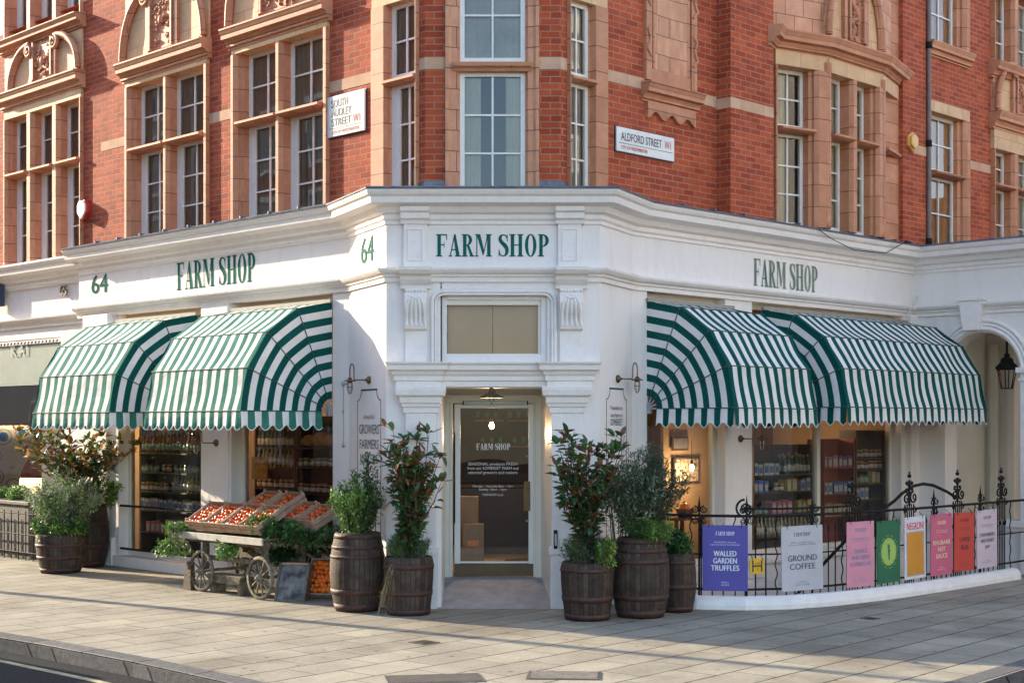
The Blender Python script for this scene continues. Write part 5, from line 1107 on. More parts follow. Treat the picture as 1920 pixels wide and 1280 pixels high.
def magnolia(base, h, spread, n_br, seed, label, rust=.4, sunny=0, low=.25, lpn=(5, 8), lean=(0, 0)):
    r = random.Random(seed); t = plant_root('magnolia', base, label, 'magnolia'); st = MB(); lv = MB()
    mats = [L_DK, L_RU, L_MID, L_OR]
    for i in range(n_br):
        a = r.uniform(0, 6.283); q = r.uniform(.15, 1); p0 = Vector((r.uniform(-.05, .05), r.uniform(-.05, .05), 0)); hh = h * r.uniform(.55, 1)
        end = Vector((math.cos(a) * spread * q + lean[0], math.sin(a) * spread * q * .8 + lean[1], hh)); mid = Vector((end.x * .35, end.y * .35, hh * .5)) + rv(r) * .04
        pts = [p0, p0.lerp(mid, .5) + rv(r) * .02, mid, mid.lerp(end, .5) + rv(r) * .03, end]; st.tube(pts, .009, 6, rs=[.013, .011, .009, .006, .003])
        segs = []
        for k in range(4): segs += [pts[k].lerp(pts[k + 1], f) for f in (.0, .33, .66)]
        segs.append(end)
        for k, p in enumerate(segs):
            if p.z < h * low: continue
            m = r.randint(2, 4) if p != end else r.randint(*lpn)
            for j in range(m):
                dv = rv(r); dv.z = abs(dv.z) * .5 + .25 if p == end else dv.z * .4 + .35; dv = dv.normalized(); pz = p.z / h
                mi = 1 if r.random() < rust * (.4 + pz) else (2 if r.random() < .25 else 0)
                if sunny and r.random() < sunny: mi = 3  # sunlight is put into this share of the leaves as orange colour
                leaf(lv, p + dv * .02, dv, Vector((0, 0, 1)) + rv(r) * .5, r.uniform(.10, .165), r.uniform(.045, .068), mi, r.uniform(-.1, .3))
            if r.random() < .35 and k > 3:
                dv = (rv(r) + Vector((0, 0, .6))).normalized(); e2 = p + dv * r.uniform(.08, .16); st.tube([p, e2], .004, 5)
                for j in range(r.randint(4, 6)):
                    d2 = (rv(r) + dv).normalized(); leaf(lv, e2, d2, Vector((0, 0, 1)) + rv(r) * .4, r.uniform(.10, .15), r.uniform(.045, .062), 1 if r.random() < rust * (.4 + pz) else 0, r.uniform(-.1, .3))
    st.build('stem', BARK, t); lv.build('foliage', mats, t); return t
def shrub(base, h, rad, n_br, seed, label, mats, ll=.03, lw=.012, name='shrub', cat='shrub', up=.7, dens=22, spread=1.0, squash=.8, lean=(0, 0), twig=.10, low=.12, wts=None, r0=.1):
    r = random.Random(seed); t = plant_root(name, base, label, cat); st = MB(); lv = MB(); wts = wts or [1] * len(mats)
    for i in range(n_br):
        a = r.uniform(0, 6.283); q = math.sqrt(r.uniform(0, 1)); p0 = Vector((math.cos(a) * q * r0, math.sin(a) * q * r0, 0)); hh = h * (1 - .35 * q) * r.uniform(.72, 1.04)
        end = Vector((math.cos(a) * rad * q * spread + lean[0], math.sin(a) * rad * q * squash + lean[1], hh)); mid = p0.lerp(end, .5) + Vector((0, 0, hh * .08)) + rv(r) * .03
        st.tube([p0, mid, end], .004, 5, rs=[.006, .004, .0015])
        mi0 = r.choices(range(len(mats)), wts)[0]
        for k in range(dens):
            f = low + (1 - low) * (k + r.random()) / dens; p = (p0.lerp(mid, f * 2) if f < .5 else mid.lerp(end, f * 2 - 1)); dv = (rv(r) + Vector((0, 0, up)) + Vector((end.x, end.y, 0)) * .6).normalized()
            L = twig * r.uniform(.3, 1) * (1.2 - f * .5); e2 = p + dv * L
            if k % 3 == 0: st.tube([p, e2], .0016, 3)
            for j in range(5):
                g = p.lerp(e2, (j + 1) / 5); leaf(lv, g, (rv(r) + dv * .8).normalized(), Vector((0, 0, 1)) + rv(r) * .6, ll * r.uniform(.7, 1.25), lw * r.uniform(.8, 1.2), mi0 if r.random() < .7 else r.choices(range(len(mats)), wts)[0], r.uniform(-.1, .3))
    st.build('stem', BARK, t); lv.build('foliage', mats, t); return t
def grass(base, h, rad, n, seed, label, m, droop=.5, name='grass_tuft', dirx=0, diry=0, w=.005):
    r = random.Random(seed); t = plant_root(name, base, label, 'grass'); lv = MB()
    for i in range(n):
        a = r.uniform(0, 6.283); q = r.uniform(.1, 1); L = h * r.uniform(.6, 1.1); dx = math.cos(a) * rad * q + dirx * r.uniform(.3, 1); dy = math.sin(a) * rad * q + diry * r.uniform(.3, 1); p0 = Vector((math.cos(a) * .05 * q, math.sin(a) * .05 * q, 0)); pts = []
        for k in range(6): s = k / 5; pts.append(p0 + Vector((dx * s ** 1.4, dy * s ** 1.4, L * (s - droop * s * s * 1.4))))
        sd = Vector((math.sin(a), -math.cos(a), 0))
        vs = []
        for k, p in enumerate(pts): ww = w * (1 - .85 * k / 5); vs += [p + sd * ww / 2, p - sd * ww / 2]
        lv.add(vs, [(2 * k, 2 * k + 1, 2 * k + 3, 2 * k + 2) for k in range(5)], 0)
    lv.build('blades', m, t); return t
def top(bb, dx=0, dy=0, dz=-.05):
    o, r_ = bb; h = max(v.co.z for v in [c for c in bpy.data.objects if c.parent == o and c.name.startswith('staves')][0].data.vertices)
    return Vector((o.location.x + dx, o.location.y + dy, h + dz))
magnolia(top(bB, .02, 0), 1.46, .42, 19, 11, 'red and green magnolia in the cut-down barrel left of the door', rust=.26, sunny=.07, low=.10)
magnolia(top(bC, -.03, 0), 1.56, .44, 19, 23, 'tall magnolia with rust-brown leaf undersides right of the door', rust=.26, low=.12)
magnolia(top(bG, -.22, -.1), 1.15, .95, 34, 31, 'magnolia with sunlit orange put into its leaf colour under the leftmost awning', rust=.18, sunny=.5, low=.35)
shrub(top(bA, -.02, 0), .74, .36, 52, 5, 'light green upright shrub in the tall barrel left of the entrance', [L_MID, L_LT, L_DK], ll=.045, lw=.017, wts=[3, 3, 1], up=1.0, low=0)
shrub(top(bA, .12, .1), 1.02, .13, 9, 6, 'darker leafy sprigs standing behind the light green shrub', [L_DK, L_MID], ll=.045, lw=.018, up=1.0, twig=.08)
shrub(top(bB, 0, -.05), .36, .25, 34, 7, 'dense dark green undergrowth at the foot of the left magnolia', [L_DK, L_MID], ll=.03, lw=.009, name='herb_clump', cat='herbs', r0=.2, low=0)
shrub(top(bC, .03, -.02), .40, .32, 60, 8, 'feathery rosemary-like undergrowth at the foot of the right magnolia', [L_GY, L_MID, L_LT], ll=.035, lw=.006, name='herb_clump', cat='herbs', wts=[4, 3, 1], r0=.22, low=0, dens=26)
shrub(top(bC, .20, -.12), .34, .12, 7, 9, 'pale lime leaves at the right rim of the magnolia barrel', [L_YG, L_LT], ll=.06, lw=.022, name='herb_clump', cat='herbs', r0=.06, twig=.06)
shrub(top(bD, .02, .05), 1.12, .56, 95, 12, 'airy grey-green shrub rising from the tall barrel right of the entrance', [L_GY, L_SI, L_DK], ll=.040, lw=.012, wts=[5, 1, 3], dens=32, twig=.15)
shrub(top(bD, -.22, .05), 1.32, .18, 12, 13, 'wispy twigs standing above the grey-green shrub', [L_GY], ll=.02, lw=.007, dens=18, twig=.13)
shrub(top(bD, .08, -.1), .30, .27, 30, 14, 'bright green ferny edging on the tall right barrel', [L_MID, L_LT], ll=.05, lw=.009, name='fern', cat='fern', r0=.16, low=0)
shrub(top(bE, 0, 0), .30, .20, 26, 15, 'dark leafy herb in the small barrel by the railing', [L_MID, L_DK], ll=.045, lw=.02, name='herb_clump', cat='herbs', r0=.14, low=0)
shrub(top(bF, .02, 0), 1.02, .62, 100, 16, 'silvery round shrub in the half barrel at far left', [L_SI, L_LT, L_GY], ll=.036, lw=.017, wts=[5, 3, 1], dens=24, twig=.14, low=.2)
shrub(top(bF, 0, -.05), .30, .40, 50, 17, 'green ivy-like edging spilling over the half barrel', [L_MID, L_DK, L_LT], ll=.04, lw=.02, name='ivy', cat='ivy', r0=.28, low=0, wts=[3, 2, 2])
shrub(top(bG, .18, -.05), .50, .30, 30, 18, 'bright green sprigs on the tall barrel at far left', [L_LT, L_MID, L_RU], ll=.05, lw=.02, wts=[4, 3, 1], r0=.12)
grass(top(bB, .12, -.05), .62, .20, 60, 19, 'fine dark grass leaning right beside the left magnolia', L_GY, .35, dirx=.16, w=.004)
grass(top(bB, -.10, -.16), .26, .08, 46, 20, 'dry straw-coloured grass trailing down the left cut-down barrel', L_ST, 2.3, dirx=-.22, diry=-.12, w=.007)
grass(top(bF, .0, -.1), .45, .18, 80, 21, 'dry golden grass in the middle of the half barrel', L_ST, .3)
grass(top(bC, -.18, -.1), .30, .25, 26, 22, 'thin grass blades reaching left from the right magnolia barrel', L_GY, .8, dirx=-.25, w=.003)
# gallery planter with clipped balls
pg = FL.w(FL.U(15, .25), .3, 0); t = empty('planter_box', pg, FL.a, 'long grey planter box before the gallery window at the left edge', 'planter')
b = MB(); b.bd(-2.2, 1.12, -.14, .16, .10, .84); b.bd(-2.24, 1.16, -.17, .19, .84, .90); b.bd(-2.2, 1.12, -.1, .12, 0, .10); b.build('box', mat('planter_grey', (.16, .15, .13), (.10, .095, .085), rough=.7, ns=6), t, bevel=.01)
b = MB(); b.bd(-2.1, 1.1, -.1, .12, .88, .92); b.build('soil', SOIL, t)
t = empty('low_railing', FL.w(FL.U(15, .6), .55, 0), FL.a, 'low black railing in front of the grey planter box', 'railing')
b = MB()
for z in (.12, .40, .72): b.tube([(-2.2, 0, z), (1.0, 0, z)], .010, 6)
b.build('rail', IRON, t)
for i in range(14):
    x = -2.15 + .24 * i; b = MB(); b.tube([(x, 0, 0), (x, 0, .76)], .009, 6); b.build('bar', IRON, t)
def box_ball(F, px, py, rr, sx, seed, label):
    p = F.w(F.U(px, .28), .28, F.Z(px, py, .28)); r = random.Random(seed); t = plant_root('box_ball', p, label, 'box ball'); lv = MB()
    for i in range(1500):
        v = rv(r); k = r.uniform(.85, 1.03) * (1 + .05 * math.sin(v.x * 9) * math.cos(v.z * 7)); q = Vector((v.x * rr * sx, v.y * rr * .8, max(v.z, -.4) * rr * .8)) * k; q = Vector((q.x * .707 + q.y * .707, -q.x * .707 + q.y * .707, q.z)); leaf(lv, q, (v + rv(r)).normalized(), v, .032, .018, r.choice([0, 0, 1]), .1)
    lv.build('foliage', [L_LT, L_MID], t); b = MB(); b.sph((0, 0, 0), rr * .8, 10, 8, sc_=(.9, .9, .7)); b.build('twig_mass', BARK, t)
box_ball(FL, 36, 928, .19, 1.5, 41, 'clipped lime green box mound nearest the barrels in the grey planter')
box_ball(FL, 2, 930, .18, 1.4, 42, 'clipped box mound cut by the left edge of the photo')
# ------------------------------------------------------------------ basement area, plinth and railing
PL = mat('plinth_white', (.80, .78, .77), (.72, .70, .69), rough=.55, ns=6, bump=.15, bs=20)
c = WB(); c.sweep([(-.12, -2.6), (-.12, .10), (-.09, .135), (-.03, .15), (.06, .145), (.115, .11), (.13, .05), (.13, -.1)], [tuple(v) for v in RP]); o = c.build('railing_plinth', PL, None); tag(o, 'low white curved plinth carrying the black railing', 'plinth')
ar = [tuple(Q2)] + [tuple(v) for v in RP] + [tuple(FP.w(1.2).xy), tuple(Q3)]
tag(geo('basement_area', [ar], -2.4, CONC), kind='structure')
segL = [0]
for a, b_ in zip(RP[:-1], RP[1:]): segL.append(segL[-1] + (b_ - a).length)
def rp(s):
    s = max(0, min(segL[-1] - 1e-6, s))
    for i in range(len(RP) - 1):
        if s <= segL[i + 1]: 
            t = (s - segL[i]) / (segL[i + 1] - segL[i]); p = RP[i].lerp(RP[i + 1], t); tg = (RP[i + 1] - RP[i]).normalized(); return p, tg
def sp_at(px):
    best = None; N_ = 2000
    for i in range(N_ + 1):
        s = segL[-1] * i / N_; p, _ = rp(s); e = abs(CX + p.x / p.y * FL_ - px)
        if s > .45 and (best is None or e < best[0]): best = (e, s)
    return best[1]
rl = empty('area_railing', (RP[3].x, RP[3].y, .14), 0, 'black iron railing with scrolled finials curving round the basement area', 'railing')
s_start = sp_at(1250); dense = [(segL[-1] - s_start) * i / 40 + s_start for i in range(41)]
ext = [Vector((p.x, p.y)) for p in [rp(s)[0] for s in dense]] + [Vector((7.3, 20.75)), Vector((8.0, 21.5))]
zr = lambda p: 1.06
for z_, r_ in ((1.06, .017), (.62, .010), (.22, .014)):
    b = WB(); b.tube([(p.x, p.y, z_) for p in ext], r_, 6); b.build('rail', IRON, rl, off=rl.location)
b = WB(); sA, sB = sp_at(1390), sp_at(1600); pts = [rp(sA + (sB - sA) * i / 10)[0] for i in range(11)]; b.tube([(p.x, p.y, 1.14) for p in pts], .014, 6); b.build('rail', IRON, rl, off=rl.location)
def tang_rot(tg): return math.atan2(tg.y, tg.x)
spike0 = None; s = s_start + .05; i = 0; skip = [sp_at(q) for q in (1598, 1705, 1795, 1877)]
while s < segL[-1]:
    p, tg = rp(s); 
    if spike0 is None:
        b = MB(); b.tube([(0, 0, .13), (0, 0, .86)], .0085, 6); b.tube([(0, 0, .86), (0, 0, .89), (0, 0, .98)], .01, 6, rs=[.009, .014, .001]); spike0 = b.build('spear_bar', IRON, rl, off=Vector((0, 0, 0)))
        b = MB(); pts = [(.014 * math.sin(k * 1.05), 0, .13 + .93 * k / 26) for k in range(27)]; b.tube(pts, .008, 5); wavy0 = b.build('wavy_bar', IRON, rl)
        b = MB(); b.tube([(0, 0, .0), (0, 0, 1.1)], .013, 6); b.tube([(0, 0, 1.1), (0, 0, 1.14), (0, 0, 1.30)], .01, 6, rs=[.011, .02, .001]); spiral_ = b
        for s_ in (-1, 1): spiral(b, s_ * .055, 1.13, .045, 0, flip=s_, tr=.009, n=20); spiral(b, s_ * .05, 1.00, .04, 0, flip=s_, tr=.008, n=18)
        post0 = b.build('spear_post', IRON, rl)
        for o in (spike0, wavy0, post0): o.location = (0, 0, -50)
    src = wavy0 if i % 4 == 2 else spike0
    if not any(abs(s - q) < .16 for q in skip):
        o = src.copy(); sc.collection.objects.link(o); o.parent = rl; o.location = (p.x - rl.location.x, p.y - rl.location.y, -.14); o.rotation_euler = (0, 0, tang_rot(tg))
    s += .125; i += 1
for q in (1311, 1400, 1523, 1751, 1838):
    p, tg = rp(sp_at(q)); o = post0.copy(); sc.collection.objects.link(o); o.parent = rl; o.location = (p.x - rl.location.x, p.y - rl.location.y, -.14); o.rotation_euler = (0, 0, tang_rot(tg))
b = MB()
for k in (-.10, -.05, .0, .05, .10): b.tube([(k, 0, .14), (k, 0, 1.12)], .008, 6)
for s_ in (-1, 1):
    spiral(b, s_ * .085, 1.20, .075, 0, flip=s_, tr=.014, n=26); spiral(b, s_ * .12, 1.05, .04, 0, flip=s_, tr=.010, n=20); spiral(b, s_ * .08, .78, .05, 0, flip=-s_, tr=.009, n=20)
b.tube([(0, 0, 1.1), (0, 0, 1.42)], .014, 6)
for x, z, r_ in ((0, 1.47, .026), (-.05, 1.38, .026), (.05, 1.38, .026), (0, 1.35, .024), (-.065, 1.30, .018), (.065, 1.30, .018), (0, 1.51, .014)): b.sph((x, 0, z), r_, 8, 6)
fin0 = b.build('finial', IRON, rl)
for k, q in enumerate((1598, 1705, 1795, 1877, 1921)):
    s = sp_at(q); p, tg = rp(s)
    if q == 1921: p = Vector((7.3, 20.75))
    o = fin0 if k == 0 else fin0.copy()
    if k: sc.collection.objects.link(o); o.parent = rl
    o.location = (p.x - rl.location.x, p.y - rl.location.y, -.14); o.rotation_euler = (0, 0, tang_rot(tg))
for o in (spike0, wavy0, post0): bpy.data.objects.remove(o)
# curled start of the upper rail
p, tg = rp(sp_at(1396)); b = WB(); F_ = Fr(p, math.degrees(tang_rot(tg))); b.fr(F_); spiral(b, 0, 1.14, .11, 0, flip=1, tr=.014, n=30); b.build('end_scroll', IRON, rl, off=rl.location)
# arched stair handrail between two finials and down to the area steps
pa, _ = rp(sp_at(1795)); pb, _ = rp(sp_at(1705)); hr = WB(); off_ = Vector((-.15, .15))
arc = [(pa.x, pa.y, 1.15)] + [(pa.x + (pb.x - pa.x) * t + off_.x * math.sin(t * 1.57), pa.y + (pb.y - pa.y) * t + off_.y * math.sin(t * 1.57), 1.15 + .20 * math.sin(math.pi * t)) for t in [.15, .35, .5, .65, .85, 1.0]]
e_ = Vector(arc[-1]); arc += [(e_.x - .5, e_.y - .25, .85), (e_.x - 1.2, e_.y - .85, .30), (e_.x - 1.5, e_.y - 1.1, .02)]
hr.tube(arc, .020, 8); o = hr.build('stair_handrail', IRON); tag(o, 'arched black handrail dropping to the basement steps behind the pink board', 'handrail')
# ------------------------------------------------------------------ hanging boards
def board(px0, px1, pyt, pyb, base, lines, label, tilt=0, extra=None, stripe=None, name='hanging_board'):
    s0, s1 = sp_at(px0), sp_at(px1); a, _ = rp(s0); b_, _ = rp(s1); tg = (b_ - a).normalized(); nn = Vector((tg.y, -tg.x)); mid = (a + b_) / 2 + nn * .035; W = (b_ - a).length
    zt = CH + (HY - pyt) * mid.y / FL_; zb = CH + (HY - pyb) * mid.y / FL_; Hh = zt - zb
    t = empty(name, (mid.x, mid.y, zt), tang_rot(tg), label, 'sign board', 'advert boards hung on the railing'); t.rotation_euler = (R(tilt), R(random.uniform(-1.2, 1.2)), tang_rot(tg))
    b = MB(); b.bd(-W / 2, W / 2, 0, .012, -Hh, 0); b.build('panel', base, t, bevel=.002)
    for x in (-W * .36, W * .36):
        b = MB(); b.tube([(x, -.014, -.03), (x, -.014, .01), (x, .04, .05)], .004, 5); b.build('hook', IRON, t)
    if extra: extra(t, W, Hh)
    groups = {}
    for s, y, h, wd, m in lines: groups.setdefault(m.name, (m, MB()))[1]
    for s, y, h, wd, m in lines:
        mb = groups[m.name][1]
        if s == 'FARM SHOP': serif(mb, s, 0, -y * Hh, h * Hh, width=wd * W, d=.0125, align='C')
        else: text(mb, s, 0, -y * Hh, h * Hh * 1.12, d=.0128, width=wd * W, bold=(.0022 if h > .06 else 0))
    for m, mb in groups.values():
        if mb.v: mb.build('board_lettering', m, t)
    return t
bm_ = lambda n, c: mat(n, c, tuple(x * .9 for x in c), rough=.45, ns=3)
WT = mat('letters_white', (.75, .75, .78), rough=.5); GT = mat('letters_charcoal', (.05, .055, .07), rough=.5); BT = mat('letters_slate_blue', (.20, .22, .40), rough=.5); YT = mat('letters_cream_yellow', (.80, .68, .42), rough=.5); RT = mat('letters_crimson', (.62, .05, .04), rough=.5); DT = mat('letters_maroon', (.10, .025, .03), rough=.5)
board(1317, 1402, 984, 1107, bm_('board_violet_blue', (.085, .07, .36)), [('FARM SHOP', .155, .06, .42, WT), ('HANDMADE in Somerset,', .27, .028, .50, WT), ('inspired by flowers from the garden', .305, .028, .66, WT), ('WALLED', .47, .105, .50, WT), ('GARDEN', .58, .105, .52, WT), ('TRUFFLES', .69, .105, .62, WT), ('MADE in', .88, .028, .16, WT), ('MARTOCK', .92, .028, .18, WT)], 'violet blue board reading WALLED GARDEN TRUFFLES')
board(1460, 1537, 985, 1106, bm_('board_pale_grey', (.50, .50, .55)), [('FARM SHOP', .16, .06, .40, GT), ('HIGHLY in cocoa and toasted nuts,', .265, .028, .56, GT), ('with notes of CARAMEL and BERRIES', .30, .028, .66, GT), ('GROUND', .54, .115, .70, GT), ('COFFEE', .67, .115, .62, GT), ('ROASTED in', .88, .028, .22, GT), ('MEEDS COFFEE', .92, .028, .34, GT)], 'pale grey board reading GROUND COFFEE')
board(1582, 1633, 977, 1099, bm_('board_pink', (.66, .28, .38)), [('FARM SHOP', .16, .06, .42, BT), ('FRUIT FERMENTED and brewed', .27, .025, .64, BT), ('with APPLES from the orchard', .30, .025, .50, BT), ('QUINCE', .48, .08, .48, BT), ('AND APPLE', .58, .08, .68, BT), ('KOMBUCHA', .68, .08, .76, BT), ('BREWED in', .88, .022, .2, BT), ('THE SOMERSET HILLS', .915, .022, .48, BT)], 'light pink board reading QUINCE AND APPLE KOMBUCHA')
def emblem(t, W, Hh):
    LG = mat('emblem_lime', (.34, .52, .12), rough=.5); GG = mat('emblem_green', (.02, .16, .08), rough=.5); cz = -Hh * .50; rx, rz_ = W * .33, Hh * .22
    b = MB(); pts = [(rx * math.cos(R(a * 10)), cz + rz_ * math.sin(R(a * 10))) for a in range(36)]; b.face(pts, .0122, .0135); b.build('emblem_oval', LG, t)
    b = MB()
    for a in range(36):
        if a % 3 == 2: continue
        for k0 in (.86, 1.16): 
            q0, q1 = R(a * 10), R(a * 10 + 6); P = [(rx * k * math.cos(q), -.0145, cz + rz_ * k * math.sin(q)) for k, q in ((k0, q0), (k0 + .05, q0), (k0 + .05, q1), (k0, q1))]; b.add(P, [(0, 1, 2, 3)], 0 if k0 < 1 else 1)
    g = [(-.05, -.62), (.10, -.62), (.13, -.1), (.22, .1), (.10, .15), (.14, .42), (.04, .62), (-.06, .45), (-.20, .58), (-.14, .2), (-.10, -.1)]
    b.add([(x * rx, -.0146, cz + y * rz_) for x, y in g], [tuple(range(len(g)))], 0); b.build('emblem_mark', [GG, LG], t)
board(1638, 1681, 975, 1092, bm_('board_green', (.012, .13, .065)), [], 'dark green board with a lime oval emblem', extra=emblem)
def neg(t, W, Hh):
    b = MB(); b.bd(-W * .39, W * .39, .012, .0135, -Hh * .94, -Hh * .25); b.build('orange_panel', bm_('board_amber', (.62, .27, .025)), t)
    b = MB()
    for a, e, c_, d_ in ((-.42, .42, .945, .952), (-.42, .42, .238, .245), (-.42, -.405, .245, .945), (.405, .42, .245, .945)): b.bd(W * a, W * e, .012, .0137, -Hh * d_, -Hh * c_)
    b.build('border_line', BT, t)
board(1690, 1729, 968, 1084, bm_('board_white', (.66, .66, .74)), [('NEGRONI', .205, .15, .80, RT), ('FARM SHOP', .39, .06, .42, DT), ('HANDCRAFTED in SOMERSET', .47, .028, .56, DT), ('with garden botanicals,', .505, .028, .52, DT), ('bitter orange and', .54, .028, .5, DT), ('sweet vermouth', .575, .028, .44, DT), ('READY TO POUR', .71, .028, .46, DT), ('over ice, stirred slowly', .745, .028, .58, DT), ('best enjoyed before', .78, .028, .5, DT), ('supper', .815, .028, .24, DT)], 'white board reading NEGRONI in red above an amber panel', extra=neg)
board(1739, 1779, 963, 1077, bm_('board_rose', (.58, .12, .22)), [('FARM SHOP', .17, .06, .42, YT), ('TANGY and sweet, made', .275, .025, .54, YT), ('with our own RHUBARB', .305, .025, .5, YT), ('RHUBARB', .50, .095, .78, YT), ('HOT', .61, .095, .34, YT), ('SAUCE', .72, .095, .54, YT), ('MADE in', .88, .022, .2, YT), ('THE SOMERSET HILLS', .915, .022, .44, YT)], 'deep rose board reading RHUBARB HOT SAUCE')
board(1784, 1821, 960, 1069, bm_('board_brick_red', (.55, .055, .035)), [('FARM SHOP', .16, .055, .42, DT), ('WILD herbs and spices', .27, .025, .54, DT), ('ground for our LAMB', .30, .025, .5, DT), ('LAMB', .50, .105, .50, DT), ('RUB', .64, .105, .36, DT), ('BLENDED in', .88, .022, .2, DT), ('THE SOMERSET HILLS', .915, .022, .44, DT)], 'brick red board reading LAMB RUB')
board(1826, 1863, 955, 1063, bm_('board_blush', (.62, .50, .58)), [('FARM SHOP', .16, .055, .40, GT), ('SUMMER fruit and HONEY', .27, .025, .62, GT), ('from the estate hives', .30, .025, .54, GT), ('STRAWBERRY', .46, .08, .76, GT), ('AND HONEY', .56, .08, .68, GT), ('JAM', .67, .08, .22, GT), ('MADE in', .88, .022, .2, GT), ('THE SOMERSET HILLS', .915, .022, .44, GT)], 'blush pink board reading STRAWBERRY AND HONEY JAM')
def hyd(t, W, Hh):
    b = MB()
    for a, e, c_, d_ in ((.14, .24, .14, .86), (.76, .86, .14, .86), (.24, .76, .44, .54)): b.bd(W * (a - .5), W * (e - .5), .012, .014, -Hh * d_, -Hh * c_)
    text(b, '100', 0, -Hh * .40, Hh * .20, d=.0142, width=W * .34); text(b, '2', 0, -Hh * .78, Hh * .22, d=.0142, width=W * .12); b.build('hydrant_mark', BLK, t)
h_ = board(1404, 1430, 1046, 1075, bm_('hydrant_yellow', (.75, .42, .01)), [], 'small yellow hydrant plate marked H 100 2 on the railing', extra=hyd, name='hydrant_sign'); h_['category'] = 'hydrant sign'; del h_['group']

# ------------------------------------------------------------------ cart and produce
cu0, cu1 = FL.U(325, 1.05), FL.U(493, 1.05); CL = cu1 - cu0; cart = empty('market_cart', FL.w(cu0, .65, 0), FL.a, 'old wooden barrow with four spoked wheels carrying tomato crates', 'cart')
b = MB()
for i in range(6): b.bd(0, CL, -.40 + .134 * i, -.40 + .134 * i + .126, .715, .74)
b.build('table_top', WOODG, cart, bevel=.003)
b = MB(); b.bd(-.0, CL + .01, .40, .425, .66, .745); b.build('front_board', mat('pale_board', (.52, .49, .42), (.42, .38, .32), rough=.75, ns=10), cart, bevel=.003)
b = MB(); b.bd(.05, CL - .05, .26, .32, .62, .715); b.build('side_beam', WOODG, cart, bevel=.004); b = MB(); b.bd(.05, CL - .05, -.32, -.26, .62, .715); b.build('side_beam', WOODG, cart, bevel=.004)
wr = .262; wu = (FL.U(380, .98) - cu0, FL.U(490, .98) - cu0)
for u in wu:
    b = MB(); b.tube([(u, .36, wr), (u, -.36, wr)], .022, 8); b.build('axle', WOODG, cart)
    for s_ in (-1, 1): b = MB(); b.bd(u - .04, u + .04, s_ * .28 - .03, s_ * .28 + .03, wr + .01, .63); b.build('leg', WOODG, cart, bevel=.004)
b = MB(); b.bd(wu[0], wu[1], .24, .28, .40, .46); b.bd(wu[0], wu[1], -.28, -.24, .40, .46); b.build('stretcher', WOODG, cart, bevel=.003) if False else None
for d_ in (.26, -.26): b = MB(); b.bd(wu[0], wu[1], d_ - .02, d_ + .02, .40, .46); b.build('stretcher', WOODG, cart, bevel=.003)
first = None
for k, (u, d_) in enumerate([(wu[0], .345), (wu[1], .345), (wu[0], -.345), (wu[1], -.345)]):
    if first is None:
        w_ = empty('wheel', (u, -d_, wr), 0, parent=cart)
        b = MB(); b.lathe([(wr - .038, -.016), (wr - .004, -.018), (wr, -.012), (wr, .012), (wr - .004, .018), (wr - .038, .016), (wr - .038, -.016)], 40, axis='y'); b.build('rim', WOODG, w_)
        b = MB(); b.lathe([(0, -.07), (.022, -.07), (.03, -.05), (.045, -.035), (.045, .03), (.03, .05), (0, .05)], 16, axis='y'); b.build('hub', WOODG, w_)
        for i in range(10):
            a = R(36 * i + 9); b = MB(); b.tube([(.035 * math.cos(a), 0, .035 * math.sin(a)), ((wr - .03) * math.cos(a), 0, (wr - .03) * math.sin(a))], .011, 6, rs=[.014, .009]); b.build('spoke', WOODG, w_)
        first = w_
    else: c_ = dup(first, (u, -d_, wr)); c_.rotation_euler = (0, R(13 * k), 0)
b = MB(); b.bd(-.02, .03, -.02, .02, 0, .4); t = empty('wooden_wedge', FL.w(cu0 + wu[0] - .36, 1.0, 0), FL.a, 'brown timber chock propped against the left cart wheel', 'wedge')
b = MB(); b.add([(-.03, -.03, 0), (.16, -.03, 0), (.16, .05, 0), (-.03, .05, 0), (.06, -.02, .36), (.14, -.02, .36), (.14, .04, .36), (.06, .04, .36)], [(0, 3, 2, 1), (4, 5, 6, 7), (0, 1, 5, 4), (1, 2, 6, 5), (2, 3, 7, 6), (3, 0, 4, 7)]); b.build('block', WOODD, t)
st_ = empty('step_stool', FL.w(FL.U(428, .9), .85, 0), FL.a, 'low plank stool standing between the cart wheels', 'stool')
b = MB(); b.bd(-.36, .36, -.12, .12, .20, .235); b.bd(-.34, .34, .10, .12, .13, .20); b.build('seat', WOODG, st_, bevel=.003)
for u in (-.30, .30): b = MB(); b.bd(u - .03, u + .03, -.10, .10, 0, .2); b.build('leg', WOODG, st_, bevel=.003)
random.seed(3)
def crate(u, d, z, W, D, tilt, label, F=FL, hh=.125, yaw=0, m=CRATE, name='produce_crate'):
    t = empty(name, F.w(u, d, z), 0, label, 'crate', 'wooden produce crates at the cart'); t.rotation_euler = (R(tilt), 0, F.a + R(yaw))
    b = MB(); b.box(0, W, 0, D, 0, .01); b.build('base', m, t)
    for nm, (x0_, x1_, y0_, y1_) in (('side_panel', (0, .012, .012, D - .012)), ('side_panel', (W - .012, W, .012, D - .012)), ('end_panel', (0, W, 0, .012)), ('end_panel', (0, W, D - .012, D))):
        b = MB(); b.box(x0_, x1_, y0_, y1_, .0105, hh * .46); b.box(x0_, x1_, y0_, y1_, hh * .54, hh); b.build(nm, m, t)
    for x in (.012, W - .034):
        for y in (.012, D - .034): b = MB(); b.box(x, x + .022, y, y + .022, .01, hh + .025); b.build('corner_post', m, t)
    return t
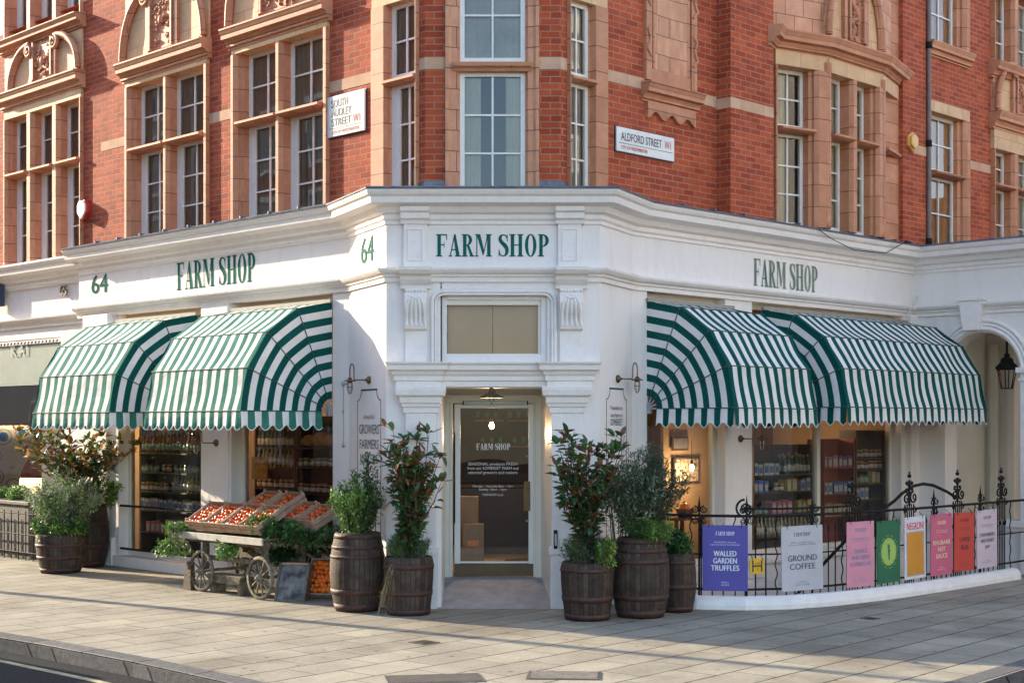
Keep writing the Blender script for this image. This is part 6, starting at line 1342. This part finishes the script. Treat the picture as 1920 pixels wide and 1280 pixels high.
def toms():
    out = []
    for k in range(3):
        b = MB(); b.sph((0, 0, 0), .031 + .002 * k, 12, 8, 0, sc_=(1, 1, (.86, .92, 1.15)[k]))
        for i in range(5): a = R(72 * i); top_z = (.031 + .002 * k) * (.86, .92, 1.15)[k]; b.add([(0, 0, top_z + .002), (.012 * math.cos(a - .5), .012 * math.sin(a - .5), top_z + .001), (.02 * math.cos(a), .02 * math.sin(a), top_z - .002), (.012 * math.cos(a + .5), .012 * math.sin(a + .5), top_z + .001)], [(0, 1, 2, 3)], 1)
        out.append(b)
    return out
TM = [b.build('tomato', [TOM, CALYX], link=False).data for b in toms()]
TM2 = [m.copy() for m in TM]; TM2[1].materials[0] = mat('tomato_orange_red', (.70, .11, .015), (.62, .06, .012), rough=.25, ns=9)
b = MB(); b.sph((0, 0, 0), .033, 12, 8, 0); b.sph((0, 0, .0325), .003, 5, 4, 1); OM = b.build('orange', [ORANGE, CALYX], link=False).data
from mathutils import Euler
def fill(cr, W, D, nx, ny, meshes, label, cat, group, hh=.078, jit=.012, rr=.032):
    E = Euler(cr.rotation_euler, 'XYZ').to_matrix()
    for j in range(ny):
        for i in range(nx):
            x = .03 + rr + (W - .06 - 2 * rr) * (i + (.25 if j % 2 else 0)) / max(1, nx - .75); y = .03 + rr + (D - .06 - 2 * rr) * j / max(1, ny - 1)
            p = E @ Vector((x + random.uniform(-jit, jit), y + random.uniform(-jit, jit), hh + random.uniform(-.006, .012))) + cr.location
            o = bpy.data.objects.new(cat, random.choice(meshes)); sc.collection.objects.link(o); o.location = p; o.rotation_euler = (R(random.uniform(-60, 30)), R(random.uniform(-50, 50)), random.uniform(0, 6)); q_ = random.uniform(.82, 1.18); o.scale = (q_, q_, q_ * random.uniform(.9, 1.1)); tag(o, label, cat, group)
f0 = FL.U(356, 1.0); f1 = FL.U(493, 1.0) - .02; cw = (f1 - f0) / 4 - .008; GR = 'red tomatoes in the sloping crates'
names = ['leftmost', 'second', 'third', 'rightmost']
for k in range(4):
    cr = crate(f0 + k * (cw + .010), 1.02, .775, cw, .46, 31, '%s of the four front crates of tomatoes on the cart' % names[k])
    fill(cr, cw, .46, 5, 6, TM2 if k in (0, 1) else TM, 'red tomatoes heaped in the %s front crate on the cart' % names[k], 'tomato', GR)
b = MB(); b.bd(0, CL * .8, -.1, .02, 0, .05); bb_ = empty('prop_batten', FL.w(f0 + .02, .62, .742), FL.a, 'timber batten under the raised rear edge of the front crates', 'batten'); b = MB(); b.bd(0, f1 - f0 - .04, -.05, 0, 0, .20); b.build('batten', WOODG, bb_)
for k, (u, d_, z, lab) in enumerate([(f0 + .62, .60, .97, 'crate glimpsed behind the second front crate'), (f0 + 1.05, .58, .97, 'crate glimpsed behind the third front crate'), (f1 - .22, .58, .86, 'tomato crate at the back right corner of the cart, inner one'), (f1 + .16, .58, .84, 'tomato crate at the back right corner of the cart, outer one')]):
    cr = crate(u, d_, z, .36, .42, 26, lab); fill(cr, .36, .42, 4, 5, TM, 'red tomatoes in the back crate ' + ('behind the second front crate', 'behind the third front crate', 'at the inner right of the cart', 'at the outer right end of the cart')[k], 'tomato', GR, rr=.034)
t = empty('support_box', FL.w(f1 - .22, .56, .742), FL.a, 'upturned crate supporting the back right tomato crates', 'box'); b = MB(); b.bd(0, .72, -.38, 0, 0, .10); b.build('box_body', CRATE, t, bevel=.004)
# leaning slate board box and orange crate on the pavement
p = G(513, 1126); F_ = Fr((p.x, p.y), -38); t = empty('slate_box', (p.x, p.y, .0), R(-38), 'weathered frame box with a dark slate face leaning beside the right cart wheel', 'box'); t.rotation_euler = (R(-24), 0, R(-12)); t.scale = (.92, .92, .92)
Wb = .42; b = MB(); b.box(.03, Wb - .03, .02, .03, .03, .50); b.build('slate_face', mat('slate', (.05, .05, .055), (.24, .23, .22), rough=.7, ns=7), t)
for a in ((0, .03, 0, .14, 0, .53), (Wb - .03, Wb, 0, .14, 0, .53), (.03, Wb - .03, 0, .14, 0, .03), (.03, Wb - .03, 0, .14, .50, .53)): b = MB(); b.box(*a); b.build('frame_board', WOODG if a[4] == 0 else CRATE, t, bevel=.003)
p = G(578, 1121); cr = crate(0, 0, 0, .34, .46, 62, 'crate of oranges leaning on the ground beside the tall barrel', hh=.10, m=mat('pale_crate', (.50, .40, .33), (.40, .30, .24), rough=.8, ns=12)); cr.location = (p.x, p.y + .0, .02); cr.rotation_euler = (R(64), 0, R(-14))
fill(cr, .34, .46, 5, 7, [OM], 'bright oranges in the leaning crate beside the tall barrel', 'orange', 'oranges in the leaning crate', hh=.085)
# garlands
def branches(u, d, z, h, rad, n, seed, label, mats=None, lean=(0, 0), squash=.8, up=.2): return shrub(FL.w(u, d, z), h, rad, n, seed, label, mats or [L_DK, L_MID], ll=.055, lw=.02, name='leafy_branches', cat='greenery', up=up, dens=12, lean=lean, squash=squash, r0=.12, low=0, twig=.12)
branches(f1 + .12, .78, .74, .17, .30, 34, 51, 'dark leafy branches heaped on the right end of the cart')
branches(f1 + .45, .55, .70, .18, .34, 34, 52, 'leafy branches trailing between cart and tall barrel', lean=(.1, 0))
branches(cu0 + .10, .98, .74, .10, .22, 10, 53, 'green leafy sprigs at the left tip of the cart top', [L_LT, L_MID])
branches(cu0 + .05, 1.06, .62, -.22, .20, 10, 54, 'leafy sprigs hanging below the left tip of the cart', [L_LT, L_MID], up=-.6)
branches(cu0 + 1.15, 1.06, .66, -.20, .14, 9, 55, 'leafy sprigs hanging from the front board over the stool', [L_LT, L_MID], up=-.6)
branches(f1 - .1, .95, .84, .16, .14, 12, 56, 'bright herb tips beside the rightmost front crate', [L_LT, L_MID])
t = shrub(FL.w(FL.U(548, .3), .3, .30), .30, .42, 22, 57, 'shadowed foliage stored under the right end of the cart', [L_DK], ll=.05, lw=.02, name='leafy_branches', cat='greenery')

# ------------------------------------------------------------------ things inside the windows
def jar_mesh(kind, body, lab, lid):
    b = MB()
    if kind == 'bottle': b.lathe([(0, 0), (.035, 0), (.037, .01), (.037, .16), (.015, .21), (.013, .26)], 12, mi=0); b.lathe([(.0375, .04), (.038, .04), (.038, .13), (.0375, .13)], 12, mi=1); b.lathe([(.015, .245), (.016, .285), (0, .287)], 10, mi=2)
    elif kind == 'jar': b.lathe([(0, 0), (.045, 0), (.048, .01), (.048, .085), (.04, .10)], 12, mi=0); b.lathe([(.0485, .02), (.049, .02), (.049, .075), (.0485, .075)], 12, mi=1); b.lathe([(.043, .098), (.043, .122), (0, .124)], 12, mi=2)
    else: b.box(-.05, .05, -.035, .035, 0, .16, 0); b.box(-.04, .04, -.037, -.0352, .03, .12, 1); b.box(-.052, .052, -.037, .037, .16, .165, 2)
    return b.build(kind, [body, lab, lid], link=False).data
gm = lambda n, c, r_=.3: mat(n, c, tuple(x * .8 for x in c), rough=r_, ns=20)
PW = gm('label_white', (.62, .60, .52)); PG = gm('label_mint', (.26, .50, .38)); AM = gm('glass_amber', (.20, .07, .02), .15); GRN = gm('glass_green', (.03, .10, .05), .15); OLV = gm('glass_olive', (.28, .26, .12), .15); RDJ = gm('jam_red', (.30, .02, .02), .15); LIDB = gm('lid_black', (.03, .03, .03)); LIDG = gm('lid_gold', (.45, .32, .12)); PNK = gm('carton_pink', (.62, .22, .28)); BLU = gm('carton_blue', (.10, .22, .50)); YLW = gm('carton_yellow', (.62, .48, .12)); PUR = gm('carton_purple', (.25, .10, .32))
KJ = {'amber bottle': jar_mesh('bottle', AM, PG, LIDB), 'wine bottle': jar_mesh('bottle', GRN, PW, LIDG), 'oil bottle': jar_mesh('bottle', OLV, PW, LIDG), 'mint jar': jar_mesh('jar', OLV, PG, LIDB), 'jam jar': jar_mesh('jar', RDJ, PW, LIDG), 'honey jar': jar_mesh('jar', AM, PW, LIDG), 'white carton': jar_mesh('carton', PW, BLU, LIDB), 'pink carton': jar_mesh('carton', PNK, PW, PNK), 'yellow carton': jar_mesh('carton', YLW, PW, YLW), 'blue carton': jar_mesh('carton', BLU, PW, BLU), 'purple carton': jar_mesh('carton', PUR, PW, PUR)}
def shelf(F, px0, px1, d, rows, label, kinds, back=WOODD, depth=.28, seed=1, where=''):
    r = random.Random(seed); u0, u1 = F.U(px0, d), F.U(px1, d); pm = (px0 + px1) / 2; zs_ = [F.Z(pm, y, d) for y in rows]; t = empty('shelf_unit', F.w(u0, d, 0), F.a, label, 'shelves'); W = u1 - u0; zt_ = max(zs_) + .42
    for x in (0, W): b = MB(); b.bd(x - .015, x + .015, -depth, 0, .1, zt_); b.build('upright', back, t)
    b = MB(); b.bd(0, W, -depth - .02, -depth, .1, zt_); b.build('back_panel', back, t)
    for z, k in zip(zs_, kinds):
        b = MB(); b.bd(.015, W - .015, -depth, 0, z - .022, z); b.build('shelf', back, t)
        for nm, u_a, u_b in k:
            me = KJ[nm]; x = u_a * W + .05; st = .105 if 'carton' not in nm and 'jar' not in nm else .125
            if 'bottle' in nm: st = .092
            while x < u_b * W - .04:
                for dd in ((-.05,) if r.random() < .4 else (-.05, -.14)):
                    o = bpy.data.objects.new(nm.replace(' ', '_'), me); sc.collection.objects.link(o); o.location = F.w(u0 + x + r.uniform(-.006, .006), d + dd, z + .001); o.rotation_euler = (0, 0, F.a + R(r.uniform(-8, 8))); s_ = r.uniform(.92, 1.1); o.scale = (s_, s_, s_)
                    tag(o, '%s on the shelves %s' % (nm, where), nm.split()[1], '%ss %s' % (nm, where))
                    if dd == -.14: break
                x += st * 1.04
    return t
shelf(FL, 262, 376, -.50, [849, 886, 922, 958, 1000], 'tall shelves of mint-labelled bottles and jars in the left shop window', [[('amber bottle', 0, 1)], [('mint jar', 0, .35), ('jam jar', .36, .55), ('mint jar', .56, 1)], [('honey jar', 0, .5), ('oil bottle', .52, 1)], [('white carton', 0, 1)], [('pink carton', .1, .9)]], back=mat('shelf_grey_green', (.12, .13, .10), (.09, .10, .08), rough=.6), seed=4, where='in the left shop window')
shelf(FL, 478, 552, -.60, [839, 876, 915], 'shelves of white-labelled bottles behind the vegetable cart', [[('wine bottle', 0, 1)], [('oil bottle', 0, 1)], [('honey jar', 0, 1)]], seed=6, where='behind the vegetable cart')
sh2 = shelf(FL, 556, 640, -.60, [839, 876, 925], 'bread shelves in the window behind the vegetable cart', [[], [('honey jar', 0, .8)], [('jam jar', 0, .8)]], seed=7, where='beside the bread')
for k, (px, py, rr, sx, lab) in enumerate([(565, 838, .10, 1.2, 'small pale loaf'), (583, 838, .12, 1.4, 'long golden loaf'), (603, 838, .14, 1.2, 'big round crusty loaf'), (622, 838, .12, 1.3, 'orange-brown loaf at the shelf end')]):
    u, d_ = FL.U(px, -.72), -.72; z = FL.Z(px, py, d_); t = MB(); r = random.Random(k); t.sph((0, 0, rr * .72), rr, 14, 8, sc_=(sx, .8, .72)); o = t.build('bread_loaf', mat('bread_crust', (.50, .22, .07), (.62, .36, .15), rough=.7, ns=12, bump=.4, bs=20)); o.location = FL.w(u, d_, z); o.rotation_euler = (0, 0, FL.a); tag(o, lab + ' on the top bread shelf', 'bread')
shelf(FQ, 1414, 1528, -.42, [889, 921, 962, 1003], 'shelves of cartons and green bottles in the middle right window', [[('white carton', 0, .45), ('wine bottle', .5, 1)], [('blue carton', 0, .3), ('honey jar', .35, .5), ('yellow carton', .55, .75), ('white carton', .78, 1)], [('mint jar', 0, .25), ('pink carton', .3, .7), ('yellow carton', .72, 1)], [('oil bottle', 0, 1)]], seed=9, where='in the middle right window')
shelf(FQ, 1546, 1602, -.42, [876, 925, 966], 'shelf bay with pink and blue cartons beside the window mullion', [[('pink carton', 0, .5), ('purple carton', .5, 1)], [('white carton', 0, .3), ('blue carton', .35, 1)], [('yellow carton', 0, 1)]], back=mat('shelf_red', (.30, .05, .03), rough=.6), seed=10, where='beside the window mullion')
shelf(FQ, 1606, 1656, -.42, [858, 880, 905, 935, 962], 'dark shelf bay of small jars at the right end of the shop window', [[('honey jar', 0, 1)], [('jam jar', 0, 1)], [('mint jar', 0, .6), ('yellow carton', .6, 1)], [('white carton', 0, .6)], []], seed=11, where='at the right end of the window')
def flat(F, px0, px1, py0, py1, d, name, label, cat, m, m2=None):
    u0, u1 = F.U(px0, d), F.U(px1, d); pm = (px0 + px1) / 2; z0, z1 = F.Z(pm, py1, d), F.Z(pm, py0, d); t = empty(name, F.w((u0 + u1) / 2, d, z0), F.a, label, cat); W = u1 - u0; Hh = z1 - z0
    b = MB(); b.bd(-W / 2, W / 2, -.02, .0, 0, Hh); b.build('frame', WOODD if m2 is None else m2, t); b = MB(); b.bd(-W / 2 + .025, W / 2 - .025, .0, .004, .025, Hh - .025); b.build('print', m, t); return t
flat(FL, 472, 500, 857, 898, -.23, 'hanging_poster', 'orange and ochre poster hanging in the window behind the cart', 'poster', mat('poster_orange', (.90, .46, .08), (.55, .22, .04), rough=.6, ns=14), mat('poster_edge', (.60, .28, .06), rough=.6))
flat(FQ, 1261, 1291, 818, 844, -1.2, 'framed_picture', 'small dark framed picture above the glowing bulb', 'picture', mat('picture_grey', (.12, .11, .12), (.25, .24, .26), rough=.5, ns=5))
flat(FQ, 1264, 1311, 857, 905, -1.2, 'framed_picture', 'framed zebra-striped picture behind the glowing bulb', 'picture', mat('zebra_print', (.55, .45, .33), (.05, .04, .03), rough=.6, ns=18))
b = WB().fr(FQ); 
t = empty('back_wall_panel', FQ.w(FQ.U(1214, -1.3), -1.3, .29), FQ.a); bpy.data.objects.remove(t)
b.bd(FQ.U(1244, -1.25), FQ.U(1332, -1.25), -1.3, -1.25, .29, 3.8); b.build('partition_wall', mat('interior_tan', (.42, .30, .17)), B, off=B.location)
t = empty('side_table', FQ.w(FQ.U(1285, -.5), -.6, .3), FQ.a, 'small dark wooden table inside the right window', 'table'); tz = FQ.Z(1285, 968, -.6) - .3
b = MB(); b.bd(-.3, .3, -.2, .2, tz - .03, tz); b.build('table_top', WOODD, t)
for x in (-.26, .26):
    for y in (-.16, .16): b = MB(); b.bd(x - .02, x + .02, y - .02, y + .02, 0, tz - .03); b.build('leg', WOODD, t)
bk = empty('fruit_basket', FQ.w(FQ.U(1290, -.5), -.55, .3 + tz), 0, 'dark basket with one orange on the small table', 'basket'); b = MB(); b.lathe([(0, 0), (.09, 0), (.13, .11), (.125, .11), (.085, .01)], 18); b.build('basket_body', WOODD, bk)
o = bpy.data.objects.new('orange', OM); sc.collection.objects.link(o); o.location = bk.location + Vector((0, 0, .12)); o.scale = (2, 2, 2); tag(o, 'single orange in the dark basket inside the window', 'orange')
def bulb(F, px, py, d, drop, label, power=26):
    z = F.Z(px, py, d); p = F.w(F.U(px, d), d, z); t = empty('pendant_bulb', p, 0, label, 'lamp'); b = MB(); b.lathe([(.0, -.05), (.022, -.04), (.032, -.012), (.03, .01), (.014, .045)], 14); b.build('bulb', BULB, t)
    b = MB(); b.lathe([(.016, .04), (.02, .06), (.02, .10), (0, .11)], 12); b.build('socket', BRONZE, t); b = MB(); b.tube([(0, 0, .1), (0, 0, .1 + drop)], .004, 5); b.build('flex', IRON, t)
    l = bpy.data.lights.new('lamp_light', 'POINT'); l.energy = power; l.color = (1, .66, .36); l.shadow_soft_size = .06; o = bpy.data.objects.new('lamp_light', l); sc.collection.objects.link(o); o.location = (0, 0, -.12); o.parent = t
    return t
bulb(FD, 922, 797, -.9, .9, 'glowing pendant bulb seen through the glass door', 10)
bulb(FQ, 1297, 876, -.95, .28, 'glowing bulb before the striped picture in the right window', 7)
bulb(FL, 372, 780, -1.2, .6, 'unseen bulb added high in the left window to brighten it', 24)  # this and the next three bulbs are unseen, added to light the interiors
bulb(FL, 520, 770, -1.4, .6, 'unseen bulb added high behind the cart window to brighten it', 22)
bulb(FQ, 1480, 790, -1.3, .6, 'unseen bulb added high in the middle right window to brighten it', 6)
bulb(FQ, 1600, 800, -1.2, .6, 'unseen bulb added high at the right end of the window to brighten it', 4)
for (px, py, rr, lab) in ((875, 0, 0, 0),): pass
# shop door interior: counter and paper bags
t = empty('shop_counter', (-.1, 21.2, dz0), 0, 'dark counter deep inside behind the glass door', 'counter'); b = MB(); b.bd(-.7, .9, -.5, 0, 0, .95); b.build('counter_body', mat('counter_navy', (.03, .035, .06), rough=.5), t, bevel=.01); b = MB(); b.bd(-.75, .95, -.55, .05, .95, 1.0); b.build('counter_top', WOODD, t, bevel=.005)
BAG = mat('paper_bag', (.30, .22, .15), (.24, .17, .11), rough=.8, ns=4)
for k, (px, d_, h, w, lab) in enumerate([(873, -.55, .95, .28, 'tall brown paper bags stacked inside the door'), (887, -.35, .62, .26, 'brown paper bag with a pink and orange print inside the door'), (880, -.28, .34, .36, 'low brown paper bag at the bottom of the stack inside the door')]):
    t = empty('paper_bag', FD.w(FD.U(px, d_), d_, dz0), R(-8 + 7 * k), lab, 'paper bag'); b = MB(); b.bd(-w / 2, w / 2, -.14, 0, 0, h); b.build('bag_body', BAG, t, bevel=.008)
    if k == 1: b = MB(); b.bd(-.07, .07, 0, .003, .2, .42); b.build('printed_patch', mat('bag_print_orange', (.65, .30, .08), (.6, .12, .15), rough=.6, ns=6), t)
for s_ in (-.35, .15, .65):
    t = empty('wall_shelf', (s_, 22.95, 1.75), 0, {-.35: 'left', .15: 'middle', .65: 'right'}[s_] + ' warm lit shelf of the back wall behind the door', 'shelves')
    for z in (0, .4, .8): b = MB(); b.bd(-.22, .22, -.15, 0, z, z + .03); b.build('shelf', CRATE, t)
    for k in range(6): o = bpy.data.objects.new('amber_bottle', KJ['amber bottle']); sc.collection.objects.link(o); o.location = t.location + Vector((-.18 + .07 * k, -.08 + .15, .03 if k % 2 else .43)); tag(o, 'amber bottle on the back wall behind the glass door', 'bottle', 'bottles behind the glass door')
bulb(FL, 40, 700, -.7, .3, 'small white spotlight lamp in the gallery ceiling above the vase', 20)
p = FL.w(FL.U(4, -.05), -.05, FL.Z(4, 575, -.05)); t = empty('wall_sign', p, FL.a, 'dark blue box sign cut by the left edge of the photo', 'sign'); b = MB(); b.bd(-.3, .10, 0, .10, 0, .36); b.build('sign_box', mat('sign_navy', (.03, .04, .09), rough=.5), t, bevel=.01)
# gallery vase
vp = FL.w(FL.U(8, -.6), -.65, .76); VB = mat('vase_blue_white', (.62, .66, .68), rough=.2); m, tt, bs_ = _nt('vase_pattern'); L_ = tt.links.new
tc = nd(tt, 'ShaderNodeTexCoord'); vo = nd(tt, 'ShaderNodeTexVoronoi', Scale=3.4); L_(tc.outputs['Object'], vo.inputs['Vector']); r1 = ramp(tt, [(.0, (.01, .08, .40)), (.28, (.02, .20, .60)), (.31, (.70, .74, .75)), (.42, (.68, .72, .74)), (.45, (.04, .16, .45)), (.50, (.70, .74, .75))]); L_(vo.outputs['Distance'], r1.inputs[0]); L_(r1.outputs[0], bs_.inputs['Base Color']); bs_.inputs['Roughness'].default_value = .2
t = empty('porcelain_vase', vp, 0, 'large blue and white patterned vase in the gallery window', 'vase'); b = MB(); b.lathe([(0, 0), (.30, 0), (.32, .05), (.30, .12), (.20, .3), (.24, .55), (.42, .85), (.47, 1.05), (.44, 1.25), (.34, 1.33), (.30, 1.31)], 32); b.build('vase_body', m, t)
t = empty('gallery_plinth', vp - Vector((0, 0, .75)), FL.a, 'pale display plinth under the patterned vase', 'plinth'); b = MB(); b.bd(-.6, .8, -.4, .35, .0, .745); b.build('plinth_body', PL, t, bevel=.01)
# carriage lantern in the porch
lp = FP.w(FP.U(1888, -.5), -.5, FP.Z(1888, 728, -.5)); t = empty('porch_lantern', lp, 0, 'black iron lantern hanging inside the white arched porch', 'lantern')
b = MB(); b.lathe([(.10, 0), (.17, .34), (.20, .36), (.20, .38), (.12, .44), (.10, .50), (.05, .54), (.05, .58), (.02, .62), (.02, .80)], 6, smooth=False); 
b2 = MB()
for i in range(6): a = R(60 * i); b2.tube([(.10 * math.cos(a), .10 * math.sin(a), 0), (.17 * math.cos(a), .17 * math.sin(a), .34)], .010, 5); a2 = R(60 * i + 60); b2.tube([(.10 * math.cos(a), .10 * math.sin(a), 0), (.10 * math.cos(a2), .10 * math.sin(a2), 0)], .010, 5)
b2.lathe([(.19, .33), (.20, .36), (.20, .38), (.12, .45), (.10, .52), (.05, .55), (.05, .60), (.02, .62), (.015, .95)], 12); b2.build('lantern_frame', IRON, t); t.scale = (.85, .85, .85)
b = MB(); b.lathe([(.095, .005), (.165, .335)], 6, smooth=False); b.build('lantern_glass', LAMPGLASS, t)
# lamp post outside the frame whose shadow crosses the pavement
# ------------------------------------------------------------------ the street behind the viewer, seen in the window glass
def opposite(F, d, u0, u1, h, m, label, seed):
    r = random.Random(seed); t = empty('terraced_building', F.w((u0 + u1) / 2, d, 0), 0, label, 'building')
    b = WB().fr(F); b.bd(u0, u1, d, d + 6, 0, h); b.build('wall', m, t, off=t.location)
    b = WB().fr(F); b.bd(u0 - .2, u1 + .2, d - .3, d + 6, h, h + .5); b.build('parapet', WHITE, t, off=t.location)
    n = int((u1 - u0) / (2.6 if u1 - u0 < 50 else 4.6))
    for i in range(n):
        for z in [1.0, 4.4, 7.6, 10.6, 13.4]:
            if z + 2 > h: continue
            u = u0 + (u1 - u0) * (i + .5) / n; b = WB().fr(F); b.bd(u - .55, u + .55, d - .02, d + .03, z, z + 1.9, 1)
            for s_ in (-.6, .6): b.bd(u + s_ - .06, u + s_ + .06, d - .06, d, z - .05, z + 1.95, 0)
            b.bd(u - .7, u + .7, d - .12, d, z - .18, z - .05, 0); b.bd(u - .66, u + .66, d - .08, d, z + 1.95, z + 2.1, 0)
            b.build('window', [SASH, FGL], t, off=t.location)
FGL = mat('far_glazing', (.05, .06, .07), rough=.1)
opposite(FL, 17.5, -32, 4, 15, BRICK, 'brick terrace across the left street, seen only mirrored in shop glass', 1)
opposite(FL, 17.5, -125, -32.4, 16.5, mat('opposite_stucco', (.42, .40, .37), (.34, .32, .30), rough=.7, ns=1), 'long pale terrace further up the left street, seen only mirrored in glass', 3)
opposite(FR, 17.5, -3, 34, 13.5, mat('opposite_stucco', (.55, .53, .52), (.45, .43, .42), rough=.7, ns=1), 'cream terrace across the right street, seen only mirrored in shop glass', 2)
# street lamp outside the left edge: its long shadow crosses the paving
tt_ = Vector((tv.x, tv.y)).normalized(); hp = Vector((1.2, 13.62)); pp = hp - tt_ * 11.5
t = empty('street_lamp', (pp.x, pp.y, 0), 0, 'lamp post beyond the left edge of the photo, throwing the thin shadow', 'street lamp'); b = MB(); b.tube([(0, 0, 0), (0, 0, 1), (0, 0, 7)], .06, 12, rs=[.13, .10, .07]); b.build('post', IRON, t)
# unseen van added as the caster that shades road and kerb at lower left
va = math.atan2(-.64, .77); t = empty('shade_van', (-9.75, 16.15, -.13), va, 'dark unseen van added to shade road and kerb at the lower left', 'van')
VP = mat('van_paint', (.03, .035, .04), rough=.3, spec=.6)
b = MB(); prof = [(-2.5, .35), (2.35, .35), (2.5, .8), (2.3, 1.15), (1.75, 1.25), (1.15, 2.0), (-2.35, 2.1), (-2.5, 1.9)]; b.face(prof, -.95, .95); b.build('body', VP, t, bevel=.05)
b = MB(); b.add([(1.72, -.8, 1.28), (1.72, .8, 1.28), (1.2, .75, 1.95), (1.2, -.75, 1.95)], [(0, 1, 2, 3)]); ob_ = b.build('windscreen', FGL, t); ob_.location = (.02, 0, .02)
for x in (-1.6, 1.6):
    for y in (-.86, .86): b = MB(); b.lathe([(0, -.1), (.24, -.1), (.33, -.09), (.34, 0), (.33, .09), (.24, .1), (0, .1)], 24, (x, y, .34), axis='y'); b.build('wheel', IRON, t)
for y in (-.7, .7): b = MB(); b.box(2.40, 2.5, y - .15, y + .15, .72, .9); b.build('headlight', GALV, t, bevel=.02)
